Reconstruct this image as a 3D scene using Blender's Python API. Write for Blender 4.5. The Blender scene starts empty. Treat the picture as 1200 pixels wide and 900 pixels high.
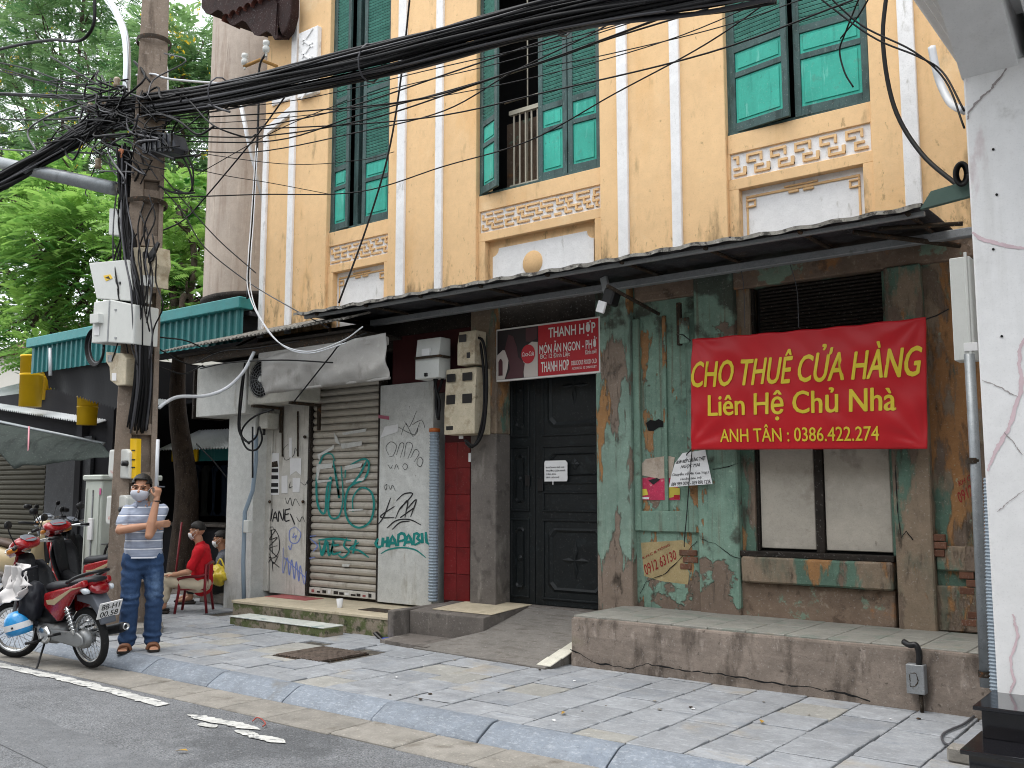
import bpy, bmesh, math, random
import numpy as np
from mathutils import Vector, Matrix, noise as mnoise
random.seed(7); rng = np.random.default_rng(7)
SC = bpy.context.scene
COL = SC.collection
R = math.radians

# ------------------------------------------------------------------ camera, sky, sun, exposure
F_PX = 1120.0
PITCH = math.atan(127 / F_PX)
YAW = R(52.368)                      # the facade runs along X; the lens looks 52 deg off its left end
FW = Vector((-math.cos(YAW) * math.cos(PITCH), math.sin(YAW) * math.cos(PITCH), math.sin(PITCH)))
RT = Vector((math.sin(YAW), math.cos(YAW), 0))
UP = RT.cross(FW)
EYE = Vector((0, 0, 1.55))
cd = bpy.data.cameras.new('camera'); cam = bpy.data.objects.new('camera', cd); COL.objects.link(cam)
cd.sensor_width = 36; cd.lens = 36 * F_PX / 1200; cd.clip_start = .05; cd.clip_end = 900
cam.matrix_world = Matrix(((RT.x, UP.x, -FW.x, EYE.x), (RT.y, UP.y, -FW.y, EYE.y), (RT.z, UP.z, -FW.z, EYE.z), (0, 0, 0, 1)))
SC.camera = cam
w = bpy.data.worlds.new('World'); SC.world = w; w.use_nodes = True
nt = w.node_tree; bg = nt.nodes['Background']
sky = nt.nodes.new('ShaderNodeTexSky'); sky.sky_type = 'NISHITA'; sky.sun_disc = False
SUN_EL, SUN_AZ = R(72), R(215)       # azimuth measured clockwise from +Y
sky.sun_elevation = SUN_EL; sky.sun_rotation = SUN_AZ
sky.air_density = 1.0; sky.dust_density = 4.0; sky.ozone_density = 1.0
hs = nt.nodes.new('ShaderNodeMixRGB'); hs.blend_type = 'MIX'; hs.inputs[0].default_value = .85
hs.inputs[2].default_value = (8.6, 8.9, 9.2, 1)      # even overcast cloud over the blue
nt.links.new(sky.outputs[0], hs.inputs[1]); nt.links.new(hs.outputs[0], bg.inputs[0])
bg.inputs[1].default_value = .14
sl = bpy.data.lights.new('sun', 'SUN'); sl.energy = 1.0; sl.angle = R(35); sl.color = (1, .96, .9)
so = bpy.data.objects.new('sun', sl); COL.objects.link(so)
sd = Vector((math.sin(SUN_AZ) * math.cos(SUN_EL), math.cos(SUN_AZ) * math.cos(SUN_EL), math.sin(SUN_EL)))
so.rotation_euler = sd.to_track_quat('Z', 'Y').to_euler(); so.location = sd * 40
vs = SC.view_settings; vs.view_transform = 'Standard'; vs.look = 'None'; vs.gamma = 1; vs.exposure = 1.0
vs.use_curve_mapping = False
SC.cycles.filter_width = 1.05; SC.cycles.max_bounces = 6; SC.cycles.use_denoising = True

# ------------------------------------------------------------------ measured points -> places
def ray(u, v): return FW * F_PX + RT * (u - 600) - UP * (v - 450)
def at(u, v, y):
    d = ray(u, v); return EYE + d * ((y - EYE.y) / d.y)
def az(u, v, z=0):
    d = ray(u, v); return EYE + d * ((z - EYE.z) / d.z)

# ------------------------------------------------------------------ materials
def C(h):
    v = [int(h[i:i + 2], 16) / 255 for i in (0, 2, 4)]
    return tuple(x / 12.92 if x <= .04045 else ((x + .055) / 1.055) ** 2.4 for x in v) + (1,)
def _mul(c, k): return tuple(min(1, x * k) for x in c[:3]) + (1,)
def surf(name, base, var=.12, vs=2.5, layers=(), rough=.8, metal=0, bump=.15, bs=30, spec=.3, rnd=.0, stripes=None, coat=0, bump2=None, fine=.22):
    """procedural surface: base colour with soft variation, then masks (colour, scale, lo, hi[, opts])"""
    m = bpy.data.materials.new(name); m.use_nodes = True
    n = m.node_tree.nodes; L = m.node_tree.links; b = n['Principled BSDF']
    b.inputs['Roughness'].default_value = rough; b.inputs['Metallic'].default_value = metal
    b.inputs['Specular IOR Level'].default_value = spec; b.inputs['Coat Weight'].default_value = coat
    tc = n.new('ShaderNodeTexCoord'); oi = n.new('ShaderNodeObjectInfo')
    ad = n.new('ShaderNodeVectorMath'); ad.operation = 'MULTIPLY_ADD'
    cx = n.new('ShaderNodeCombineXYZ')
    for i in range(3): L.new(oi.outputs['Random'], cx.inputs[i])
    L.new(cx.outputs[0], ad.inputs[0]); ad.inputs[1].default_value = (13.7, 7.9, 5.3); L.new(tc.outputs['Object'], ad.inputs[2])
    co = ad.outputs[0]
    base = base if not isinstance(base, str) else C(base)
    def nz(scale, det=6, ro=.6, st=None):
        t = n.new('ShaderNodeTexNoise'); t.inputs['Scale'].default_value = scale; t.inputs['Detail'].default_value = det; t.inputs['Roughness'].default_value = ro
        if st:
            mp = n.new('ShaderNodeMapping'); mp.inputs['Scale'].default_value = st; L.new(co, mp.inputs[0]); L.new(mp.outputs[0], t.inputs['Vector'])
        else: L.new(co, t.inputs['Vector'])
        return t.outputs['Fac']
    def mix(fac, a, bb):
        x = n.new('ShaderNodeMixRGB')
        for i, q in ((0, fac), (1, a), (2, bb)):
            if hasattr(q, 'links') or hasattr(q, 'is_linked'): L.new(q, x.inputs[i])
            else: x.inputs[i].default_value = q
        return x.outputs[0]
    def rng_(f, lo, hi):
        r = n.new('ShaderNodeMapRange'); r.interpolation_type = 'SMOOTHSTEP'; L.new(f, r.inputs[0]); r.inputs[1].default_value = lo; r.inputs[2].default_value = hi
        return r.outputs[0]
    def _k(f, a):
        q = n.new('ShaderNodeMath'); q.operation = 'MULTIPLY'; L.new(f, q.inputs[0]); q.inputs[1].default_value = a; return q.outputs[0]
    def _c(c, k):
        x = n.new('ShaderNodeMixRGB'); x.blend_type = 'MULTIPLY'; x.inputs[0].default_value = 1; L.new(c, x.inputs[1]); x.inputs[2].default_value = (k, k, k, 1); return x.outputs[0]
    col = mix(rng_(nz(vs), .3, .7), _mul(base, 1 - var), _mul(base, 1 + var))
    hts = []
    for ly in layers:
        c, sc, lo, hi = ly[:4]; o = ly[4] if len(ly) > 4 else {}
        f = nz(sc, o.get('det', 7), o.get('ro', .62), o.get('st'))
        if 'z' in o:                                   # where on the thing this wear sits
            z0, z1, amt = o['z']; sp = n.new('ShaderNodeSeparateXYZ'); L.new(tc.outputs['Object'], sp.inputs[0])
            r = n.new('ShaderNodeMapRange'); L.new(sp.outputs['XYZ'.index(o.get('ax', 'Z'))], r.inputs[0]); r.inputs[1].default_value = z0; r.inputs[2].default_value = z1; r.inputs[3].default_value = 0; r.inputs[4].default_value = amt
            a_ = n.new('ShaderNodeMath'); a_.operation = 'ADD'; L.new(f, a_.inputs[0]); L.new(r.outputs[0], a_.inputs[1]); f = a_.outputs[0]
        f = rng_(f, lo, hi)
        if 'a' in o:
            a_ = n.new('ShaderNodeMath'); a_.operation = 'MULTIPLY'; L.new(f, a_.inputs[0]); a_.inputs[1].default_value = o['a']; f = a_.outputs[0]
        col = mix(f, col, C(c) if isinstance(c, str) else c)
        if 'h' in o: hts.append((f, o['h']))
    if layers and fine:                                # grit: small dark and pale flecks, mid-size mottling
        col = mix(rng_(nz(9, 8, .7), .35, .68), _c(col, 1 - fine * .75), col); m1 = rng_(nz(75, 4, .7), .54, .66); m2 = rng_(nz(48, 4, .7), .58, .7)
        col = mix(_k(m1, fine), col, (.02, .018, .016, 1)); col = mix(_k(m2, fine * .8), col, (.75, .73, .70, 1))
    if stripes:                                        # printed bands: axis, list of (lo, hi, colour), period
        ax, period, bands = stripes
        sp = n.new('ShaderNodeSeparateXYZ'); L.new(tc.outputs['Object'], sp.inputs[0])
        md = n.new('ShaderNodeMath'); md.operation = 'MODULO'; L.new(sp.outputs['XYZ'.index(ax)], md.inputs[0]); md.inputs[1].default_value = period
        for lo, hi, c in bands:
            g = n.new('ShaderNodeMath'); g.operation = 'GREATER_THAN'; L.new(md.outputs[0], g.inputs[0]); g.inputs[1].default_value = lo
            l = n.new('ShaderNodeMath'); l.operation = 'LESS_THAN'; L.new(md.outputs[0], l.inputs[0]); l.inputs[1].default_value = hi
            k = n.new('ShaderNodeMath'); k.operation = 'MULTIPLY'; L.new(g.outputs[0], k.inputs[0]); L.new(l.outputs[0], k.inputs[1])
            col = mix(k.outputs[0], col, C(c))
    if rnd:
        r = n.new('ShaderNodeMapRange'); L.new(oi.outputs['Random'], r.inputs[0]); r.inputs[3].default_value = 1 - rnd; r.inputs[4].default_value = 1 + rnd
        h = n.new('ShaderNodeHueSaturation'); L.new(r.outputs[0], h.inputs['Value']); L.new(col, h.inputs['Color']); col = h.outputs[0]
    L.new(col, b.inputs['Base Color'])
    if bump:
        f = nz(bs, 5, .6, bump2)
        for hf, hh in hts:
            a_ = n.new('ShaderNodeMath'); a_.operation = 'MULTIPLY_ADD'; L.new(hf, a_.inputs[0]); a_.inputs[1].default_value = hh; L.new(f, a_.inputs[2]); f = a_.outputs[0]
        bp = n.new('ShaderNodeBump'); bp.inputs['Strength'].default_value = min(1, bump * 2.2); bp.inputs['Distance'].default_value = .006; L.new(f, bp.inputs['Height']); L.new(bp.outputs[0], b.inputs['Normal'])
    if rough > .15 and layers:
        r = n.new('ShaderNodeMapRange'); L.new(nz(vs * 4), r.inputs[0]); r.inputs[3].default_value = max(.05, rough - .15); r.inputs[4].default_value = min(1, rough + .12); L.new(r.outputs[0], b.inputs['Roughness'])
    return m
def plain(name, h, rough=.6, metal=0, spec=.4, **k): return surf(name, h, var=k.pop('var', .06), rough=rough, metal=metal, spec=spec, bump=k.pop('bump', 0), **k)
def glass(name, tint='ffffff', rough=.05):
    m = bpy.data.materials.new(name); m.use_nodes = True; b = m.node_tree.nodes['Principled BSDF']
    b.inputs['Base Color'].default_value = C(tint); b.inputs['Roughness'].default_value = rough; b.inputs['Transmission Weight'].default_value = .9; return m
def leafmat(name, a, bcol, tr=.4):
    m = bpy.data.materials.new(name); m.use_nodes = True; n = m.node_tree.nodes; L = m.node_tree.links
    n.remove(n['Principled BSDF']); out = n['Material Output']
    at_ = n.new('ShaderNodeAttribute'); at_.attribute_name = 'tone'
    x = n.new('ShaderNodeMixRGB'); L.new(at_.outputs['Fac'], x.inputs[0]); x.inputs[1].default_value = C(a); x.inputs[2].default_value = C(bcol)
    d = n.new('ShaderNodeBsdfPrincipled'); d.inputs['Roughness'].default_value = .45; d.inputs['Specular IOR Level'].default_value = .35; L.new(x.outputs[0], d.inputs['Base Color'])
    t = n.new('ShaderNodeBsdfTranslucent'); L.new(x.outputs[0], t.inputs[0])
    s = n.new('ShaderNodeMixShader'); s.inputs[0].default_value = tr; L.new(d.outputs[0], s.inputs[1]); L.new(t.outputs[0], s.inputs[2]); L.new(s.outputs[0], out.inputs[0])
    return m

# ------------------------------------------------------------------ objects
LOCAL = set()
def setp(o, label=None, cat=None, group=None, kind=None):
    for k, v in (('label', label), ('category', cat), ('group', group), ('kind', kind)):
        if v: o[k] = v
    return o
def thing(name, label, cat, loc=(0, 0, 0), rotz=None, group=None):
    o = bpy.data.objects.new(name, None); COL.objects.link(o); o.location = loc; o.empty_display_size = .1
    if rotz is not None: o.rotation_euler = (0, 0, rotz); LOCAL.add(o.name)
    return setp(o, label, cat, group)
def adopt(o, parent):
    if parent is not None:
        o.parent = parent
        if parent.type == 'EMPTY' and parent.name not in LOCAL: o.location = o.location - parent.location
    return o
def mesh(name, verts, faces, mat, parent=None, smooth=False):
    me = bpy.data.meshes.new(name); me.from_pydata([tuple(v) for v in verts], [], faces); me.update()
    return fin(name, me, mat, parent, smooth)
def fin(name, me, mat, parent=None, smooth=False):
    if mat is not None: me.materials.append(mat)
    if smooth: me.polygons.foreach_set('use_smooth', [True] * len(me.polygons))
    o = bpy.data.objects.new(name, me); COL.objects.link(o); return adopt(o, parent)
def bmfin(name, bm, mat, parent=None, smooth=False):
    me = bpy.data.meshes.new(name); bmesh.ops.recalc_face_normals(bm, faces=bm.faces); bm.to_mesh(me); bm.free(); return fin(name, me, mat, parent, smooth)
def bbox(bm, x0, x1, y0, y1, z0, z1, rot=None, piv=None):
    g = bmesh.ops.create_cube(bm, size=1)
    c = Vector(((x0 + x1) / 2, (y0 + y1) / 2, (z0 + z1) / 2))
    for v in g['verts']:
        v.co = Vector((v.co.x * (x1 - x0), v.co.y * (y1 - y0), v.co.z * (z1 - z0))) + c
        if rot is not None: v.co = rot @ (v.co - (piv or c)) + (piv or c)
    return g['verts']
def bevel(bm, w, seg=2):
    bmesh.ops.bevel(bm, geom=bm.edges[:], offset=w, segments=seg, affect='EDGES', profile=.6, clamp_overlap=True)
def box(name, x0, x1, y0, y1, z0, z1, mat, parent=None, bev=.004, seg=1, rot=None, piv=None, smooth=False, rag=0):
    bm = bmesh.new(); bbox(bm, min(x0, x1), max(x0, x1), min(y0, y1), max(y0, y1), min(z0, z1), max(z0, z1), rot, piv)
    if bev: bevel(bm, bev, seg)
    if rag:
        bmesh.ops.subdivide_edges(bm, edges=[e for e in bm.edges if e.calc_length() > .12], cuts=5, use_grid_fill=True)
        for v in bm.verts: v.co += mnoise.noise_vector(v.co * 7) * rag
    return bmfin(name, bm, mat, parent, smooth)
def boxes(name, lst, mat, parent=None, bev=.003):
    bm = bmesh.new()
    for b in lst: bbox(bm, *b)
    if bev: bevel(bm, bev, 1)
    return bmfin(name, bm, mat, parent)
def prism(name, pts, a0, a1, axis, mat, parent=None, bev=.0, seg=2, smooth=False, taper=None):
    """extrude a 2D outline along an axis; axis 'y': pts are (x,z); 'x': (y,z); 'z': (x,y)"""
    bm = bmesh.new(); V = []
    cx = sum(p[0] for p in pts) / len(pts); cy = sum(p[1] for p in pts) / len(pts)
    lev = [(a0, taper or 1), ((a0 + a1) / 2, 1), (a1, taper or 1)] if taper else [(a0, 1), (a1, 1)]
    for a, k in lev:
        ring = []
        for p in pts:
            q = (cx + (p[0] - cx) * k, cy + (p[1] - cy) * k)
            ring.append(bm.verts.new((q[0], a, q[1]) if axis == 'y' else (a, q[0], q[1]) if axis == 'x' else (q[0], q[1], a)))
        V.append(ring)
    bm.faces.new(V[0]); bm.faces.new(V[-1][::-1])
    for A, B in zip(V, V[1:]):
        for i in range(len(pts)): bm.faces.new((A[i], A[(i + 1) % len(pts)], B[(i + 1) % len(pts)], B[i]))
    bmesh.ops.recalc_face_normals(bm, faces=bm.faces)
    if bev: bevel(bm, bev, seg)
    return bmfin(name, bm, mat, parent, smooth)
def spline(P, k=8):
    P = [Vector(p) for p in P]
    if len(P) < 3: return P
    Q = [2 * P[0] - P[1]] + P + [2 * P[-1] - P[-2]]; out = []
    for i in range(1, len(Q) - 2):
        a, b, c, d = Q[i - 1:i + 3]
        for j in range(k):
            t = j / k; out.append(.5 * ((2 * b) + (c - a) * t + (2 * a - 5 * b + 4 * c - d) * t * t + (3 * b - a - 3 * c + d) * t ** 3))
    return out + [P[-1]]
def tubev(P, r, n=6, rf=None, cap=True):
    """verts, faces of a tube along points"""
    V, Fc = [], []; P = [Vector(p) for p in P]; up = Vector((0, 0, 1)); prev = None
    for i, p in enumerate(P):
        t = (P[min(i + 1, len(P) - 1)] - P[max(i - 1, 0)])
        t = t.normalized() if t.length > 1e-9 else Vector((0, 0, 1))
        if prev is None: s = t.cross(up if abs(t.z) < .95 else Vector((1, 0, 0))).normalized()
        else:
            s = prev - t * prev.dot(t); s = s.normalized() if s.length > 1e-6 else t.orthogonal().normalized()
        prev = s; b = t.cross(s); rr = rf(i / max(1, len(P) - 1)) if rf else r
        for j in range(n):
            a = 2 * math.pi * j / n; V.append(p + (s * math.cos(a) + b * math.sin(a)) * rr)
    for i in range(len(P) - 1):
        for j in range(n):
            k = (j + 1) % n; Fc.append((i * n + j, i * n + k, (i + 1) * n + k, (i + 1) * n + j))
    if cap: Fc.append(tuple(range(n))[::-1]); Fc.append(tuple(range((len(P) - 1) * n, len(P) * n)))
    return V, Fc
def tube(name, P, r, mat, parent=None, n=8, sm=0, rf=None):
    V, Fc = tubev(spline(P, sm) if sm else P, r, n, rf); return mesh(name, V, Fc, mat, parent, True)
def tubes(name, lst, mat, parent=None, n=6, sm=0):
    V, Fc = [], []
    for P, r in lst:
        v, f = tubev(spline(P, sm) if sm else P, r, n); o = len(V); V += v; Fc += [tuple(i + o for i in q) for q in f]
    return mesh(name, V, Fc, mat, parent, True)
def lathe(name, prof, mat, parent=None, n=24, axis='z', c=(0, 0, 0), smooth=True, arc=2 * math.pi):
    V, Fc = [], []; full = abs(arc - 2 * math.pi) < 1e-6; m = n if full else n + 1
    for r, h in prof:
        for j in range(m):
            a = arc * j / n; x, y = r * math.cos(a), r * math.sin(a)
            q = (x, y, h) if axis == 'z' else (x, h, y) if axis == 'y' else (h, x, y); V.append((q[0] + c[0], q[1] + c[1], q[2] + c[2]))
    for i in range(len(prof) - 1):
        for j in range(n):
            k = (j + 1) % m; Fc.append((i * m + j, i * m + k, (i + 1) * m + k, (i + 1) * m + j))
    o = mesh(name, V, Fc, mat, parent, smooth)
    bm = bmesh.new(); bm.from_mesh(o.data); bmesh.ops.remove_doubles(bm, verts=bm.verts, dist=1e-5); bmesh.ops.recalc_face_normals(bm, faces=bm.faces); bm.to_mesh(o.data); bm.free(); return o
def dup(o, parent=None, loc=None, rot=None):
    c = o.copy(); COL.objects.link(c); c.parent = parent
    if loc is not None: c.location = loc
    if rot is not None: c.rotation_euler = rot
    if o.name in LOCAL: LOCAL.add(c.name)
    for ch in o.children: dup(ch, c)
    return c
def evaluated(o):
    dg = bpy.context.evaluated_depsgraph_get(); me = bpy.data.meshes.new_from_object(o.evaluated_get(dg)); return me
def text(name, s, x0, x1, z0, z1, y, mat, parent=None, shear=0, bold=0.0, M=None, keep=False, font=None):
    """lettering fitted into a rectangle on a plane facing -Y (or placed by matrix M in its XY plane)"""
    cu = bpy.data.curves.new(name, 'FONT'); cu.body = s; cu.shear = shear; cu.resolution_u = 3
    if font: cu.font = font
    t = bpy.data.objects.new(name, cu); COL.objects.link(t); me = evaluated(t); bpy.data.objects.remove(t)
    n = len(me.vertices); a = np.empty(n * 3, np.float32); me.vertices.foreach_get('co', a); a = a.reshape(-1, 3)
    if n == 0: return None
    lo, hi = a.min(0), a.max(0); sx = (x1 - x0) / max(1e-6, hi[0] - lo[0]); sz = (z1 - z0) / max(1e-6, hi[1] - lo[1])
    if keep: sx = sz = min(sx, sz)
    out = np.zeros_like(a); X = x0 + (a[:, 0] - lo[0]) * sx; Zv = z0 + (a[:, 1] - lo[1]) * sz
    if M is None: out[:, 0] = X; out[:, 1] = y; out[:, 2] = Zv
    else: out = np.array([tuple(M @ Vector((p, q, y))) for p, q in zip(X, Zv)], np.float32)
    me.vertices.foreach_set('co', out.ravel()); me.update(); me.materials.clear()
    if bold:                                             # heavier weight: the outline repeated a hair to each side
        bm = bmesh.new(); src = me.copy(); dx = (Vector((1, 0, 0)) if M is None else (M.to_3x3() @ Vector((1, 0, 0)))) * bold * sx * .8; dn = Vector((0, -1, 0)) if M is None else M.to_3x3() @ Vector((0, 0, 1))
        up_ = (Vector((0, 0, 1)) if M is None else (M.to_3x3() @ Vector((0, 1, 0)))) * bold * sz * .35
        for k, (fx_, fz_) in enumerate(((-1, 0), (0, -1), (1, 0), (0, 1), (-.5, 0), (.5, 0))):
            n0 = len(bm.verts); bm.from_mesh(src); bm.verts.ensure_lookup_table()
            for v in bm.verts[n0:]: v.co += dx * fx_ + up_ * fz_ + dn * .00025 * k
        bm.to_mesh(me); bm.free()
    return fin(name, me, mat, parent)
def ribbon(V, Fc, pts, w, conv, smooth=6):
    """flat painted stroke: pts in plane units -> quads"""
    P = [Vector((p[0], p[1], 0)) for p in pts]; P = spline(P, smooth) if smooth and len(P) > 2 else P
    o = len(V)
    for i, p in enumerate(P):
        t = (P[min(i + 1, len(P) - 1)] - P[max(0, i - 1)]); t = t.normalized() if t.length > 1e-9 else Vector((1, 0, 0)); s = Vector((-t.y, t.x, 0)) * w * (.5 + .5 * min(1, 4 * min(i + .6, len(P) - i - .4) / len(P)))
        V.append(conv(p + s)); V.append(conv(p - s))
    for i in range(len(P) - 1): Fc.append((o + 2 * i, o + 2 * i + 1, o + 2 * i + 3, o + 2 * i + 2))
def strokes(name, lst, w, y, mat, parent, smooth=6):
    """spray strokes measured on the photograph, laid on the wall plane y"""
    V, Fc = [], []
    for i, pts in enumerate(lst): ribbon(V, Fc, pts, w, lambda q, i=i: at(q.x, q.y, y - .0004 * (i % 5)), smooth)
    return mesh(name, V, Fc, mat, parent)
def npmesh(name, V, Fq, mat, parent=None, tone=None, smooth=False):
    me = bpy.data.meshes.new(name); k = Fq.shape[1]
    me.vertices.add(len(V)); me.vertices.foreach_set('co', V.astype(np.float32).ravel())
    me.loops.add(Fq.size); me.loops.foreach_set('vertex_index', Fq.astype(np.int32).ravel())
    me.polygons.add(len(Fq)); me.polygons.foreach_set('loop_start', np.arange(0, Fq.size, k, dtype=np.int32)); me.polygons.foreach_set('loop_total', np.full(len(Fq), k, np.int32))
    me.update(calc_edges=True); me.validate()
    if tone is not None: me.attributes.new('tone', 'FLOAT', 'POINT').data.foreach_set('value', tone.astype(np.float32))
    return fin(name, me, mat, parent, smooth)
# ------------------------------------------------------------------ material library
m_asph = surf('asphalt', '77797c', .12, 1.2, [('2a2b2d', 70, .48, .6, {'a': .6}), ('9c9fa3', 95, .56, .64, {'a': .7}), ('46484b', .8, .5, .6, {'a': .5})], rough=.85, bump=.5, bs=120, fine=.3)
m_asph2 = surf('asphalt_patch', '6d6f72', .1, 2, [('303133', 80, .52, .62, {'a': .5}), ('85878a', 90, .6, .68, {'a': .5})], rough=.8, bump=.25, bs=120)
m_gutter = surf('gutter_concrete', '89857e', .14, 3, [('5d564c', 4, .55, .7, {'a': .6}), ('b5aea2', 30, .6, .7, {'a': .5})], rough=.9, bump=.4, bs=45, rnd=.1)
m_kerb = surf('kerb_stone', '7b838d', .12, 3, [('a9afb6', 22, .5, .68, {'a': .5, 'st': (1, 3, 1)}), ('b9bec3', 60, .64, .72, {'a': .4, 'st': (1, 3, 1)}), ('6a6f76', 1.2, .5, .66, {'a': .5}), ('626c79', 3, .58, .7, {'a': .5}), ('6b6353', 1.7, .62, .74, {'a': .5})], rough=.7, bump=.35, bs=40, rnd=.08)
m_paver = surf('paver_stone', '94979b', .13, 2, [('b6bbc0', 14, .52, .68, {'a': .55, 'st': (1, 3, 1)}), ('7d838b', 2.4, .52, .66, {'a': .5}), ('a59a86', 1.1, .56, .7, {'a': .55}), ('5f656c', 6, .6, .72, {'a': .5}), ('474a4c', 60, .68, .74, {'a': .6})], rough=.62, bump=.22, bs=50, rnd=.07)
m_paver2 = surf('paver_pale', '9b9a95', .1, 2, [('8e8a7e', 4, .55, .7, {'a': .5}), ('d5d3cc', 16, .58, .7, {'a': .5})], rough=.8, bump=.25, bs=50, rnd=.06)
m_joint = surf('joint_dirt', '4a4640', .2, 5, [('7a7468', 12, .5, .6, {'a': .6})], rough=.95, bump=.5, bs=60)
m_earth = surf('ground_earth', '6e6b64', .2, .5, rough=.95)
m_linew = surf('line_paint', 'c9c9c5', .06, 8, [('77787a', 14, .53, .62, {'a': .9, 'det': 10}), ('9a9a97', 5, .5, .65, {'a': .6})], rough=.7, bump=.3, bs=90)
m_yel = surf('yellow_limewash', 'e9c494', .05, .8, [('dfae72', 1.6, .52, .78, {'a': .6, 'st': (1, 1, .4)}), ('f0d2a2', 5, .6, .78, {'a': .4}), ('6a5a40', 3.2, .58, .80, {'a': .8, 'st': (1.5, 1, .45), 'z': (4.5, 3.75, .17)}), ('7a6444', 20, .62, .72, {'a': .5, 'st': (1, 1, .5), 'z': (4.4, 3.7, .1)}), ('c9a06a', 1.3, .6, .8, {'a': .5, 'st': (3, 1, .2)}), ('f2dcb6', 1.1, .6, .72, {'a': .5})], rough=.9, bump=.12, bs=22, fine=.09)
m_yel2 = surf('yellow_relief', 'e3bd8c', .06, 3, [('a98757', 14, .6, .7, {'a': .6})], rough=.9, bump=.2, bs=40, fine=.1)
m_trim = surf('white_limewash', 'ededed', .04, 2, [('a9a79f', 7, .6, .72, {'a': .6, 'st': (2, 1, .6)}), ('4d4a45', 38, .72, .75, {'a': .8}), ('8a8578', 1.5, .66, .76, {'a': .5})], rough=.9, bump=.15, bs=35, fine=.12)
m_frame = surf('shutter_frame_paint', '435b59', .18, 5, [('263836', 11, .52, .66, {'a': .7, 'st': (1, 1, .2)}), ('6f8581', 24, .62, .7, {'a': .6, 'st': (1, 1, .15)})], rough=.6, bump=.4, bs=40, bump2=(1, 1, .12), rnd=.12)
m_turq = surf('turquoise_panel_paint', '38ab97', .1, 4, [('23907f', 14, .52, .66, {'a': .6, 'st': (1, 1, .12)}), ('7fd0c0', 22, .6, .72, {'a': .55, 'st': (1, 1, .12)}), ('1d4a44', 24, .66, .72, {'a': .7}), ('55796f', 4, .58, .7, {'a': .5})], rough=.55, bump=.3, bs=50, bump2=(1, 1, .12), rnd=.1, fine=.12)
m_louv = surf('louvre_paint', '6aab9d', .12, 5, [('2f6a60', 20, .55, .68, {'a': .6})], rough=.6, rnd=.1)
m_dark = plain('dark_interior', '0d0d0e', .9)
m_iron = plain('painted_rail', 'b9b3a2', .5)
GL = [('567568', 3, .5, .72, {'a': .6, 'st': (1.4, 1, .5)}), ('96a897', 1.4, .55, .72, {'a': .5}), ('3d4a42', 2.6, .52, .74, {'a': .8, 'st': (6, 1, .16)}), ('6b5a48', 3.1, .56, .72, {'a': .7, 'st': (5, 1, .2)}), ('8a8a78', 3.4, .58, .74, {'a': .6, 'st': (6, 1, .2)}), ('a3bfa8', 16, .62, .7, {'a': .5, 'h': .5}), ('9c7550', 2.3, .60, .62, {'h': -1.6, 'det': 9, 'st': (1.7, 1, .5)}), ('7b6b5e', 2.0, .60, .625, {'h': -2, 'det': 9, 'z': (1.0, .5, .12)}), ('3f3a33', 5, .60, .74, {'a': .7, 'st': (2.2, 1, .4), 'z': (1.2, .5, .07)}), ('3a332c', 3, .58, .7, {'a': .8, 'z': (2.9, 3.6, .2)})]
m_green = surf('flaking_green_plaster', '7c9888', .12, 1.5, GL, rough=.88, bump=.4, bs=26)
m_green3 = surf('flaking_green_plaster_streaked', '859d8f', .12, 1.5, [('567568', 3, .5, .72, {'a': .6, 'st': (3, 1, .3)}), ('9fae9f', 2, .55, .7, {'a': .6, 'st': (3, 1, .3)}), ('a37a50', 1.7, .535, .56, {'h': -1.6, 'det': 10, 'st': (2.6, 1, .5)}), ('86776a', 1.9, .55, .58, {'h': -2, 'det': 10, 'st': (2.2, 1, .5), 'z': (1.5, .8, .12)}), ('4a4038', 4, .56, .72, {'a': .75, 'st': (4, 1, .3)}), ('3a332c', 3, .58, .7, {'a': .8, 'z': (2.9, 3.6, .2)})], rough=.88, bump=.45, bs=24)
m_green2 = surf('flaking_green_plaster_worn', '5d7768', .14, 1.7, [('8a7a68', 1.0, .47, .52, {'h': -1, 'det': 9, 'st': (1.6, 1, .6)}), ('3f5a50', 3, .5, .7, {'a': .6, 'st': (1.4, 1, .5)}), ('a2754a', 1.3, .56, .60, {'a': .9, 'h': -1.6, 'det': 9, 'st': (1.6, 1, .5)}), ('77685b', 1.6, .53, .58, {'h': -2, 'det': 9, 'st': (1.5, 1, .5)}), ('3f372f', 5, .55, .7, {'a': .8, 'st': (1.8, 1, .45)}), ('9db29c', 14, .64, .7, {'a': .5})], rough=.9, bump=.4, bs=26)
m_bare = surf('bare_plaster', '7d6b5c', .16, 2, [('a8713f', 1.8, .58, .66, {'a': .75}), ('55483d', 5, .55, .66, {'a': .8}), ('7d9683', 2.4, .60, .64, {'a': .85}), ('a39584', 16, .6, .68, {'a': .5})], rough=.95, bump=.6, bs=24)
m_ledge = surf('old_cement_render', '8a7e74', .2, 1.8, [('4f463f', 2.6, .50, .66, {'a': .8, 'st': (1.6, 1, .6)}), ('ada197', 7, .58, .68, {'a': .55, 'st': (1.5, 1, .5)}), ('6d6f52', 1.6, .62, .72, {'a': .5}), ('453d37', 22, .62, .68, {'a': .6})], rough=.95, bump=.7, bs=20)
m_block = surf('dark_cement', '6b6560', .12, 2, [('8b857e', 3, .56, .66, {'a': .7, 'st': (2, 1, .4)}), ('46423e', 6, .55, .66, {'a': .6})], rough=.9, bump=.3, bs=30)
m_ramp = surf('ramp_cement', '77736e', .12, 2.5, [('5a534c', 8, .52, .66, {'a': .6, 'st': (.6, 3, 1)}), ('958d84', 20, .62, .7, {'a': .4})], rough=.9, bump=.35, bs=30)
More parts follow.
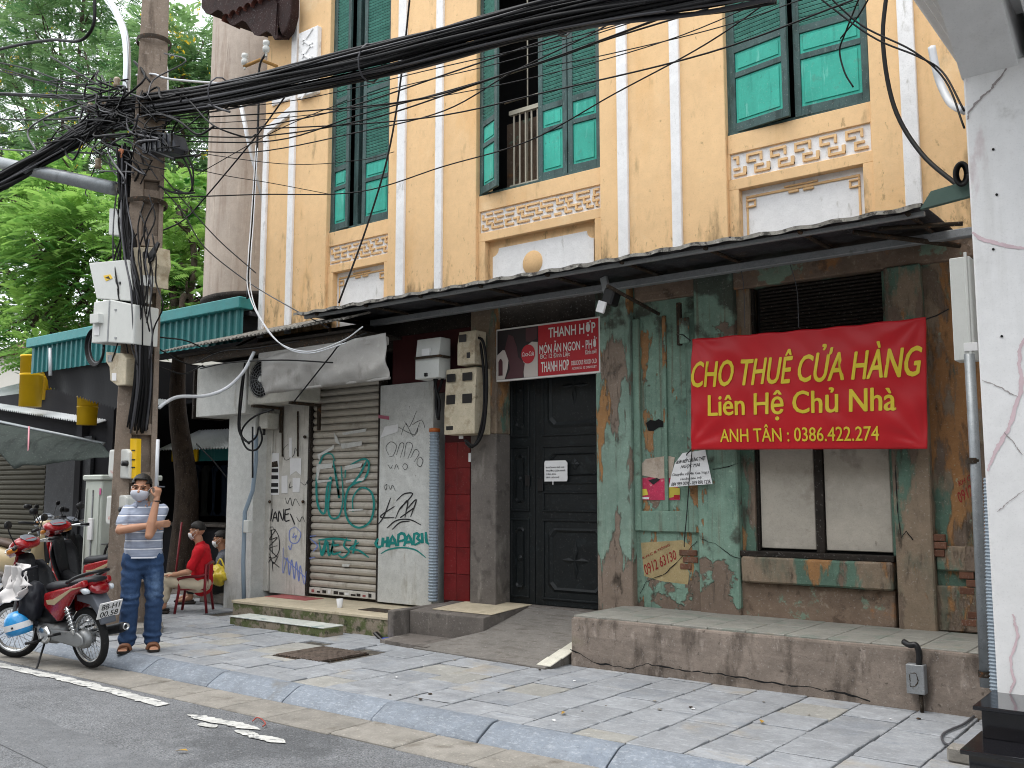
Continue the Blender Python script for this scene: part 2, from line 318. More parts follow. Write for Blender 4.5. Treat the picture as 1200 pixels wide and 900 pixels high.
m_topcr = surf('cream_terrazzo_top', 'c0b49c', .08, 3, [('8f836c', 4, .56, .7, {'a': .5}), ('d5ccb8', 14, .6, .7, {'a': .5})], rough=.75, bump=.15)
m_tiletop = surf('patterned_ledge_tile', '8d8c85', .08, 4, [('767f76', 3.2, .54, .6, {'a': .6}), ('8d8676', 5, .58, .7, {'a': .6})], rough=.7, bump=.2)
m_moss = surf('mossy_stone', '8d8272', .15, 3, [('4c5a2c', 5, .46, .56, {'a': .85}), ('2f3520', 9, .54, .64, {'a': .8}), ('b3a692', 8, .6, .68, {'a': .7})], rough=.95, bump=.8, bs=22)
m_redd = surf('dark_red_board', '3a1213', .15, 3, rough=.7)
m_redp = surf('red_paint_step', 'a35a58', .1, 4, [('7a4744', 7, .55, .66, {'a': .6})], rough=.8)
m_redt = surf('glazed_red_tile', '6a191b', .1, 4, [('4e1012', 3, .5, .66, {'a': .6}), ('9c8580', 40, .70, .74, {'a': .7})], rough=.35, bump=.05, rnd=.1, fine=.08)
m_door = surf('black_lacquer_door', '111618', .2, 3, [('20282b', 8, .56, .68, {'a': .6}), ('0d1113', 3, .55, .7, {'a': .6})], rough=.5, bump=.15, bs=40, fine=.06)
m_wood = surf('dark_timber', '2a241f', .25, 3, [('13100d', 6, .5, .65, {'a': .7})], rough=.85, bump=.4, bs=24)
m_board = surf('whitewashed_board', 'b3aca0', .08, 2, [('7c7468', 2.5, .54, .68, {'a': .6}), ('c2bbb0', 6, .58, .68, {'a': .5}), ('5c534a', 10, .66, .74, {'a': .6})], rough=.85, bump=.2, fine=.15)
m_pan = surf('dirty_white_panel', 'cbc8c0', .06, 1.6, [('8d8676', 2.4, .55, .7, {'a': .6, 'st': (2.4, 1, .3)}), ('6d675c', 8, .62, .7, {'a': .6, 'st': (3, 1, .3)}), ('d6d4cd', 5, .58, .7, {'a': .5})], rough=.7, bump=.12)
m_pan2 = surf('grey_white_panel', 'c8c9c5', .05, 1.4, [('9a9588', 2, .58, .7, {'a': .6, 'st': (2, 1, .5)}), ('77736a', 18, .68, .74, {'a': .7}), ('8b7a60', 5, .66, .74, {'a': .5, 'st': (3, 1, .3)})], rough=.65, bump=.1)
m_slat = surf('shutter_slat', 'b0aa9f', .08, 3, [('7b7466', 5, .54, .68, {'a': .6}), ('d2cec6', 8, .6, .7, {'a': .4})], rough=.55, metal=.15, bump=.1, rnd=.06, fine=.12)
m_tin = surf('dirty_tin_sheet', '3c3c40', .15, 2, [('1d1d1f', 3, .5, .66, {'a': .8}), ('7f8084', 6, .62, .7, {'a': .5}), ('5f5348', 2, .6, .7, {'a': .6})], rough=.6, metal=.3, bump=.2)
m_tinedge = surf('weathered_tin_edge', '8a8780', .2, 9, [('3f3c39', 16, .5, .6, {'a': .9}), ('c9c6be', 26, .6, .68, {'a': .7})], rough=.8, bump=.4)
m_steel = surf('grey_painted_steel', '8d9092', .08, 4, [('5d5a54', 9, .58, .7, {'a': .6})], rough=.5, metal=.2)
m_rust = surf('rusty_dark_steel', '32291f', .2, 8, [('6b4527', 18, .55, .66, {'a': .6})], rough=.8, bump=.2)
m_teal = surf('teal_sheet_metal', '2b6f70', .08, 2, [('7fb0a8', 5, .6, .72, {'a': .55, 'st': (4, 1, .15)}), ('1d4c4e', 3, .55, .7, {'a': .5})], rough=.45, metal=.1, bump=.05, fine=.08)
m_teal2 = surf('teal_flashing', '37898a', .08, 3, [('1f5a5c', 4, .58, .7, {'a': .5})], rough=.45, fine=.06)
m_tarp = surf('grey_tarpaulin', '9a9894', .08, 2, [('6f6b65', 3, .55, .7, {'a': .6, 'st': (1, 1, .5)}), ('b8b6b1', 8, .6, .7, {'a': .4})], rough=.55, bump=.1, bs=14, fine=.1)
m_tarp2 = surf('green_grey_tarpaulin', '363d3a', .1, 2, [('232826', 3, .52, .66, {'a': .7}), ('56605b', 6, .62, .74, {'a': .4})], rough=.9, spec=.1, bump=.1, bs=14)
m_white = surf('white_plastered_pillar', 'dcdcdc', .03, 1.2, [('c2c1be', 1.6, .52, .74, {'a': .5, 'st': (3, 3, .25)}), ('a9a6a2', 6, .64, .76, {'a': .45}), ('c0b3b4', 1.1, .66, .7, {'a': .7, 'st': (1, 1, .4)}), ('b5b4b2', 3, .62, .76, {'a': .5}), ('5d5a58', 45, .77, .79, {'a': .8})], rough=.6, bump=.1, bs=14, fine=.08)
m_granite = surf('black_granite', '14151a', .1, 30, [('2b2d33', 120, .6, .66, {'a': .6})], rough=.12, spec=.6, bump=0, coat=.3, fine=.02)
m_hoseb = plain('blue_grey_hose', '8b98a3', .5)
m_pvc = plain('grey_pvc', '7f8f9d', .45)
m_cable = plain('black_cable', '101012', .6, spec=.25)
m_cable2 = plain('grey_cable', '47474b', .5)
m_cablew = plain('white_cable', 'c9ccd0', .4)
m_conc = surf('pole_concrete', '8b7d70', .12, 2.5, [('5a4e44', 3, .52, .66, {'a': .7, 'st': (2, 2, .3)}), ('a99d90', 12, .6, .7, {'a': .5}), ('3a322c', 6, .64, .72, {'a': .6, 'st': (2, 2, .3)})], rough=.95, bump=.5, bs=26)
m_box = surf('pale_grey_enamel', 'c6c8c4', .04, 2, [('8f9089', 5, .62, .74, {'a': .5, 'st': (2, 2, .4)})], rough=.4, bump=0, fine=.06)
m_box2 = surf('cream_plastic', 'bfb49c', .08, 3, [('8c7a5f', 5, .5, .66, {'a': .6}), ('5a4830', 12, .6, .7, {'a': .6}), ('d5cfc0', 8, .6, .7, {'a': .5})], rough=.55, bump=.05)
m_cab = surf('grey_green_cabinet', 'b3b9b0', .04, 2, [('8a8d84', 4, .62, .74, {'a': .5, 'st': (2, 2, .4)})], rough=.5, bump=0, fine=.06)
m_alu = plain('galvanised_steel', 'c5c8cb', .3, metal=.7)
m_galv = surf('galvanised_pipe', '8f9497', .08, 3, [('6b6e70', 6, .55, .7, {'a': .5})], rough=.45, metal=.4)
m_black = plain('black_plastic', '141416', .4)
m_yellow = plain('yellow_plastic', 'e0b410', .5)
m_ink = plain('black_ink', '1a1a1c', .7)
m_inkr = plain('red_ink', '8e2323', .7)
m_paper = surf('white_paper', 'dadada', .03, 8, rough=.8)
m_spg = surf('teal_spray_paint', '167c76', .12, 8, rough=.6)
m_spb = surf('blue_spray_paint', '7687c4', .12, 8, rough=.6)
m_spk = plain('black_spray_paint', '1c1c1e', .6)
m_tower = surf('stained_tower_render', 'b3a69a', .08, .9, [('8a7667', 1.2, .52, .68, {'a': .7, 'st': (2, 2, .2)}), ('d0c2b3', 4, .58, .7, {'a': .5, 'st': (3, 3, .3)}), ('6f6055', 3, .62, .72, {'a': .6, 'st': (2.5, 2.5, .25)})], rough=.9, bump=.25, bs=18, fine=.15)
m_roof = surf('old_timber_eave', '2c1917', .2, 4, [('1d1110', 6, .5, .66, {'a': .7})], rough=.85, bump=.3)
m_tile = surf('fired_clay_tile', '5a3229', .15, 4, [('3a2a26', 5, .52, .66, {'a': .7})], rough=.9, bump=.3)
m_brick = surf('exposed_brick', '6e4c3c', .15, 5, [('6b5a4c', 9, .55, .66, {'a': .6})], rough=.95, bump=.4, rnd=.15)

# ------------------------------------------------------------------ ground, road, gutter, kerb, pavement
g = mesh('ground', [(-300, -300, -.26), (300, -300, -.26), (300, 300, -.26), (-300, 300, -.26)], [(0, 1, 2, 3)], m_earth); setp(g, kind='structure')
def sheet(name, x0, x1, y0, y1, z, mat, parent=None, nx=1, ny=1, wob=0):
    V = [(x0 + (x1 - x0) * i / nx, y0 + (y1 - y0) * j / ny, z) for j in range(ny + 1) for i in range(nx + 1)]
    if wob: V = [(x, y, q + wob * mnoise.noise(Vector((x * .7, y * .9, 0)))) for x, y, q in V]
    Fc = [(j * (nx + 1) + i, j * (nx + 1) + i + 1, (j + 1) * (nx + 1) + i + 1, (j + 1) * (nx + 1) + i) for j in range(ny) for i in range(nx)]
    return mesh(name, V, Fc, mat, parent, True)
road = setp(sheet('road', -60, 30, -14, 5.06, -.106, m_asph, nx=2, ny=2), kind='structure')
# older smooth patch in the carriageway, ragged edge
pv = [(-30, 3.95), (-12, 3.9), (-8, 3.75), (-6.2, 3.55), (-4.8, 3.5), (-3.2, 3.3), (-1, 3.2), (2, 3.1), (2, 2.3), (-3, 2.7), (-4.6, 2.9), (-7, 3.15), (-11, 3.3), (-30, 3.4)]
pv2 = []
for i, p in enumerate(pv):
    q = pv[(i + 1) % len(pv)]
    for t in range(6): k = t / 6; x = p[0] + (q[0] - p[0]) * k; y = p[1] + (q[1] - p[1]) * k; pv2.append((x, y + .05 * mnoise.noise(Vector((x * 3, y * 3, 1)))))
mesh('asphalt_patch', [(x, y, -.1025) for x, y in pv2], [tuple(range(len(pv2)))], m_asph2, road)
def paintstrip(name, pts, w):
    V, Fc = [], []; o = 0
    for k in range(len(pts) - 1):
        (xa, ya), (xb, yb) = pts[k], pts[k + 1]; n = max(2, int(abs(xb - xa) / .02))
        for i in range(n + 1):
            t = i / n; x = xa + (xb - xa) * t; y = ya + (yb - ya) * t; wob = .035 * mnoise.noise(Vector((x * 4, 2, 0))) + .025 * mnoise.noise(Vector((x * 21, 6, 0))); e = min(1, 6 * min(t + .02, 1.02 - t)) if len(pts) == 2 else 1
            V += [(x, y - (w / 2 + wob) * e, -.0985), (x, y + (w / 2 + .03 * mnoise.noise(Vector((x * 5, 9, 0))) + .02 * mnoise.noise(Vector((x * 23, 4, 0)))) * e, -.0985)]
        for i in range(n): a = o + 2 * i; Fc.append((a, a + 1, a + 3, a + 2))
        o = len(V)
    return mesh(name, V, Fc, m_linew, road)
paintstrip('edge_line', [(-26, 4.46), (-9.6, 4.47), (-8.2, 4.50), (-6.85, 4.44)], .12)
for a, b, ww in (((-6.42, 4.36), (-5.62, 4.40), .10), ((-5.74, 4.28), (-5.20, 4.28), .10), ((-6.12, 4.26), (-5.92, 4.25), .07)): paintstrip('edge_line', [a, b], ww)
def wedge_slab(name, x0, x1, y0, y1, z0, z1, mat, parent, bev=.008):
    return box(name, x0, x1, y0, y1, z0, z1, mat, parent, bev)
x = -22.0; i = 0
while x < -.6:
    ln = random.choice((.55, .62, .7)); sk = .03
    bm = bmesh.new(); bbox(bm, x + .006, x + ln - .006, 4.62 + random.uniform(-.015, .015), 5.045, -.16, -.094 + random.uniform(-.004, .004)); bevel(bm, .008, 1)
    o = bmfin('gutter_slab', bm, m_gutter, road); x += ln; i += 1
pave = setp(box('pavement', -26, -.3, 5.29, 9.5, -.2, -.022, m_joint, None, 0), kind='structure')
kp = [(5.05, -.17), (5.05, -.098), (5.075, -.075), (5.19, -.012), (5.225, .001), (5.27, .004), (5.30, .004), (5.30, -.17)]
x = -22.19
k0 = None
while x < -1.2:
    if k0 is None: k0 = prism('kerb_stone', kp, .006, 1.0 - .006, 'x', m_kerb, pave, .004, 1); k0.location = (x, 0, 0)
    else: c = dup(k0, pave, (x, random.uniform(-.008, .008), random.uniform(-.004, .004)))
    x += 1.0
# pavers: long joints run from kerb to house, short joints staggered
pm = []
for wd in (.385,):
    for ln in (.40,) * 9:
        bm = bmesh.new(); vv_ = bbox(bm, 0, wd, 0, ln - .012, -.05, 0)
        for v in vv_: v.co.x += random.uniform(-.005, .004); v.co.y += random.uniform(-.005, .004)
        bmesh.ops.subdivide_edges(bm, edges=[e for e in bm.edges if e.calc_length() > .2 and e.verts[0].co.z > -.01 and e.verts[1].co.z > -.01], cuts=7)
        for v in bm.verts:
            if v.co.z > -.01: v.co += Vector((random.gauss(0, .0018), random.gauss(0, .0018), 0))
        bevel(bm, .004, 1); me = bpy.data.meshes.new('paver'); bm.to_mesh(me); bm.free(); me.materials.append(m_paver); pm.append(me)
pale = pm[0].copy(); pale.materials.clear(); pale.materials.append(m_paver2)
MAN = (-7.95, -6.9, 6.05, 6.72)      # the cast grating sits in here
x = -17.6; col = 0
while x < -.95:
    y = 5.31 - (.2 if col % 2 else 0); ymax = 7.45 if x > -10.9 else 8.6
    while y < ymax - .1:
        xm, ym = x + .19, y + .2
        if not (MAN[0] - .1 < xm < MAN[1] + .1 and MAN[2] - .1 < ym < MAN[3] + .1) and not (y + .3 < 5.31):
            o = bpy.data.objects.new('paver', pale if random.random() < .035 else random.choice(pm)); COL.objects.link(o); o.parent = pave
            yy = max(y, 5.312); sc = (y + .388 - yy) / .388
            o.location = (x + random.uniform(-.002, .002), yy, random.uniform(-.007, .003)); o.scale = (1, sc, 1)
            o.rotation_euler = (random.uniform(-.008, .008), random.uniform(-.008, .008), random.uniform(-.006, .006))
        y += .4
    x += .4; col += 1
def fill(name, x0, x1, y0, y1, mat): return box(name, x0, x1, y0, y1, -.05, -.003, mat, pave, .004)
fill('cement_patch', -8.0, -7.6, 5.95, 6.72, m_paver2); fill('cement_patch', -7.58, -6.9, 5.93, 6.03, m_paver2)
# cast iron grating in the pavement
gr = thing('pavement_grating', 'rusty ribbed iron grating sunk in the pavement before the tiled step', 'grating', (-7.3, 6.4, 0))
box('frame_plate', -7.58, -6.92, 6.06, 6.70, -.05, -.006, m_rust, gr, .003)
m_gr = surf('worn_cast_iron', '6e6259', .2, 6, [('3b312b', 8, .5, .64, {'a': .7})], rough=.7, metal=.4, bump=.3)
for i in range(15):
    xx = -7.56 + i * .043; bm = bmesh.new(); bbox(bm, xx, xx + .026, 6.08, 6.68, -.006, .008); bevel(bm, .003, 1); bmfin('rib', bm, m_gr, gr)
# ------------------------------------------------------------------ the shophouse
house = thing('shophouse', 'old two-storey yellow shophouse with green shutters and flaking green ground floor', 'house', (-6, 8.4, 0))
H = house; FY = 8.33
def X(u, v=200, y=FY): return at(u, v, y).x
def Zv(u, v, y=FY): return at(u, v, y).z
ZW0, ZS, ZTOP = 3.69, 4.98, 9.3
BAYS = [(-9.52, -8.37), (-6.93, -5.23), (-3.80, -2.43)]
PIERS = [(-10.87, -9.52), (-8.37, -6.93), (-5.23, -3.80), (-2.43, -1.32)]
for a, b in PIERS: box('upper_pier', a, b, 8.30, 8.62, ZW0, ZTOP, m_yel, H, .006)
ZH = 8.45
RBN = [0]
for k, (a, b) in enumerate(BAYS):
    box('window_lintel', a, b, 8.345, 8.62, ZH, ZTOP, m_yel, H, 0)
    w0, w1 = a + .03, b - .03
    zt, zb, zp = 4.79, 4.535, 4.43
    box('spandrel', a, b, 8.345, 8.62, zt, ZS, m_yel, H, .004)
    box('spandrel', a, b, 8.345, 8.62, zp, zb, m_yel, H, .004)
    box('spandrel', a, a + .10, 8.345, 8.62, ZW0, zp, m_yel, H, .003); box('spandrel', b - .10, b, 8.345, 8.62, ZW0, zp, m_yel, H, .003)
    box('spandrel', a, a + .02, 8.345, 8.62, zb, zt, m_yel, H, .0); box('spandrel', b - .02, b, 8.345, 8.62, zb, zt, m_yel, H, .0)
    fr = box('fret_panel', a + .02, b - .02, 8.37, 8.6, zb, zt, m_trim, H, .0)
    # raised meander
    bm = bmesh.new(); L0, L1 = a + .05, b - .05; hh = zt - zb; t = .022; yy0, yy1 = 8.352, 8.37
    def rb(x0, x1, z0, z1, bm=bm):
        if x1 > L0 and x0 < L1: RBN[0] += 1; bbox(bm, max(x0, L0), min(x1, L1), yy0 - .0007 * (RBN[0] % 7), 8.371, z0, z1)
    if k == 2:
        p = .235; n = int((L1 - L0) / p) + 2; z_ = [zb + .03 + i * (hh - .06 - t) / 3 for i in range(4)]
        for i in range(n):
            s = L0 - .1 + i * p
            rb(s, s + .155, z_[3], z_[3] + t); rb(s, s + t, z_[2] - .0, z_[3]); rb(s, s + .09, z_[2] - t * .3, z_[2] + t * .7); rb(s + .155 - t, s + .155, z_[2], z_[3])
            rb(s + .075, s + .075 + .155, z_[0], z_[0] + t); rb(s + .075, s + .075 + t, z_[0], z_[1] + t); rb(s + .075, s + .165, z_[1], z_[1] + t); rb(s + .2, s + .23, z_[0], z_[1] + t)
    else:
        z_ = [zb + .03 + i * (hh - .06 - t) / 3 for i in range(4)]
        for r_ in range(4):
            s = L0 + (.06 if r_ % 2 else 0)
            while s < L1:
                ln = random.choice((.09, .12, .17)); rb(s, s + ln, z_[r_], z_[r_] + t)
                if r_ < 3 and random.random() < .75: rb(s, s + t, z_[r_], z_[r_ + 1] + t * .5)
                s += ln + random.choice((.03, .05))
    setp(bmfin('meander_relief', bm, m_yel2, fr), kind='stuff')
    # sunken name panel below
    pn = box('name_panel', a + .10, b - .10, 8.43, 8.6, ZW0, zp, m_trim if k != 1 else m_yel, H, 0)
    if k == 1:
        xa, xb = a + .16, b - .16; r_ = .09; zt2 = zp - .09
        pts = [(xa, ZW0), (xb, ZW0)] + [(xb + r_ * math.cos(R(a_)), zt2 + r_ * math.sin(R(a_))) for a_ in range(270, 179, -15)] + [(xa + r_ * math.cos(R(a_)), zt2 + r_ * math.sin(R(a_))) for a_ in range(0, -91, -15)]
        prism('white_plaque', pts, 8.418, 8.431, 'y', m_trim, pn)
        lathe('medallion', [(0, 8.408), (.13, 8.408), (.14, 8.42)], m_yel2, pn, 28, 'y', ((a + b) / 2 - .12, 0, 4.10))
    else:
        xa, xb = a + .14, b - .15
        lst = [(xa, xb, 8.418, 8.431, zp - .085, zp - .06), (xa, xa + .022, 8.419, 8.431, ZW0, zp - .085), (xb - .022, xb, 8.419, 8.431, ZW0, zp - .085)]
        for cxx in (xa + .05, xb - .05): lst += [(cxx - .05, cxx + .05, 8.410, 8.43, zp - .12, zp - .10), (cxx - .05, cxx - .03, 8.411, 8.43, zp - .18, zp - .12), (cxx - .03, cxx + .05, 8.412, 8.43, zp - .18, zp - .16), (cxx + .03, cxx + .05, 8.413, 8.43, zp - .16, zp - .12)]
        mxx = (xa + xb) / 2; lst += [(mxx - .12, mxx - .02, 8.411, 8.43, zp - .115, zp - .09), (mxx + .02, mxx + .12, 8.411, 8.43, zp - .115, zp - .09), (mxx - .16, mxx + .16, 8.412, 8.43, zp - .055, zp - .035)]
        boxes('scroll_relief', lst, m_yel2, pn, .005)
# pilaster strips
def strip(u0, u1):
    a, b = X(u0), X(u1); a, b = a + (b - a) * .08, b - (b - a) * .08; box('white_strip', a, b, 8.262, 8.302, ZW0, 6.55 if u0 < 340 else ZTOP, m_trim, H, .005)
for u0, u1 in ((311.5, 317.5), (341.5, 349), (468, 479), (513, 522.5), (726, 740), (789, 802), (1060, 1083)): strip(u0, u1)
# gabled strip top + carved capital at the house's left end
xl, xr = X(311.5), X(349)
prism('strip_cap', [(xl, 6.50), (xl + .08, 6.50), (xl + .09, 6.62), (xr - .1, 6.80), (xr - .1, 6.50), (xr, 6.50), (xr, 6.95), (xl + .02, 6.72)], 8.258, 8.302, 'y', m_trim, H, .004, 1)
cp = box('capital_block', X(357, 50), X(379, 50), 8.22, 8.302, 6.95, 7.9, m_trim, H, .01)
for i in range(9):
    z = 6.98 + i * .1; box('carved_rib', X(357, 50) + .06, X(379, 50) - .06, 8.205, 8.222, z, z + .03, m_trim, cp, .004, rot=Matrix.Rotation(R(38 if i % 2 else -38), 3, 'Y'))
box('carved_tablet', X(324, 50), X(346, 50), 8.27, 8.302, 7.02, 7.5, m_trim, H, .01)
box('cornice', -11.0, -1.3, 8.1, 8.5, ZTOP, ZTOP + .25, m_trim, H, .02)
prism('tiled_roof', [(7.9, ZTOP + .25), (12.6, ZTOP + 2.0), (17, ZTOP + .25)], -11.2, -1.25, 'x', m_tile, H)
box('side_wall', -10.875, -10.7, 8.62, 16.5, 0, ZTOP + .2, m_yel, H, 0)
box('rear_wall', -10.8, -1.3, 16.3, 16.5, 0, ZTOP, m_yel, H, 0)
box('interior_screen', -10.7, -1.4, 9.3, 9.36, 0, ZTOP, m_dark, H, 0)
box('upper_floor', -10.7, -1.4, 8.62, 9.3, 4.75, 4.9, m_wood, H, 0)
# shutters -------------------------------------------------------------
lv = bmesh.new(); bbox(lv, -.5, .5, -.004, .004, -.0145, .0145); bmesh.ops.rotate(lv, verts=lv.verts, cent=(0, 0, 0), matrix=Matrix.Rotation(R(38), 3, 'X'))
lvm = bpy.data.meshes.new('louvre'); lv.to_mesh(lvm); lv.free(); lvm.materials.append(m_louv)
def leaf(hx, hy, wd, ang, side, z0=5.0, z1=8.4):
    """one leaf hinged at (hx,hy); side=+1 the leaf extends to +x from its hinge"""
    o = bpy.data.objects.new('shutter_leaf', None); COL.objects.link(o); o.parent = H; o.location = Vector((hx, hy, z0)) - H.location; o.rotation_euler = (0, 0, R(ang)); LOCAL.add(o.name)
    a, b = (0, wd) if side > 0 else (-wd, 0); h = z1 - z0; st = .062; t = .034
    rails = [(0, .09), (.545, .60), (.80, .87), (1.75, 1.82), (h - .08, h)]
    bm = bmesh.new(); bbox(bm, a, a + st, -t, 0, 0, h); bbox(bm, b - st, b, -t, 0, 0, h)
    for r0, r1 in rails: bbox(bm, a + st, b - st, -t + .001, -.001, r0, r1)
    bevel(bm, .003, 1); bmfin('leaf_frame', bm, m_frame, o)
    for r0, r1 in ((.09, .545), (.60, .80)):
        bm = bmesh.new(); bbox(bm, a + st, b - st, -t * .55, -t * .35, r0, r1); bbox(bm, a + st + .03, b - st - .03, -t * .82, -t * .5, r0 + .03, r1 - .03); bevel(bm, .006, 1); bmfin('leaf_panel', bm, m_turq, o)
    for r0, r1 in ((.87, 1.75), (1.82, h - .08)):
        n = int((r1 - r0) / .041)
        for i in range(n):
            c = bpy.data.objects.new('louvre', lvm); COL.objects.link(c); c.parent = o; c.location = ((a + b) / 2, -t / 2, r0 + (i + .5) * (r1 - r0) / n); c.scale = (b - a - 2 * st + .01, 1, 1)
    bm = bmesh.new(); bbox(bm, a + st, b - st, -.004, -.001, .87, h - .08); bmfin('louvre_gap_shade', bm, m_dark, o)  # near-black sheet stands in for the shade between the slats
    return o
for k, (a, b) in enumerate(BAYS):
    bm = bmesh.new()
    for q in ((a, a + .05, 8.37, 8.47, ZS, ZH), (b - .05, b, 8.37, 8.47, ZS, ZH), (a, b, 8.37, 8.47, ZH - .05, ZH), (a, b, 8.36, 8.47, ZS, ZS + .03)): bbox(bm, *q)
    bmfin('window_frame', bm, m_frame, H)
leaf(-9.50, 8.40, .36, -5, 1); leaf(-8.39, 8.40, .52, 1, -1)
box('folded_leaf_edge', -9.13, -9.05, 8.42, 8.5, 5.0, 8.4, m_frame, H, .003)
leaf(-6.90, 8.39, .40, -23, 1); leaf(-5.25, 8.40, .425, 1, -1); leaf(-5.69, 8.40, .40, -2, -1)
leaf(-3.77, 8.40, .63, -9, 1); leaf(-2.45, 8.40, .675, 1.5, -1)
# rail and bars in the open half of the middle window
bm = bmesh.new()
bbox(bm, -6.6, -5.9, 8.50, 8.55, 5.93, 5.98); bbox(bm, -6.6, -5.9, 8.515, 8.535, 5.06, 5.09)
for i in range(8): xx = -6.55 + i * .085; bbox(bm, xx, xx + .016, 8.517, 8.533, 5.05, 5.95)
bmfin('balcony_rail', bm, m_iron, H)
tubes('window_bars', [([(-6.4 + i * .2, 8.6, 5.0), (-6.4 + i * .2, 8.6, 8.4)], .009) for i in range(3)] + [([(-6.75, 8.61, z), (-5.7, 8.61, z)], .008) for z in (6.15, 6.5, 6.9)], m_iron, H)
box('room_partition', -6.9, -5.3, 8.85, 8.9, 4.9, 6.0, m_bare, H, 0)

# ground floor, right half: flaking green wall ---------------------------
ZL = .44
box('green_pilaster', X(702, 600), X(743, 600), 8.285, 8.62, 0, 3.69, m_green3, H, .012, rag=.004)
box('green_panel_wall', X(743, 600), X(820, 600), 8.375, 8.62, 0, 3.69, m_green, H, 0)
box('green_rail', X(743, 600) , X(751, 600), 8.335, 8.38, 1.17, 3.3, m_green, H, .008, rag=.003)
box('green_rail', X(806, 600), X(820, 600), 8.335, 8.38, 1.17, 3.3, m_green, H, .008, rag=.003)
box('green_rail', X(751, 600), X(806, 600), 8.337, 8.38, 1.17, 1.37, m_green, H, .008, rag=.003)
box('green_rail', X(775, 420), X(779, 420), 8.345, 8.38, 1.37, 3.3, m_green, H, .005)
pb = box('green_pilaster', X(820, 600), X(867, 600), 8.29, 8.62, 0, 3.69, m_green, H, .012, rag=.005)
box('window_jamb', X(867, 600), X(883, 600), 8.37, 8.62, 1.0, 3.46, m_green2, H, .004)
box('bare_base_wall', X(867, 700), X(1048, 700), 8.34, 8.62, 0, .74, m_bare, H, .012, rag=.006)
box('green_sill', X(872, 680), X(1048, 680), 8.27, 8.62, .74, .97, m_green2, H, .016, rag=.006)
box('timber_sill', X(867, 650), X(1048, 650), 8.31, 8.62, .97, 1.02, m_wood, H, .006)
for u0, u1 in ((887, 951), (963, 1041)): box('window_board', X(u0, 600), X(u1, 600), 8.42, 8.45, 1.045, 2.9, m_board, H, .006)
box('window_mullion', X(952, 600), X(962, 600), 8.40, 8.45, 1.02, 2.95, m_wood, H, .004)
box('window_stile', X(881, 600), X(886, 600), 8.40, 8.45, 1.02, 3.46, m_wood, H, .004); box('window_stile', X(1042, 600), X(1049, 600), 8.40, 8.45, 1.02, 3.46, m_green2, H, .004)
box('transom_bar', X(881, 400), X(1049, 400), 8.39, 8.45, 2.9, 2.98, m_wood, H, .004)
for i in range(14): 
    z = 3.0 + i * .033; box('transom_louvre', X(886, 350), X(1036, 350), 8.41, 8.44, z, z + .02, m_wood, H, .003, rot=Matrix.Rotation(R(30), 3, 'X'))
box('transom_backing', X(883, 400), X(1049, 400), 8.455, 8.5, 1.0, 3.46, m_dark, H, 0)
box('worn_lintel', X(743, 350), -1.32, 8.32, 8.62, 3.46, 3.69, m_bare, H, .012, rag=.008)
box('worn_pilaster', X(1049, 600), X(1093, 600), 8.295, 8.62, 0, 3.46, m_green2, H, .012, rag=.006)
box('worn_panel_wall', X(1093, 600), -1.32, 8.385, 8.62, 0, 3.46, m_green2, H, 0)
box('worn_rail', X(1096, 640), -1.32, 8.335, 8.39, .92, 1.12, m_green2, H, .012, rag=.006)
box('worn_base', X(1096, 690), -1.32, 8.345, 8.39, .44, .80, m_green2, H, .012, rag=.006)
# bricks showing where the render has fallen
bk = bmesh.new(); bbox(bk, -.1, .1, -.02, .02, -.028, .028); bevel(bk, .006, 1); bkm = bpy.data.meshes.new('brick'); bk.to_mesh(bkm); bk.free(); bkm.materials.append(m_brick)
def brick(x, y, z, s=1):
    o = bpy.data.objects.new('brick', bkm); COL.objects.link(o); o.parent = H; o.location = Vector((x, y, z)) - H.location; o.scale = (s, 1, 1); o.rotation_euler = (0, 0, random.uniform(-.03, .03))
for r_ in range(7):
    for c_ in range(2):
        if random.random() < .9: brick(-1.86 + c_ * .13 + (r_ % 2) * .05, 8.362, .52 + r_ * .062, .55)
for r_ in range(3): brick(X(1098, 620) + random.uniform(-.02, .02), 8.335, 1.06 + r_ * .062, .5)
q = at(806, 648, 8.36); brick(q.x, 8.382, q.z, .95); brick(q.x + .02, 8.385, q.z - .065, .8); brick(q.x - .03, 8.387, q.z - .13, .6)
# cracks: thin dark ragged gaps in the render
def crack(pts, y, parent, w=.006, name='crack', mat=None):
    V, Fc = [], []; P = []
    for a, b in zip(pts, pts[1:]):
        A, B = at(a[0], a[1], y), at(b[0], b[1], y); n = max(2, int((B - A).length / .03))
        for i in range(n): t = i / n; p = A.lerp(B, t); p.z += .012 * mnoise.noise(p * 19); P.append(p)
    P.append(at(pts[-1][0], pts[-1][1], y))
    for i, p in enumerate(P):
        t = (P[min(i + 1, len(P) - 1)] - P[max(0, i - 1)]).normalized(); s = Vector((-t.z, 0, t.x)) * w * (.35 + abs(mnoise.noise(p * 9)) * 1.6); V += [p + s, p - s]
    for i in range(len(P) - 1): Fc.append((2 * i, 2 * i + 1, 2 * i + 3, 2 * i + 2))
    return mesh(name, V, Fc, mat or m_dark, parent)
crack([(750, 696), (757, 682), (780, 672), (797, 655), (817, 634)], 8.368, H, .004)
crack([(867, 655), (852, 648), (838, 637), (822, 632)], 8.283, H, .004)
crack([(1049, 545), (1052, 600), (1056, 630), (1062, 622), (1070, 633)], 8.287, H, .004)
crack([(865, 543), (850, 548), (835, 550)], 8.284, H, .003)

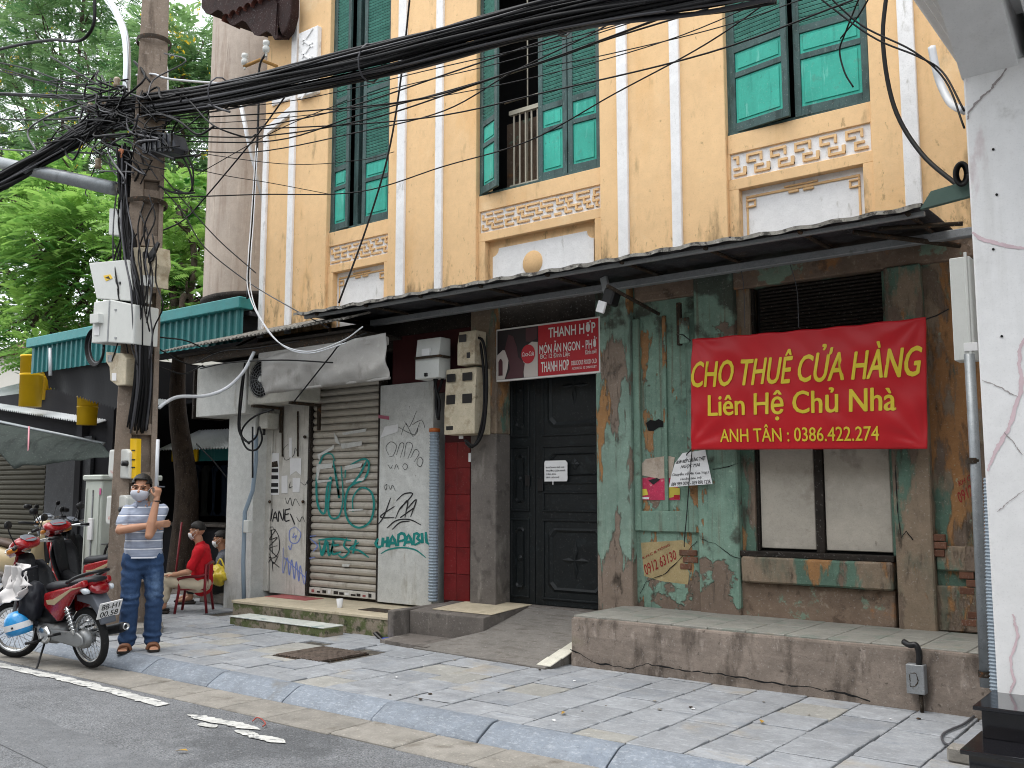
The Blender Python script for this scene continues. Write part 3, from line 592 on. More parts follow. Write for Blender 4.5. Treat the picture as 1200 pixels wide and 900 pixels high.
# doorway ----------------------------------------------------------------
dx0, dx1 = X(583, 600), X(705, 600)
box('door_reveal', dx1, X(710, 600), 8.33, 8.8, 0, 3.69, m_green, H, 0)
box('door_jamb', X(553, 600), dx0, 8.30, 8.8, 0, 2.2, m_block, H, .01, rag=.003)
box('door_jamb', X(553, 450), dx0, 8.30, 8.8, 2.2, 3.69, m_green2, H, .01)
box('door_head', dx0, dx1, 8.36, 8.8, 3.38, 3.69, m_wood, H, .01)
xm = X(627, 600, 8.55)
def doorleaf(a, b):
    z0, z1 = .34, 3.36
    d = box('door_leaf', a, b, 8.55, 8.60, z0, z1, m_door, H, .004)
    w_ = b - a; st = .07 if w_ < .6 else .1
    secs = [(.06, .92), (1.0, 1.22), (1.3, 1.72), (1.82, 2.9)] if w_ > .5 else [(.06, .92), (1.0, 1.72), (1.82, 2.9)]
    for s0, s1 in secs:
        bm = bmesh.new(); x0, x1 = a + st, b - st; t = .022
        for q in ((x0, x1, 8.535, 8.552, z0 + s0, z0 + s0 + t), (x0, x1, 8.535, 8.552, z0 + s1 - t, z0 + s1), (x0, x0 + t, 8.536, 8.552, z0 + s0 + t, z0 + s1 - t), (x1 - t, x1, 8.536, 8.552, z0 + s0 + t, z0 + s1 - t)): bbox(bm, *q)
        bevel(bm, .005, 1); bmfin('door_moulding', bm, m_door, d)
        if s1 - s0 > .3:
            x2, x3, za, zb_ = x0 + .07, x1 - .07, z0 + s0 + .09, z0 + s1 - .09; c = min(.07, (x3 - x2) / 4)
            pts = [(x2 + c, za), (x3 - c, za), (x3, za + c), (x3, zb_ - c), (x3 - c, zb_), (x2 + c, zb_), (x2, zb_ - c), (x2, za + c)]
            pin = [( (x2 + x3) / 2 + (p[0] - (x2 + x3) / 2) * .9, (za + zb_) / 2 + (p[1] - (za + zb_) / 2) * .93) for p in pts]
            V = [(p[0], 8.548, p[1]) for p in pts] + [(p[0], 8.530, p[1]) for p in pin]; n = 8
            V += [((x2 + x3) / 2 + (p[0] - (x2 + x3) / 2) * .82, 8.548, (za + zb_) / 2 + (p[1] - (za + zb_) / 2) * .86) for p in pts]
            Fc = [(i, (i + 1) % n, n + (i + 1) % n, n + i) for i in range(n)] + [(n + i, n + (i + 1) % n, 2 * n + (i + 1) % n, 2 * n + i) for i in range(n)]
            mesh('carved_border', V, Fc, m_door, d)
            cxm, czm = (x2 + x3) / 2, (za + zb_) / 2; V, Fc = [], []
            for j in range(4):
                aa = j * math.pi / 2 + math.pi / 4 * 0; L_ = min((x3 - x2), (zb_ - za)) * (.30 if j % 2 else .26)
                o_ = len(V); dxv, dzv = math.cos(aa), math.sin(aa)
                V += [(cxm, 8.528, czm), (cxm + dxv * L_ * .5 - dzv * .03, 8.545, czm + dzv * L_ * .5 + dxv * .03), (cxm + dxv * L_, 8.548, czm + dzv * L_), (cxm + dxv * L_ * .5 + dzv * .03, 8.545, czm + dzv * L_ * .5 - dxv * .03), (cxm + dxv * L_ * .5, 8.532, czm + dzv * L_ * .5)]
                Fc += [(o_, o_ + 1, o_ + 4), (o_ + 1, o_ + 2, o_ + 4), (o_ + 2, o_ + 3, o_ + 4), (o_ + 3, o_, o_ + 4)]
            mesh('carved_rosette', V, Fc, m_door, d)
    return d
dl = doorleaf(dx0 - .05, xm - .004); d2 = doorleaf(xm + .004, dx1 + .06)
boxes('door_pull', [(xm - .12, xm - .06, 8.525, 8.545, 1.62, 1.74)], m_black, dl); boxes('door_pull', [(xm + .05, xm + .12, 8.525, 8.545, 1.56, 1.70)], m_black, d2)
box('door_sill', dx0 - .04, dx1 + .05, 8.44, 8.62, .0, .335, m_block, H, .006)

# red tiles, hose, white panels and roller shutter -------------------------
rw = box('red_tile_wall', X(519, 600), X(553, 600), 8.36, 8.62, 0, 3.0, m_redd, H, 0)
zz = .33
while zz < 2.0:
    xx = X(519, 600) + .002
    for wd in (.19, .2):
        box('wall_tile', xx, xx + wd - .004, 8.352, 8.364, zz, zz + .296, m_redt, rw, .003); xx += wd
    zz += .30
box('red_shopboard', X(460, 410), X(553, 410), 8.33, 8.40, 2.72, 3.45, m_redd, H, .006)
box('dark_fascia', X(300, 400), X(583, 400), 8.34, 8.62, 3.30, 3.69, m_wood, H, .008, rag=.005)
box('wall_panel', X(445, 600), X(508, 600), 8.31, 8.62, .24, 2.86, m_pan2, H, .004)
sh0, sh1 = X(362, 600), X(442, 600)
sh = box('roller_shutter', sh0, sh1, 8.40, 8.46, .22, 3.3, m_wood, H, 0)
slb = prism('slat', [(8.398, .0), (8.372, .012), (8.360, .038), (8.362, .062), (8.380, .083), (8.398, .088)], 0, sh1 - sh0 - .02, 'x', m_slat, sh)
slb.location = (sh0 + .01, 0, .34)
zz = .34 + .091; 
while zz < 3.25: dup(slb, sh, (sh0 + .01, 0, zz)); zz += .091
box('bottom_bar', sh0 + .005, sh1 - .005, 8.355, 8.4, .255, .335, m_pan, sh, .004)
for i in range(11): xx = sh0 + .06 + i * .105; box('sticker', xx, xx + random.uniform(.04, .085), 8.3505, 8.354, .275, .275 + random.uniform(.02, .045), random.choice([m_ink, m_paper, m_wood, m_redp]), sh, 0)
box('shutter_guide', sh0 - .035, sh0 + .004, 8.32, 8.45, .23, 2.95, m_wood, H, .003); box('shutter_guide', sh1 - .004, sh1 + .03, 8.325, 8.45, .23, 2.95, m_wood, H, .003)
box('wall_panel', X(319, 600), sh0 - .035, 8.32, 8.62, .22, 2.95, m_pan, H, .003)
box('wall_panel', X(301, 600), X(318, 600), 8.305, 8.62, .24, 2.95, m_pan, H, .003, rot=Matrix.Rotation(R(.6), 3, 'Y'))
for u in (331, 349): tube('wall_rod', [at(u, 482, 8.30), at(u, 535, 8.30)], .012, m_rust, H)
for u, v in ((316, 588), (369 - 14, 588), (357, 512)): tube('wall_bolt', [at(u, v, 8.33), at(u, v, 8.27)], .022, m_rust, H)
# corner pier and overhanging boxed beam
cw = box('corner_pier', at(265, 600, 8.1).x, at(296, 600, 8.1).x, 8.1, 8.62, -.05, 2.62, m_pan2, H, .006)
box('boxed_beam', at(230, 470, 7.9).x, at(288, 470, 7.9).x, 7.9, 8.4, 2.60, 3.32, m_pan2, H, .006)
box('beam_edge', at(229, 470, 7.9).x - .03, at(229, 470, 7.9).x, 7.87, 8.38, 2.58, 3.28, m_wood, H, 0)
# ------------------------------------------------------------------ raised fronts before the house
lp = thing('left_shop_step', 'low mossy stone platform with cream top before the roller shutter', 'step', (-8.8, 7.9, 0)); lp.name = 'stone_platform'
box('stone_front', -10.2, -7.42, 7.5, 7.7, -.02, .195, m_moss, lp, .02, rag=.012)
box('platform_top', -10.2, -7.42, 7.49, 8.42, .18, .215, m_topcr, lp, .006)
box('red_strip', -10.2, -9.4, 8.0, 8.3, .2, .219, m_redp, lp, .002)
box('end_kerb', -7.42, -7.32, 7.44, 8.5, -.02, .30, m_block, lp, .01, rag=.004)
box('floor_hatch', -8.2, -7.75, 7.75, 7.98, .2, .221, m_rust, lp, .003)
st = thing('tiled_step', 'small brown step topped with pale green-flecked tiles by the mossy platform', 'step', (-8.8, 7.25, 0))
box('step_body', -9.72, -8.05, 7.12, 7.40, -.02, .085, m_moss, st, .01, rag=.006)
m_tl = surf('pale_glazed_tile', 'cfd3cc', .06, 5, [('7f9a97', 4, .54, .62, {'a': .7})], rough=.4, rnd=.06)
for i in range(8): box('tile', -9.71 + i * .207, -9.71 + i * .207 + .203, 7.11, 7.405, .085, .097, m_tl, st, .003)
bp_ = thing('cement_doorstep', 'dark cement block with pale top leading to the black double door', 'step', (-6.8, 8, 0))
prism('step_block', [(7.67, -.02), (7.67, .285), (8.5, .335), (8.5, -.02)], -7.31, -6.28, 'x', m_block, bp_, .012)
prism('pale_top', [(7.80, .298), (7.80, .303), (8.5, .343), (8.5, .337)], -7.1, -6.28, 'x', m_topcr, bp_)
rp = thing('cement_ramp', 'sloping cement motorbike ramp rising from the pavement to the door', 'ramp', (-5.7, 7.4, 0))
def quad_solid(name, top, mat, parent, z0=-.03):
    n = len(top); V = list(top) + [(p[0], p[1], z0) for p in top]
    Fc = [tuple(range(n)), tuple(range(n, 2 * n))[::-1]] + [(i, n + i, n + (i + 1) % n, (i + 1) % n) for i in range(n)]
    o = mesh(name, V, Fc, mat, parent); bm = bmesh.new(); bm.from_mesh(o.data); bmesh.ops.recalc_face_normals(bm, faces=bm.faces); bm.to_mesh(o.data); bm.free(); return o
quad_solid('ramp_slope', [(-6.75, 7.14, .012), (-5.05, 7.02, .012), (-5.03, 8.46, .328), (-6.275, 8.46, .328), (-6.275, 7.66, .15)], m_ramp, rp)
quad_solid('ramp_apron', [(-7.3, 7.22, .03), (-6.6, 7.15, .03), (-6.3, 7.66, .045), (-7.3, 7.66, .045)], m_block, rp)
m_tw = surf('cream_tile', 'd3d0c2', .05, 6, [('9a9482', 10, .62, .7, {'a': .5})], rough=.45, rnd=.05)
for i in range(4):
    y0 = 7.06 + i * .19; k = (y0 - 7.02) / 1.44 * .316 + .03
    box('edge_tile', -5.17, -5.02, y0, y0 + .18, k, k + .012, m_tw, rp, .003, rot=Matrix.Rotation(R(14), 3, 'X'))
ld = thing('street_ledge', 'long cracked grey-brown cement ledge below the green facade', 'ledge', (-3.1, 7.8, 0))
lo_ = box('ledge_front', -5.0, -1.33, 7.36, 7.9, -.02, .425, m_ledge, ld, .02, 2, rag=.010)
nt_ = 11; tw = (5.0 - 1.34) / nt_
for i in range(nt_):
    for j in range(2): box('ledge_tile', -4.99 + i * tw, -4.99 + (i + 1) * tw - .005, 7.40 + j * .47, 7.40 + (j + 1) * .47 - .005, .41, .44 + random.uniform(-.002, .002), m_tiletop, ld, .004)
crack([(668, 760), (700, 778), (738, 783), (760, 778), (795, 785), (850, 791), (900, 800), (950, 806), (985, 812), (1020, 822)], 7.338, ld, .006)
# ------------------------------------------------------------------ tin awnings
m_under = m_tin
aw = thing('tin_awning', 'long dark tin awning with grey frame above the door and banner', 'awning', (-5.3, 7.8, 3.7))
awx0, awx1 = -8.9, -1.80
n = 70; V, Fc = [], []
for i in range(n + 1):
    x = awx0 + (awx1 - awx0) * i / n; w_ = .012 * math.sin(i * 2.1) + .02 * mnoise.noise(Vector((x * .9, 0, 0)))
    for (y, z) in ((7.30, 3.655), (7.8, 3.665), (8.31, 3.675)): V.append((x, y + (.03 * mnoise.noise(Vector((x * 5, 7, 0))) if y < 7.4 else 0), z + w_ * (1 if y < 8 else .2)))
for i in range(n):
    for j in range(2): Fc.append((i * 3 + j, i * 3 + j + 1, (i + 1) * 3 + j + 1, (i + 1) * 3 + j))
o = mesh('tin_sheet', V, Fc, m_tin, aw, True); md = o.modifiers.new('s', 'SOLIDIFY'); md.thickness = .012
# frayed light edge of the sheet
V, Fc = [], []
for i in range(141):
    x = awx0 + (awx1 - awx0) * i / 140; zz = 3.655 + .012 * math.sin(i * 1.05) * .6 + .02 * mnoise.noise(Vector((x * .9, 0, 0))); h = .018 + .022 * abs(mnoise.noise(Vector((x * 6, 3, 0))))
    V += [(x, 7.285, zz + .012), (x, 7.283, zz - h), (x, 7.42, zz + .03)]
for i in range(140): a = 3 * i; Fc += [(a, a + 1, a + 4, a + 3), (a, a + 3, a + 5, a + 2)]
mesh('frayed_edge', V, Fc, m_tinedge, aw)
for i in range(9):
    x = awx0 + .35 + i * .83; tube('rafter', [(x, 7.32, 3.625), (x, 8.3, 3.64)], .018, m_rust, aw, 6)
box('front_purlin', awx0 + .1, awx1, 7.36, 7.40, 3.60, 3.635, m_steel, aw, .004)
box('rear_beam', -8.35, -1.55, 8.0, 8.08, 3.555, 3.625, m_steel, aw, .006)
tube('brace', [at(712, 335, 7.4), at(772, 368, 8.25)], .018, m_rust, aw); tube('brace', [at(1000, 272, 7.6), at(1125, 288, 8.2)], .022, m_rust, aw); tube('brace', [at(1030, 268, 7.6), at(1128, 262, 7.6)], .018, m_rust, aw)
prism('end_flashing', [(-1.80, 3.62), (-1.40, 3.66), (-1.40, 3.78), (-1.72, 3.74)], 7.25, 7.3, 'y', surf('faded_green_flashing', '4a5f58', .1, 4, rough=.7), aw)
# corrugated roof over the roller shutter
def corrug(name, x0, x1, y0, z0, y1, z1, mat, parent, pitch=.075, amp=.013, per=6, zr=0):
    n = int((x1 - x0) / pitch * per); V, Fc = [], []
    for i in range(n + 1):
        x = x0 + (x1 - x0) * i / n; h = amp * math.sin(2 * math.pi * i / per); V += [(x, y0, z0 + h + zr * i / n), (x, y1, z1 + h + zr * i / n)]
    for i in range(n): Fc.append((2 * i, 2 * i + 1, 2 * i + 3, 2 * i + 2))
    o = mesh(name, V, Fc, mat, parent, True); md = o.modifiers.new('s', 'SOLIDIFY'); md.thickness = .006; return o
la = thing('corrugated_awning', 'grey corrugated sheet awning over the roller shutter shop front', 'awning', (-10, 7.8, 3.5))
corrug('corrugated_sheet', -11.75, -8.05, 7.35, 3.47, 8.35, 3.80, m_tinedge, la, zr=.05)
box('soffit', -11.6, -8.1, 7.5, 8.3, 3.40, 3.43, m_wood, la, 0)
box('awning_beam', -11.5, -8.1, 7.55, 7.62, 3.30, 3.40, m_rust, la, .004)
tube('awning_strut', [at(236, 425, 7.7), at(300, 395, 8.2)], .014, m_rust, la); tube('awning_strut', [at(385, 380, 7.6), at(390, 405, 7.6)], .02, m_rust, la)
# grey tarpaulin hung in front
tp = thing('hanging_tarpaulin', 'creased grey tarpaulin hanging above the graffitied roller shutter', 'tarpaulin', (-8.6, 7.5, 2.8))
def cloth(name, TL, TR, BL, BR, mat, parent, nx=40, ny=14, amp=.03, fx=9, seed=0, belly=.05):
    V, Fc = [], []
    TL, TR, BL, BR = map(Vector, (TL, TR, BL, BR)); nrm = (TR - TL).cross(BL - TL).normalized()
    for j in range(ny + 1):
        for i in range(nx + 1):
            u, v = i / nx, j / ny; p = TL.lerp(TR, u).lerp(BL.lerp(BR, u), v)
            d = amp * (.25 + v) * mnoise.noise(Vector((u * fx + v * fx * .35, v * 2, seed))) + amp * .12 * mnoise.noise(Vector((u * fx * 2.2 - v * 4, v * 3, seed + 5))) + belly * math.sin(v * math.pi)
            V.append(p + nrm * d)
    for j in range(ny):
        for i in range(nx): a = j * (nx + 1) + i; Fc.append((a, a + 1, a + nx + 2, a + nx + 1))
    o = mesh(name, V, Fc, mat, parent, True); md = o.modifiers.new('s', 'SOLIDIFY'); md.thickness = .004; return o
cloth('cloth', at(306, 418, 7.5), at(452, 390, 7.5), at(312, 462, 7.5), at(457, 444, 7.5), m_tarp, tp, amp=.07, fx=6, belly=-.03)
tube('hem_rod', [at(312, 460, 7.51), at(457, 443, 7.51)], .016, m_tarp, tp)
box('cloth_roll', at(306, 412, 7.55).x, at(452, 392, 7.55).x, 7.5, 7.62, 3.2, 3.30, m_tarp, tp, .03, 3, smooth=True)

# ------------------------------------------------------------------ right-hand neighbour: white pillar, balcony, granite steps
nb = thing('white_neighbour_building', 'white plastered pillar and balcony of the house at the right edge', 'house', (-.4, 6.5, 0))
box('pillar', -1.30, .9, 6.45, 8.6, -.1, 4.25, m_white, nb, .012)
box('side_wall', -1.29, .9, 8.6, 16, 0, 8, m_white, nb, 0)
box('upper_wall', -1.28, 3, 7.5, 8.6, 4.25, 8, m_white, nb, 0)
prism('balcony_bracket', [(6.45, 4.20), (5.72, 4.62), (5.72, 4.72), (7.5, 4.72), (7.5, 4.20)], -1.31, -.98, 'x', m_white, nb, .006)
prism('balcony_bracket', [(6.45, 4.34), (5.60, 4.66), (5.60, 4.72), (7.5, 4.72), (7.5, 4.34)], -.90, .9, 'x', m_white, nb, .006)
for k_ in range(2): box('balcony_moulding', -1.47 + .06 * k_, 3, 5.40 + .07 * k_, 7.5, 4.70 - .045 * k_, 4.75 - .045 * k_, m_white, nb, .008)
box('balcony_slab', -1.55, 3, 5.3, 7.5, 4.75, 4.95, m_white, nb, .02)
for k_ in range(3): box('balcony_moulding', -1.55 - .03 * k_, 3, 5.3 - .05 * k_, 7.5, 4.95 + .055 * k_, 5.0 + .055 * k_, m_white, nb, .008)
box('soffit_beam', -1.34, 3, 6.1, 6.5, 4.55, 4.75, m_white, nb, .01)
m_crk = plain('pillar_crack_line', '8d8685', .9); m_pnk = surf('pinkish_filler', 'c8b3b8', .06, 6, rough=.8)
def wallmark(pts, w, y, mat, parent, name):
    V, Fc = [], []; ribbon(V, Fc, pts, w, lambda q: at(q.x + 2.2 * mnoise.noise(Vector((q.x * .12, q.y * .12, 0))) + 1.2 * mnoise.noise(Vector((q.x * .5, q.y * .5, 3))), q.y + 1.0 * mnoise.noise(Vector((q.x * .4, q.y * .4, 7))), y), 14); return mesh(name, V, Fc, mat, parent)
wallmark([(1139, 272), (1150, 280), (1165, 284), (1180, 288), (1200, 291)], 2.2, 6.447, m_pnk, nb, 'filled_crack')
wallmark([(1200, 395), (1194, 420), (1197, 450), (1186, 490), (1178, 510), (1166, 530), (1157, 552)], 2.4, 6.447, m_pnk, nb, 'filled_crack')
wallmark([(1150, 445), (1170, 453), (1192, 465)], .5, 6.446, m_crk, nb, 'hair_crack'); wallmark([(1177, 507), (1185, 515), (1197, 533)], .5, 6.446, m_crk, nb, 'hair_crack')
wallmark([(1187, 720), (1192, 745), (1185, 775), (1188, 800), (1183, 812)], 1.8, 6.447, m_pnk, nb, 'filled_crack'); wallmark([(1180, 80), (1160, 105), (1140, 125), (1133, 140)], 1.3, 6.446, m_crk, nb, 'hair_crack')
wallmark([(1200, 575), (1180, 590), (1168, 600)], .4, 6.446, m_crk, nb, 'hair_crack')
for u, v in ((1164, 175), (1168, 228), (1164, 292), (1174, 394)): lathe('nail_hole', [(0, 6.443), (.008, 6.443), (.008, 6.449)], m_dark, nb, 8, 'y', (at(u, v, 6.446).x, 0, at(u, v, 6.446).z))
gs = thing('granite_steps', 'two polished black granite steps at the foot of the white pillar', 'steps', (-.6, 6.0, 0))
box('riser', -1.31, 1.2, 5.72, 6.5, -.02, .155, m_granite, gs, .002); box('tread', -1.345, 1.2, 5.68, 6.2, .155, .18, m_granite, gs, .006, 2)
box('riser', -1.30, 1.2, 6.02, 6.52, .18, .335, m_granite, gs, .002); box('tread', -1.335, 1.2, 5.97, 6.53, .335, .36, m_granite, gs, .006, 2)
# pipes beside the pillar
dp = thing('drain_pipe', 'grey stained drain pipe standing beside the white pillar', 'pipe', (-1.6, 7.25, 0))
tube('pipe', [at(1155, 805, 7.25), at(1146, 600, 7.25), at(1136, 415, 7.25)], .036, m_galv, dp, 12)
for v_, u_ in ((540, 1141), (790, 1154)): q = at(u_, v_, 7.25); lathe('pipe_clip', [(.042, q.z - .02), (.044, q.z), (.042, q.z + .02)], m_rust, dp, 12, 'z', (q.x, q.y, 0))
hp = [at(1160, 560, 6.9), at(1163, 690, 6.9), at(1168, 810, 6.85)]
def hose(name, P, r, mat, parent, pitch=.022):
    P = [Vector(p) for p in P]; S = []; L = sum((b - a).length for a, b in zip(P, P[1:])); n = int(L / pitch) * 2
    for i in range(n + 1):
        d = L * i / n; k = 0
        while k < len(P) - 2 and d > (P[k + 1] - P[k]).length: d -= (P[k + 1] - P[k]).length; k += 1
        S.append(P[k].lerp(P[k + 1], d / max(1e-6, (P[k + 1] - P[k]).length)))
    cnt = [0]
    V, Fc = tubev(S, r, 10, lambda t: r * (1 if int(round(t * n)) % 2 else .80)); return mesh(name, V, Fc, mat, parent, False)
h1 = hose('corrugated_hose', hp, .042, m_hoseb, None); setp(h1, 'pale blue ribbed conduit squeezed against the white pillar', 'conduit')
h2 = hose('corrugated_hose', [(X(512.5, 600) , 8.27, .31), (X(512.5, 600), 8.27, 2.26)], .062, m_hoseb, None, .034); setp(h2, 'blue-grey ribbed conduit between the grey panel and red tiles', 'conduit')
tr = thing('cable_trunking', 'long white metal cable trunking box hung beside the white pillar', 'box', (-1.7, 7.3, 2.6))
a_, b_ = at(1112, 303, 7.3), at(1143, 421, 7.3)
box('trunking_body', a_.x, b_.x, 7.3, 7.46, b_.z, a_.z, m_box, tr, .006)
box('trunking_lid', a_.x + .1, a_.x + .12, 7.29, 7.31, b_.z + .02, a_.z + .03, m_box, tr, .003); box('trunking_tape', a_.x + .07, a_.x + .16, 7.288, 7.3, b_.z + .06, b_.z + .12, m_paper, tr, .002)
mb = thing('ledge_junction_box', 'small grey metal junction box fixed on the cement ledge front', 'box', (-2, 7.3, .2)); a_, b_ = at(1061, 778, 7.27), at(1084, 815, 7.27)
box('box_body', a_.x, b_.x, 7.27, 7.35, b_.z, a_.z, m_steel, mb, .004); m_st2 = m_rust
wallmark([(1066, 789), (1072, 789), (1076, 797), (1072, 804), (1067, 803), (1066, 789)], .5, 7.268, m_rust, mb, 'pressed_mark')
tube('box_conduit', [at(1059, 752, 7.33), at(1066, 756, 7.3), at(1073, 756, 7.3), at(1077, 765, 7.3), at(1077, 779, 7.3)], .022, m_black, mb, 8, 5); tube('box_conduit', [at(1079, 814, 7.3), at(1081, 836, 7.3)], .014, m_rust, mb)

# ------------------------------------------------------------------ rounded tower behind the corner, eave hood
tw_ = thing('round_concrete_tower', 'stained pinkish-grey round tower rising behind the yellow house corner', 'tower', (-13.1, 10.3, 4.4))
ctr = (-13.3, 10.3)
lathe('tower_shaft', [(1.06, 4.75), (1.06, 16)], m_tower, tw_, 48, 'z', (ctr[0], ctr[1], 0))
lathe('tower_base_cone', [(.55, 4.45), (.92, 4.55), (1.10, 4.72), (1.10, 4.78), (1.06, 4.80)], m_wood, tw_, 48, 'z', (ctr[0], ctr[1], 0))
box('tower_pier', ctr[0] - .4, ctr[0] + .4, 10.2, 11, 0, 4.5, m_wood, tw_, 0)
V_ = [at(283, 125, 8.9), at(290, 160, 8.9), at(309, 235, 8.9)]
setp(tube('white_downpipe', V_, .035, m_cablew, None, 10), 'slanting white pipe between the round tower and yellow wall', 'pipe')
ev = thing('eave_hood', 'dark carved timber eave hood jutting from the top left corner', 'eave', (-11.5, 8.2, 7))
ex = at(232, 5, 7.7).x; ex1 = at(337, 20, 7.7).x
n = 18; pts = []
for i in range(n + 1):
    t = i / n; u = 236 + (322 - 236) * t; v = 8 + 38 * t + 6 * math.sin(t * 19); pts.append((u, v))
V, Fc = [], []
for i, (u, v) in enumerate(pts):
    a = at(u, v, 8.0); yb = 8.25 if a.x > -10.95 else 9.2; V += [tuple(a), (a.x, 8.02, a.z + .55), (a.x, yb, a.z + .1), (a.x, yb, a.z + .6)]
for i in range(n): a = 4 * i; Fc += [(a, a + 4, a + 5, a + 1), (a, a + 2, a + 6, a + 4), (a + 1, a + 5, a + 7, a + 3)]
o = mesh('scalloped_fascia', V, Fc, m_roof, ev); md = o.modifiers.new('s', 'SOLIDIFY'); md.thickness = .05
a = at(322, 46, 8.0); b = at(338, 25, 8.05)
for i in range(6):
    t = i / 5; p = at(246 + 70 * t, 8 + 34 * t, 8.05); box('eave_rafter', p.x - .04, p.x + .04, 8.04, 8.24 if p.x > -11 else 9.1, p.z + .05, p.z + .14, m_roof, ev, .006)
prism('carved_corbel', [(b.x - .32, b.z + .5), (b.x + .05, b.z + .5), (b.x + .05, b.z + .1), (b.x - .03, b.z - .1), (b.x - .14, b.z - .16), (b.x - .22, b.z - .02), (b.x - .3, b.z + .1)], 8.05, 8.2, 'y', m_roof, ev, .03)
for i in range(7): x = a.x - 1.1 + i * .17; lathe('roof_tile', [(.085, 7.95), (.085, 8.28)], m_tile, ev, 10, 'y', (x, 0, a.z + .62), arc=math.pi)

# ------------------------------------------------------------------ teal canopy and the shops to the left
tc = thing('teal_canopy', 'teal ribbed sheet-metal canopy between the yellow house and concrete pole', 'canopy', (-13.8, 8.2, 4))
def ribbed(name, x0, x1, y, z0, z1, mat, parent, pitch=.16):
    V, Fc = [], []; x = x0; P = []
    while x < x1: P += [(x, 0), (x + pitch * .62, 0), (x + pitch * .7, -.03), (x + pitch * .92, -.03)]; x += pitch
    P = [p for p in P if p[0] <= x1] + [(x1, 0)]
    for px, d in P: V += [(px, y + d, z0(px)), (px, y + d, z1(px))]
    for i in range(len(P) - 1): Fc.append((2 * i, 2 * i + 2, 2 * i + 3, 2 * i + 1))
    return mesh(name, V, Fc, mat, parent)
zt_ = lambda x: 4.20
ribbed('fascia_sheet', -16.9, -10.9, 8.05, lambda x: 3.62, lambda x: 4.12, m_teal, tc)
box('top_flashing', -16.95, -10.88, 7.96, 8.2, 4.08, 4.24, m_teal2, tc, .01)
V, Fc = [], []; nv = 66
for i in range(nv + 1):
    t = i / nv; x = -16.6 + 2.9 * t; zb = 3.34 - .62 * t + (.05 if i % 2 else 0); d = .05 * mnoise.noise(Vector((x * 1.5, 0, 0))); V += [(x, 8.12, 3.66), (x, 8.2 + d, (3.66 + zb) / 2), (x, 8.22 + d * 2, zb)]
for i in range(nv): a = 3 * i; Fc += [(a, a + 1, a + 4, a + 3), (a + 1, a + 2, a + 5, a + 4)]
o = mesh('black_valance', V, Fc, surf('black_tarpaulin', '1e1f22', .1, 3, rough=.7), tc, True)
box('canopy_roof', -16.9, -10.9, 8.15, 10.0, 4.0, 4.06, m_tin, tc, 0)
tube('canopy_post', [at(59, 408, 8.0), at(59, 440, 8.0)], .03, m_cablew, tc)
# open shop in the shade under the canopy
al = thing('alley_shop', 'dark open clothes shop under the teal canopy with hanging dark jackets', 'shop', (-14, 12, 0))
m_dkw = surf('shade_dark_wall', '26262a', .2, 1, rough=.9); m_blu = plain('dark_blue_cloth', '1c2a3d', .9); m_olv = plain('dark_olive_cloth', '2a2c2a', .9)  # near-black wall colour: the shop's deep shade is put into it
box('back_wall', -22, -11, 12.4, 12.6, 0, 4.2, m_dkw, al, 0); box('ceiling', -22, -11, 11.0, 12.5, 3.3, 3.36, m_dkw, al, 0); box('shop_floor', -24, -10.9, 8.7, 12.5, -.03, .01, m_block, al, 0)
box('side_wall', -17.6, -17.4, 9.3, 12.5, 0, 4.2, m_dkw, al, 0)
m_wcor = surf('white_corrugated_sheet', 'bfc3c6', .05, 3, rough=.4)
def tilt_corr(name, A, B, D, mat, parent, pitch=.09, amp=.02):
    A, B, D = Vector(A), Vector(B), Vector(D); L = (B - A).length; n = int(L / pitch * 5); V, Fc = [], []
    for i in range(n + 1):
        p = A.lerp(B, i / n); h = Vector((0, 0, amp * math.sin(i / 5 * 2 * math.pi))); V += [p + h, p + D + h]
    for i in range(n): Fc.append((2 * i, 2 * i + 1, 2 * i + 3, 2 * i + 2))
    return mesh(name, V, Fc, mat, parent, True)
tilt_corr('white_awning', at(186, 527, 10.6), at(272, 525, 10.6), (0, .9, .42), m_wcor, al)
for i, u in enumerate((198, 208, 219, 232, 244, 255, 264)):
    p = at(u, 545, 11.6); q = at(u, 605, 11.6); w_ = .2
    prism('hanging_jacket', [(p.x - .06, p.z), (p.x + .06, p.z), (p.x + .24, p.z - .14), (p.x + .27, q.z + .1), (p.x + .18, q.z), (p.x - .18, q.z), (p.x - .27, q.z + .1), (p.x - .24, p.z - .14)], 11.55, 11.68, 'y', (m_blu, m_olv, m_blu)[i % 3], al, .03)
box('sign_strip', at(205, 540, 10.9).x, at(268, 540, 10.9).x, 10.9, 10.93, at(220, 541, 10.9).z, at(220, 527, 10.9).z, m_teal, al, 0)
for u0, u1 in ((201, 208), (219, 231)): box('yellow_sign', at(u0, 535, 10.85).x, at(u1, 535, 10.85).x, 10.85, 10.88, at(u0, 541, 10.85).z, at(u0, 524, 10.85).z, m_yellow, al, 0)
box('grey_counter', at(190, 660, 10.2).x, at(262, 660, 10.2).x, 10.2, 10.8, 0, .95, m_dkw, al, .01); box('counter_top', at(190, 650, 10.1).x, at(262, 650, 10.1).x, 10.1, 10.8, .95, 1.0, m_block, al, .01)
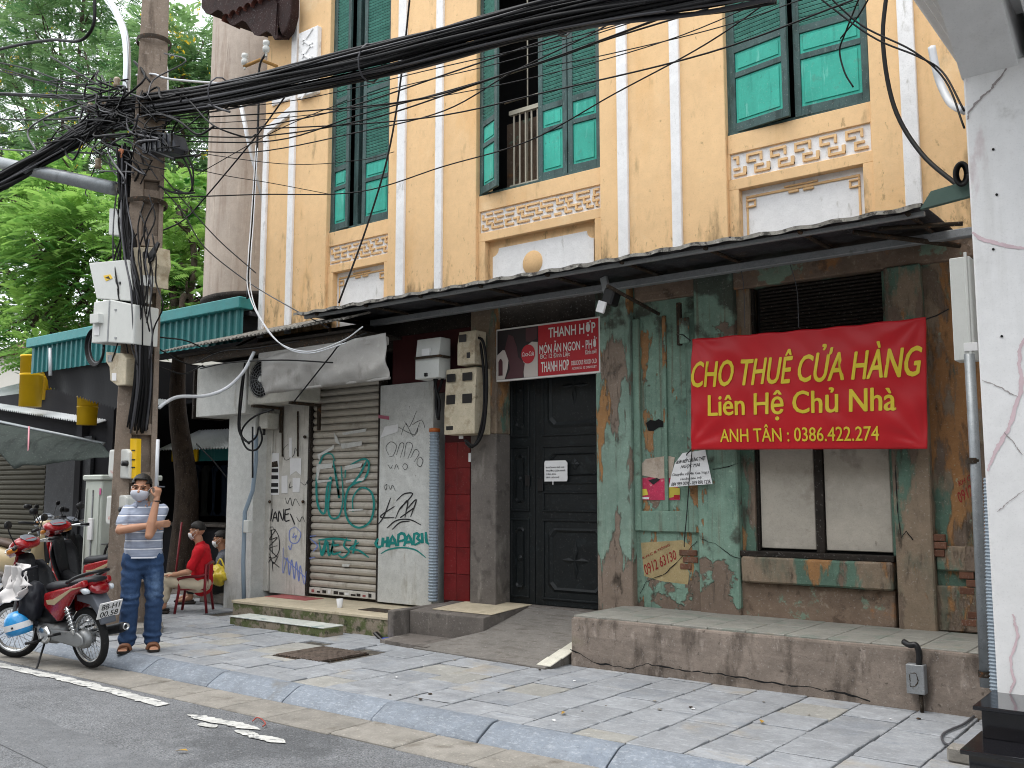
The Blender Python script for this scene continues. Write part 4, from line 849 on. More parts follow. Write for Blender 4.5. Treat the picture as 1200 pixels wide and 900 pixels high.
# far-left shop front
fs = thing('shuttered_shop', 'dim shop front with olive roller shutter under the torn tarpaulin at far left', 'shop', (-17, 9.3, 0))
m_ols = surf('olive_shutter', '454236', .1, 2, rough=.7); m_gyp = surf('grey_shop_panel', '47494d', .08, 2, [('33363a', 3, .55, .7, {'a': .5})], rough=.7)
box('shop_wall', -30, at(128, 600, 9.45).x, 9.45, 9.6, 0, 3.6, m_dkw, fs, 0)
x0_, x1_ = at(-60, 600, 9.3).x, at(46, 600, 9.3).x
s_ = box('roller_shutter', x0_, x1_, 9.4, 9.44, 0, 2.5, m_ols, fs, 0)
sl0 = prism('slat', [(9.395, 0), (9.37, .03), (9.37, .07), (9.395, .098)], x0_, x1_, 'x', m_ols, s_)
for i in range(1, 24): dup(sl0, s_, (0, 0, i * .1))
box('grey_panel', at(48, 600, 9.3).x, at(100, 600, 9.3).x, 9.35, 9.42, 0, 2.6, m_gyp, fs, .005)
tp2 = thing('torn_tarpaulin', 'sagging green-grey tarpaulin awning over the far left shop', 'tarpaulin', (-16.5, 8.3, 2.2))
cloth('cloth', at(-40, 488, 9.0), at(118, 520, 8.8), at(16, 549, 8.2), at(131, 534, 8.2), m_tarp2, tp2, amp=.08, fx=5, seed=4, belly=-.08)
tube('awning_rail', [at(-30, 488, 9.0), at(122, 520, 8.8)], .03, m_galv, tp2)
tubes('tie_cord', [([at(34, 500, 8.5), at(33, 540, 8.3)], .015)], plain('pink_cord', 'c98a94', .8), tp2)
rf = thing('lean_to_roof', 'pale corrugated lean-to roof above the torn tarpaulin', 'roof', (-18, 9.6, 3))
tilt_corr('roof_sheet', at(-60, 470, 9.2), at(110, 497, 9.2), (0, 1.6, .55), m_wcor, rf)
def bucket(u0, u1, v0, v1, y, lab):
    a, b = at(u0, v0, y), at(u1, v1, y); t = thing('yellow_tub', lab, 'tub', ((a.x + b.x) / 2, y, b.z), 0)
    w_ = (b.x - a.x) / 2 * .56; h = a.z - b.z
    lathe('tub_body', [(0, 0), (w_ * .9, 0), (w_ * .97, h * .96), (w_, h * .96), (w_, h), (w_ * .93, h), (w_ * .86, .03), (0, .03)], m_yellow, t, 20); lathe('tub_band', [(w_ * .955, h * .60), (w_ * .985, h * .62), (w_ * .96, h * .64)], m_yellow, t, 20); return t
bucket(27, 47, 419, 475, 9.0, 'larger yellow plastic tub standing on the lean-to roof at left'); bucket(46, 60, 428, 468, 9.5, 'yellow plastic tub half behind the larger yellow tub'); bucket(92, 113, 466, 497, 8.7, 'yellow plastic tub under the dark canopy valance')
# ------------------------------------------------------------------ banner, signs, papers
m_ban = surf('red_vinyl', 'b8141f', .05, 2, rough=.42, spec=.4, bump=.04, bs=8)
m_bly = plain('yellow_print', 'd9c234', .5)
bn = thing('rental_banner', 'red vinyl banner with yellow rental lettering tied across the window', 'banner', (-3.1, 8.0, 2))
BY = 8.08
bTL, bTR, bBL, bBR = at(809.5, 397, BY), at(1085, 372, BY), at(810.5, 527, BY), at(1087, 526, BY)
def bsurf(u, v, off=0):
    p = bTL.lerp(bTR, u).lerp(bBL.lerp(bBR, u), v)
    d = .022 * mnoise.noise(Vector((u * 5 + v * 2, v * 2.2, 3))) + .010 * mnoise.noise(Vector((u * 13 - v * 6, v * 3, 8))) + sum(.014 * math.sin(math.atan2(v - cv + .02, (u - cu) * 2 + .02) * 11) * math.exp(-math.hypot((u - cu) * 2, v - cv) * 3.2) * min(1, math.hypot((u - cu) * 2, v - cv) * 4) for cu, cv in ((0, 0), (1, 0), (0, 1), (1, 1))) + .03 * math.exp(-((u) ** 2 + v ** 2) * 90) - .02 * math.sin(math.pi * u) * math.sin(math.pi * v)
    p.z += -.012 * math.sin(math.pi * u) * (1 - v) + .004 * math.sin(u * 40) * (1 - v)
    return p + Vector((0, d - off, 0))
nx, ny = 130, 56; V = [bsurf(i / nx, j / ny) for j in range(ny + 1) for i in range(nx + 1)]
Fc = [(j * (nx + 1) + i, (j + 1) * (nx + 1) + i, (j + 1) * (nx + 1) + i + 1, j * (nx + 1) + i + 1) for j in range(ny) for i in range(nx)]
cl = mesh('banner_sheet', V, Fc, m_ban, bn, True); md = cl.modifiers.new('s', 'SOLIDIFY'); md.thickness = .002; md.offset = 1
def btext(s, u0, u1, v0, v1, shear=0, bold=.02):
    o = text('banner_lettering', s, 0, 1, 0, 1, 0, m_bly, None, shear, bold)
    bm = bmesh.new(); bm.from_mesh(o.data)
    bmesh.ops.triangulate(bm, faces=bm.faces)
    for _ in range(2):
        ed = [e for e in bm.edges if abs(e.verts[0].co.x - e.verts[1].co.x) > .03]
        if ed: bmesh.ops.subdivide_edges(bm, edges=ed, cuts=1)
    for vv in bm.verts: vv.co = bsurf(u0 + (u1 - u0) * vv.co.x, v1 + (v0 - v1) * vv.co.z, .008 - vv.co.y)
    bm.to_mesh(o.data); bm.free(); return adopt(o, bn)
btext('CHO THUÊ CỬA HÀNG', .005, .985, .135, .445, .25, .030)
btext('Liên Hệ Chủ Nhà', .085, .885, .50, .755, 0, .026)
btext('ANH TÂN : 0386.422.274', .14, .82, .79, .935, 0, .016)
for P in ([at(809, 399, BY), at(800, 392, 8.2), at(793, 392, 8.3)], [at(1085, 374, BY), at(1097, 370, 8.2), at(1112, 362, 8.2)], [at(811, 526, BY), at(805, 532, 8.2), at(803, 540, 8.3)]): tube('tie_cord', P, .006, m_black, bn, 5)
for u, v0, v1 in ((871, 300, 385), (934, 310, 384)): tube('hanging_cord', [at(u - 8, v0, 8.0), at(u, v0 + 30, 8.05), at(u + 2, v1, BY)], .004, m_cable2, bn, 5, 4)
sb = thing('food_stall_sign', 'red and white noodle shop sign with drink advert above the black door', 'sign', (-5.9, 8.3, 2.8))
SY = 8.28
c0, c1 = at(583, 416, SY), at(701, 407, SY); x0, x1 = at(583, 410, SY).x, at(701.5, 410, SY).x; z1 = at(642, 380.5, SY).z; z0 = at(642, 440, SY).z
m_sgr = plain('sign_red', 'a81824', .45); m_sgw = plain('sign_white', 'd8d6d2', .45); m_sgp = plain('advert_brown', '4a2a30', .5); m_sgk = plain('advert_dark', '221c20', .5); m_sgb = plain('advert_pale', 'b9b0aa', .5); m_sgr2 = plain('advert_red', 'b01c2c', .4)
box('sign_frame', x0 - .02, x1 + .02, SY + .002, SY + .05, z0 - .02, z1 + .02, m_sgw, sb, .004)
W_, Hh = x1 - x0, z1 - z0; xs = x0 + W_ * .425
box('sign_red_face', xs, x1, SY - .004, SY + .004, z0, z1, m_sgr, sb, 0); box('advert_face', x0, xs - .001, SY - .004, SY + .004, z0, z1, m_sgk, sb, 0)
def flat(name, pts, y, mat, parent): return mesh(name, [(p[0], y, p[1]) for p in pts], [tuple(range(len(pts)))], mat, parent)
def N(a, b): return (x0 + W_ * a, z0 + Hh * b)
flat('advert_print', [N(.0, 0), N(.08, 0), N(.11, .2), N(.13, .55), N(.06, .6), N(0, .5)], SY - .006, m_sgb, sb)
flat('advert_print', [N(.09, 0), N(.27, 0), N(.29, .28), N(.22, .42), N(.21, .62), N(.17, .85), N(.12, .9), N(.08, .6), N(.12, .38), N(.14, .2)], SY - .0075, m_sgp, sb)
flat('advert_print', [N(.28, 0), N(.42, 0), N(.42, .68), N(.36, .7), N(.30, .62), N(.27, .4)], SY - .006, m_sgb, sb)
flat('advert_print', [N(.30, .72), N(.34, .7), N(.41, .75), N(.42, .98), N(.30, .98)], SY - .0075, m_sgp, sb)
flat('advert_print', [N(.015, .08), N(.06, .08), N(.06, .36), N(.045, .42), N(.03, .42), N(.015, .36)], SY - .0085, m_sgp, sb)
rr = .095; flat('advert_disc', [(x0 + W_ * .325 + rr * math.cos(q * math.pi / 12), z0 + Hh * .46 + rr * 1.1 * math.sin(q * math.pi / 12)) for q in range(24)], SY - .009, m_sgr2, sb)
text('sign_lettering', 'Coca-Cola', x0 + W_ * .325 - .08, x0 + W_ * .325 + .08, z0 + Hh * .42, z0 + Hh * .51, SY - .011, m_sgw, sb, .3, .01)
def T(s, a0, a1, b0, b1, bold=.02, sh=0, m=None): text('sign_lettering', s, x0 + W_ * a0, x0 + W_ * a1, z0 + Hh * b0, z0 + Hh * b1, SY - .008, m or m_sgw, sb, sh, bold)
T('THANH HỢP', .53, .975, .68, .97, .03); T('MÓN ĂN NGON - PHỞ', .44, .985, .435, .665, .026); T('ĐC: 12 Đinh Liệt', .445, .735, .31, .43, .006); T('Kính mời', .88, .985, .33, .43, .006, .2)
T('THANH HOP', .455, .725, .07, .27, .035); T('DELICIOUS FOOD OLD', .75, .985, .15, .235, .02); T('ADDRESS: 12 DINH LIET', .755, .985, .065, .11, .006)
pp = thing('door_notice', 'small white printed notice taped to the black door', 'notice', (-5.7, 8.5, 1.9)); q0, q1 = at(638, 540, 8.52), at(665, 564, 8.52); c = .025
prism('paper', [(q0.x, q1.z), (q1.x - .01, q1.z), (q1.x, q1.z + .02), (q1.x, q0.z - c), (q1.x - c, q0.z), (q0.x + .01, q0.z), (q0.x, q0.z - .02)], 8.518, 8.522, 'y', m_paper, pp)
pw, ph = q1.x - q0.x, q0.z - q1.z
for i, (s, e) in enumerate((('KHÔNG ĐỂ XE', .88), ('TRƯỚC CỬA NHÀ', .92), ('CẢM ƠN', .5), ('SĐT LIÊN HỆ', .66))): text('notice_lettering', s, q0.x + pw * .08, q0.x + pw * e, q0.z - ph * (.36 + .165 * i), q0.z - ph * (.26 + .165 * i), 8.515, m_ink, pp, 0, .01)
tube('string', [at(648, 564, 8.515), at(648, 568, 8.51)], .006, m_paper, pp)
# torn poster on the green panel
po = thing('torn_poster', 'torn pink and cream poster pasted on the flaking green panel', 'poster', (-4.6, 8.36, 1.7)); PY = 8.371
m_cr = surf('aged_paper', 'bfb0a0', .1, 6, [('8d7a66', 7, .55, .68, {'a': .5})], rough=.9); m_pk = surf('pink_poster_print', 'c63a5c', .15, 6, [('e7b7b0', 9, .6, .68, {'a': .6}), ('7d1f2e', 5, .6, .68, {'a': .7})], rough=.6); m_yg = plain('poster_yellow', 'c9b84a', .6)
P = lambda l: [(at(u, v, PY).x, at(u, v, PY).z) for u, v in l]
flat('poster_sheet', P([(749, 560), (776, 559), (786, 558), (797, 575), (797, 586), (750, 586)][::1]), PY - .002, m_pk, po)
flat('torn_top', P([(748, 548), (757, 538), (783, 534), (791, 536), (789, 548), (786, 560), (772, 561), (752, 557)]), PY - .004, m_cr, po)
flat('poster_mark', P([(751, 573), (758, 573), (760, 580), (752, 581)]), PY - .005, m_yg, po); flat('poster_mark', P([(781, 570), (797, 572), (797, 580), (780, 585)]), PY - .005, m_yg, po); flat('poster_mark', P([(760, 563), (770, 560), (774, 562), (766, 568)]), PY - .006, m_sgk, po); flat('poster_mark', P([(752, 582.5), (761, 582.5), (761, 585), (752, 585)]), PY - .006, m_paper, po)
flat('poster_mark', P([(790, 580), (796, 580), (796, 584.5), (790, 584.5)]), PY - .006, m_sgr, po)
flat('damp_spot', P([(757, 496), (762, 492), (768, 493), (772, 491), (778, 494), (779, 500), (772, 501), (766, 505), (760, 505)]), PY - .002, m_dark, house)
wn = thing('relocation_notice', 'white printed relocation notice hanging from a cord under the banner', 'notice', (-4.2, 8.2, 1.8)); WY = 8.22
cr_ = [(800, 531), (826.5, 527), (835, 567), (784, 571), (787, 556), (791, 543)]
wv = [at(u, v, WY) for u, v in cr_]
o = mesh('paper', wv, [tuple(range(6))], m_paper, wn); md = o.modifiers.new('s', 'SOLIDIFY'); md.thickness = .003
def wtext(s, A, B, C_, D, bold):   # quad corners TL TR BL BR in photo px
    A, B, C_, D = [at(p[0], p[1], WY - .004) for p in (A, B, C_, D)]
    o = text('notice_lettering', s, 0, 1, 0, 1, 0, m_ink, None, 0, bold)
    for vv in o.data.vertices: vv.co = A.lerp(B, vv.co.x).lerp(C_.lerp(D, vv.co.x), 1 - vv.co.z) + Vector((0, vv.co.y, 0))
    adopt(o, wn)
wtext('BÚN NẾP CHƯNG THỊT', (795, 537.5), (826.5, 532), (791, 545), (827, 540), .04); wtext('NGỌC MAI', (799, 545), (820, 542), (797, 550), (820, 547.5), .03)
wtext('Chuyển về 46 Gia Ngư', (788, 554), (830, 551), (786.5, 559), (831, 555.5), .008); wtext('Hoặc liên hệ', (798, 560), (822, 558), (797, 563.5), (822, 561.5), .008); wtext('084 989 0096 - 039 890 1238', (787.5, 565.5), (832, 562), (786.5, 569.5), (833, 566.5), .015)
setp(tube('dangling_twine', [at(811, 528, 8.2), at(808, 560, 8.19), at(805, 600, 8.25), at(802, 634, 8.3), at(802, 641, 8.3)], .005, m_black, None, 5, 5), 'thin black cord dangling from the banner corner over the notice', 'cord')
# stencilled phone numbers
def stencil(lines, parent, y):
    for s, A, B, C_, D in lines:
        A, B, C_, D = [at(p[0], p[1], y) for p in (A, B, C_, D)]
        o = text('stencilled_number', s, 0, 1, 0, 1, 0, m_inkr, None, 0, .012)
        for vv in o.data.vertices: vv.co = A.lerp(B, vv.co.x).lerp(C_.lerp(D, vv.co.x), 1 - vv.co.z) + Vector((0, vv.co.y, 0))
        adopt(o, parent)
m_cream = surf('cream_stencil_patch', 'a9976f', .1, 4, [('7d7456', 5, .55, .7, {'a': .5}), ('c0b18c', 9, .6, .7, {'a': .5})], rough=.9)
pz = [at(u, v, 8.3735) for u, v in ((751, 636), (800, 633), (810, 640), (800, 655), (808, 672), (806, 685), (775, 681), (755, 675))]
mesh('cream_patch', pz, [tuple(range(len(pz)))], m_cream, house)
stencil([('K.H.C B TÔNG', (752.5, 652), (784.5, 636), (753.5, 655.5), (785, 639.5)), ('0912 63130', (754, 662), (791, 644), (757, 674), (793, 655))], house, 8.3705)
stencil([('KH C B', (1123, 564), (1142, 553), (1124, 570), (1143, 559)), ('0912 63', (1121, 578), (1149, 560), (1125, 590), (1151, 573))], house, 8.381)

# ------------------------------------------------------------------ graffiti on the shutter and panels
GP = 8.30; L_ = house
def Sx(z): return z
sc_l = lambda pts: [(290 + x / 4.2875, 490 + y / 4.2857) for x, y in pts]     # measured on an enlarged detail
strokes('graffiti_tag', [sc_l(p) for p in ([(95, 465), (115, 515), (125, 455)], [(125, 520), (140, 470), (150, 520)], [(128, 500), (150, 500)], [(155, 520), (158, 465), (178, 515), (182, 455)], [(190, 460), (188, 515), (212, 512)], [(190, 485), (208, 480)], [(188, 462), (214, 455)], [(215, 480), (228, 510), (238, 535)])], .75, 8.3165, m_spk, L_, 3)
strokes('graffiti_tag', [sc_l(p) for p in ([(125, 545), (95, 560), (88, 620), (100, 690), (135, 700), (160, 660), (155, 590), (125, 545)], [(105, 570), (140, 560), (110, 610), (150, 600), (105, 650), (150, 640)], [(120, 560), (125, 680)], [(110, 680), (130, 730), (155, 690)], [(95, 740), (120, 710), (128, 770)], [(125, 720), (160, 750)], [(95, 640), (150, 700)])], .5, 8.3155, m_spk, L_)
strokes('graffiti_tag', [sc_l(p) for p in ([(240, 545), (212, 565), (215, 620), (250, 625), (268, 580), (240, 545)], [(235, 575), (228, 600), (245, 590), (238, 610)], [(225, 625), (215, 660), (205, 640)], [(180, 650), (178, 780), (200, 700), (210, 790), (222, 710), (235, 810), (245, 720), (258, 820), (265, 740), (285, 835), (295, 770)], [(185, 700), (290, 800)])], .55, 8.316, m_spb, L_)
strokes('graffiti_tag', [sc_l(p) for p in ([(205, 130), (180, 160), (190, 210), (230, 190), (240, 150), (250, 170)], [(190, 400), (200, 430), (215, 400), (225, 440), (240, 405), (262, 440)], [(245, 495), (262, 520), (275, 495), (290, 525)], [(30, 680), (55, 720), (20, 760), (45, 770), (60, 710), (25, 700)], [(265, 320), (290, 335), (310, 290), (300, 330), (325, 310)], [(215, 320), (210, 350), (230, 340)])], .35, 8.3155, m_spk, L_)
SHY = 8.352
strokes('graffiti_tag', [sc_l(p) for p in ([(440, 215), (420, 180), (380, 190), (350, 280), (348, 400), (365, 465), (390, 470), (400, 350), (420, 300), (405, 440), (420, 500), (460, 490), (480, 400), (470, 240)], [(430, 210), (450, 330), (460, 400), (440, 250)], [(490, 300), (500, 250), (580, 205), (610, 230), (590, 300), (510, 350), (490, 450), (510, 520), (560, 550), (615, 520), (635, 440), (620, 370), (570, 350), (530, 400), (530, 470)], [(600, 210), (560, 290), (500, 360)])], 1.25, SHY, m_spg, L_)
strokes('graffiti_tag', [sc_l(p) for p in ([(355, 612), (440, 605), (520, 615)], [(395, 610), (370, 690)], [(430, 610), (425, 680), (470, 672)], [(428, 640), (460, 636)], [(500, 600), (485, 640), (510, 670), (480, 700), (455, 685)], [(545, 610), (530, 680)], [(560, 625), (515, 655), (560, 665), (610, 700)], [(360, 620), (375, 690), (400, 620), (410, 690), (435, 620)])], 1.2, SHY, m_spg, L_)
strokes('graffiti_tag', [sc_l(p) for p in ([(345, 590), (300, 600), (285, 650), (300, 700), (340, 700)], [(310, 600), (350, 640), (330, 670)])], .7, SHY, m_spb, L_)
sc_r = lambda pts: [(280 + x / 4.5, 520 + y / 4.5) for x, y in pts]
PYR = 8.3065
strokes('graffiti_tag', [sc_r(p) for p in ([(735, 500), (720, 525), (735, 545), (750, 540)], [(760, 495), (755, 545)], [(785, 490), (780, 545)], [(755, 520), (785, 515)], [(790, 545), (810, 485), (830, 540)], [(798, 525), (825, 522)], [(840, 540), (842, 480), (870, 475), (875, 505), (842, 515)], [(870, 540), (895, 480), (915, 535)], [(880, 520), (912, 516)], [(922, 535), (925, 475), (950, 480), (940, 500), (958, 515), (925, 535)], [(965, 470), (968, 525)], [(985, 465), (990, 520), (1015, 525)])], 1.7, PYR, m_spg, L_, 2)
strokes('graffiti_tag', [sc_r([(748, 580), (790, 558), (860, 548), (930, 560), (985, 600)])], .9, PYR, m_spg, L_)
strokes('graffiti_tag', [sc_r(p) for p in ([(800, 285), (765, 380), (735, 425)], [(820, 330), (745, 385), (820, 390)], [(830, 300), (870, 265), (915, 262), (890, 300), (850, 340), (825, 395)], [(850, 345), (890, 300), (875, 390)], [(880, 350), (935, 295), (905, 385)], [(850, 390), (920, 340)], [(780, 445), (830, 405), (900, 400), (960, 428)], [(808, 452), (850, 415), (900, 408)])], .75, PYR - .001, m_spk, L_)
strokes('graffiti_tag', [sc_r(p) for p in ([(790, 60), (775, 20), (800, -10), (830, 10), (815, 60), (790, 70)], [(830, 60), (850, 0), (870, 5), (850, 75)], [(870, 70), (885, -5), (915, 10), (890, 80)], [(905, 75), (930, 30), (950, 50), (925, 95)], [(940, 85), (955, 70), (970, 90), (958, 120), (940, 110), (940, 85)], [(785, 110), (800, 130), (810, 112)], [(820, 135), (830, 110), (842, 135)], [(862, 120), (875, 105), (890, 120), (876, 138), (862, 120)], [(765, 225), (780, 215), (775, 245), (765, 225)], [(790, 220), (800, 240), (810, 218), (825, 250)])], .32, PYR, m_spk, L_)
strokes('graffiti_tag', [[(474, 494), (480, 500), (488, 482)], [(470, 510), (476, 496), (484, 512), (492, 495)], [(466, 500), (486, 510), (490, 500)], [(483, 498), (494, 492), (498, 502)]], .3, PYR, m_spk, L_, 2)
# papers and peeled stickers
def sticker(lab, px, y, mat, lines=0):
    V = [at(u, v, y) for u, v in px]; o = mesh('paper_sticker', V, [tuple(range(len(V)))], mat, house); md = o.modifiers.new('s', 'SOLIDIFY'); md.thickness = .002; return o
sticker('', [(314.5, 531), (327, 531), (327, 580), (314, 580)], 8.3165, m_paper)
for v0 in (549, 557, 566, 573): sticker('', [(316, v0), (326, v0), (326, v0 + 4.5), (316, v0 + 4.5)], 8.3150, m_ink)
sticker('', [(316, 542), (325, 540), (326, 547), (317, 548)], 8.3145, m_rust)
sticker('', [(330, 558), (337, 557), (337, 578), (330, 578)], 8.3165, m_paper); sticker('', [(340, 537), (353, 537), (353, 557), (347, 552), (340, 557)], 8.3160, m_paper); sticker('', [(343, 560), (352, 560), (351, 577), (343, 577)], 8.3165, m_paper); sticker('', [(339, 513), (342, 513), (342, 537), (339, 535)], 8.3158, m_paper)
for px in ([(372, 533), (388, 524), (392, 520), (391, 526), (376, 534), (374, 540)], [(391, 506), (395, 512), (399, 522), (393, 518)], [(399, 520), (424, 517), (424, 522), (401, 526)], [(401, 507), (430, 502), (428, 506), (402, 510)], [(371, 544), (390, 543), (389, 548), (375, 550), (373, 562), (371, 562)], [(404, 546), (425, 542), (423, 547), (405, 551)], [(405, 563), (428, 559), (426, 563), (406, 566)], [(371, 563), (388, 562), (388, 564), (372, 566)], [(408, 597), (425, 596), (425, 598), (409, 599)], [(401, 661), (410, 661), (409, 664), (401, 664)]): sticker('', px, SHY + .001, m_pan2)
m_pks = plain('pink_sticker', 'a05468', .6)
sticker('', [(443.5, 486), (456, 488), (456, 492), (443.5, 490)], 8.305, m_pks); sticker('', [(451, 500), (467, 497), (466, 506), (446, 513)], 8.305, m_paper)

# ------------------------------------------------------------------ meter boxes, air conditioner, lamp, small fittings
def meterbox(name, lab, u0, u1, v0, v1, y, mat, wins=(), depth=.16, slope=.45, cat='meter box'):
    a, b = at(u0, v0, y), at(u1, v1, y); t = thing(name, lab, cat, ((a.x + b.x) / 2, y + depth, b.z)); h = a.z - b.z
    prism('box_body', [(y + .03, a.z), (y + depth, a.z), (y + depth, b.z), (y, b.z), (y, a.z - h * slope)], a.x, b.x, 'x', mat, t, .008)
    for i, (c0, c1, d0, d1) in enumerate(wins): boxes('window', [(a.x + (b.x - a.x) * c0, a.x + (b.x - a.x) * c1, y - .004 + .0, y + .01, b.z + h * d0, b.z + h * d1)], m_black, t, .002)
    return t
t = meterbox('meter_box', 'grey metal meter box strapped below the awning beside the tarpaulin', 487, 514, 398, 442, 7.95, m_box, (), .2, .5); q = at(500, 415, 7.95)
box('paper_label', q.x - .06, q.x + .06, 7.93, 7.96, q.z - .02, q.z + .06, m_paper, t, 0); box('strap', at(486, 419, 7.93).x, at(516, 419, 7.93).x, 7.92, 8.1, q.z - .05, q.z - .025, m_rust, t, 0); q = at(499, 438, 7.94); box('latch', q.x - .02, q.x + .02, 7.93, 7.955, q.z - .03, q.z + .01, m_black, t, .003)
t = meterbox('meter_box', 'small cream meter box above the large stained meter box', 536, 556, 389, 426, 7.98, m_box2, ((.1, .5, .68, .9), (.55, .75, .18, .35)), .2, .4)
t = meterbox('meter_box', 'large stained cream meter box with dark windows left of the door', 521, 556, 433, 508, 8.02, m_box2, ((.07, .35, .80, .92), (.60, .9, .80, .92), (.07, .35, .46, .6), (.60, .9, .46, .6), (.07, .3, .07, .13)), .28, .62)
q = at(540, 512, 8.1); setp(box('hanging_tag', q.x - .03, q.x + .03, 8.1, 8.11, q.z - .02, q.z + .015, m_paper, None, .002), 'tiny white tag hanging below the large stained meter box', 'tag'); q = at(551, 536, 8.34); box('paper_label', q.x - .03, q.x + .03, 8.345, 8.351, q.z - .05, q.z + .05, m_paper, rw, 0)
for i, P in enumerate(([(556, 395), (566, 400), (570, 430), (570, 470), (566, 505), (556, 522), (545, 516)], [(556, 398), (563, 404), (567, 440), (567, 480), (561, 512), (553, 524), (546, 519)], [(508, 440), (511, 455), (511, 475), (513, 490)], [(520, 435), (517, 450), (512, 465), (514, 492)], [(515, 438), (510, 452), (515, 470), (514, 490)])):
    setp(tube('meter_cable', [at(u, v, 8.05 + .03 * (i % 2)) for u, v in P], .016, m_cable, None, 6, 5), ('thick black cable looping around the large stained meter box' if i < 2 else 'black cable dropping from the meter box into the ribbed conduit'), 'cable', 'cables looped at the large meter box' if i < 2 else 'cables dropping into the ribbed conduit')
setp(lathe('conduit_cap', [(.03, 2.25), (.066, 2.25), (.066, 2.29), (0, 2.30)], plain('orange_plastic', 'b0602c', .5), None, 16, 'z', (X(512.5, 600), 8.27, 0)), 'orange plastic cap on top of the ribbed conduit', 'cap')
ac = thing('air_conditioner', 'dusty outdoor air conditioner half hidden behind the grey tarpaulin', 'air conditioner', (-9.9, 8.1, 2.6))
ax0, ax1 = at(291, 450, 7.86).x, at(352, 450, 7.86).x; zb_ = at(300, 474, 7.86).z; za_ = zb_ + .62; m_acb = surf('dusty_enamel', 'b6b4aa', .06, 2, [('7d7a70', 3, .56, .7, {'a': .5})], rough=.5)
box('casing', ax0, ax1, 7.86, 8.2, zb_, za_, m_acb, ac, .02, 2)
fc = (ax0 + .27, 0, zb_ + .33)
lathe('fan_recess', [(0, 7.858), (.235, 7.858)], m_dark, ac, 32, 'y', fc)
for rr_ in (.07, .115, .16, .20, .24): lathe('grille_ring', [(rr_, 7.852), (rr_ + .008, 7.848), (rr_, 7.844)], m_steel, ac, 32, 'y', fc)
for i in range(20): aa = i * math.pi / 10; tube('grille_spoke', [(fc[0] + .04 * math.cos(aa), 7.85, fc[2] + .04 * math.sin(aa)), (fc[0] + .24 * math.cos(aa), 7.85, fc[2] + .24 * math.sin(aa))], .004, m_steel, ac, 4)
lathe('fan_hub', [(0, 7.842), (.04, 7.842), (.045, 7.85)], m_box, ac, 16, 'y', fc)
for xx in (ax0 + .15, ax1 - .15): boxes('bracket', [(xx, xx + .04, 7.8, 8.31, zb_ - .04, zb_ - .005), (xx, xx + .04, 8.27, 8.31, zb_ - .35, zb_ - .04)], m_rust, ac, .002)
fl = thing('flood_lamp', 'small black floodlight with pale bracket under the awning corner', 'lamp', (-5.3, 7.6, 3.2)); q = at(716, 350, 7.6)
box('lamp_head', q.x - .05, q.x + .07, 7.52, 7.66, q.z - .07, q.z + .09, m_black, fl, .015, rot=Matrix.Rotation(R(20), 3, 'Y')); box('lamp_bracket', at(709, 335, 7.6).x - .03, at(709, 335, 7.6).x + .04, 7.58, 7.62, q.z + .06, q.z + .22, m_steel, fl, .004, rot=Matrix.Rotation(R(-14), 3, 'Y')); q2 = at(707, 361, 7.55); box('lamp_face', q2.x - .045, q2.x + .045, 7.5, 7.53, q2.z - .05, q2.z + .06, m_paper, fl, .006, rot=Matrix.Rotation(R(20), 3, 'Y'))
wf = thing('wall_fixture', 'dark rusted metal strap and green plate at the banner corner', 'bracket', (-4.3, 8.3, 2.9)); q = at(796, 360, 8.28); box('strap', q.x - .02, q.x + .02, 8.25, 8.30, at(796, 405, 8.28).z, at(796, 355, 8.28).z, m_rust, wf, .004); q = at(803, 387, 8.27); box('plate', q.x - .05, q.x + .05, 8.24, 8.27, q.z - .13, q.z + .12, m_green, wf, .005)
dpp = thing('pvc_conduit', 'blue-grey plastic conduit running down the white corner pier', 'pipe', (-10.3, 7.85, 0))
tube('conduit_pipe', [at(286, 712, 7.87), at(285, 660, 7.87), at(287, 600, 7.87), at(296, 575, 7.9), at(300, 540, 7.9), at(300, 510, 7.9)], .028, m_pvc, dpp, 10); q = at(290, 617, 7.85); box('conduit_box', q.x - .05, q.x + .05, 7.82, 7.9, q.z - .08, q.z + .08, m_box, dpp, .006)
for i, P in enumerate(([(287, 425), (283, 450), (280, 480), (280, 505), (290, 518), (300, 512), (303, 500)], [(287, 430), (284, 460), (281, 500), (288, 524), (300, 527), (307, 515), (304, 500)], [(320, 480), (300, 487), (287, 498), (283, 510), (292, 520)], [(296, 500), (296, 530), (296, 560)])): setp(tube('loose_cable', [at(u, v, 7.78) for u, v in P], .013, m_cable, None, 6, 6), 'black cable looping in coils down the white corner pier', 'cable', 'cables coiled at the corner pier')
boxt = thing('wall_socket', 'small grey junction box under the air conditioner', 'box', (-10.2, 8.2, 2.3)); q = at(309, 492, 8.1); box('box_body', q.x - .1, q.x + .08, 8.1, 8.3, q.z - .12, q.z + .1, m_acb, boxt, .01); tube('box_outlet', [(q.x - .05, 8.15, q.z - .12), (q.x - .05, 8.15, q.z - .2)], .02, m_black, boxt)
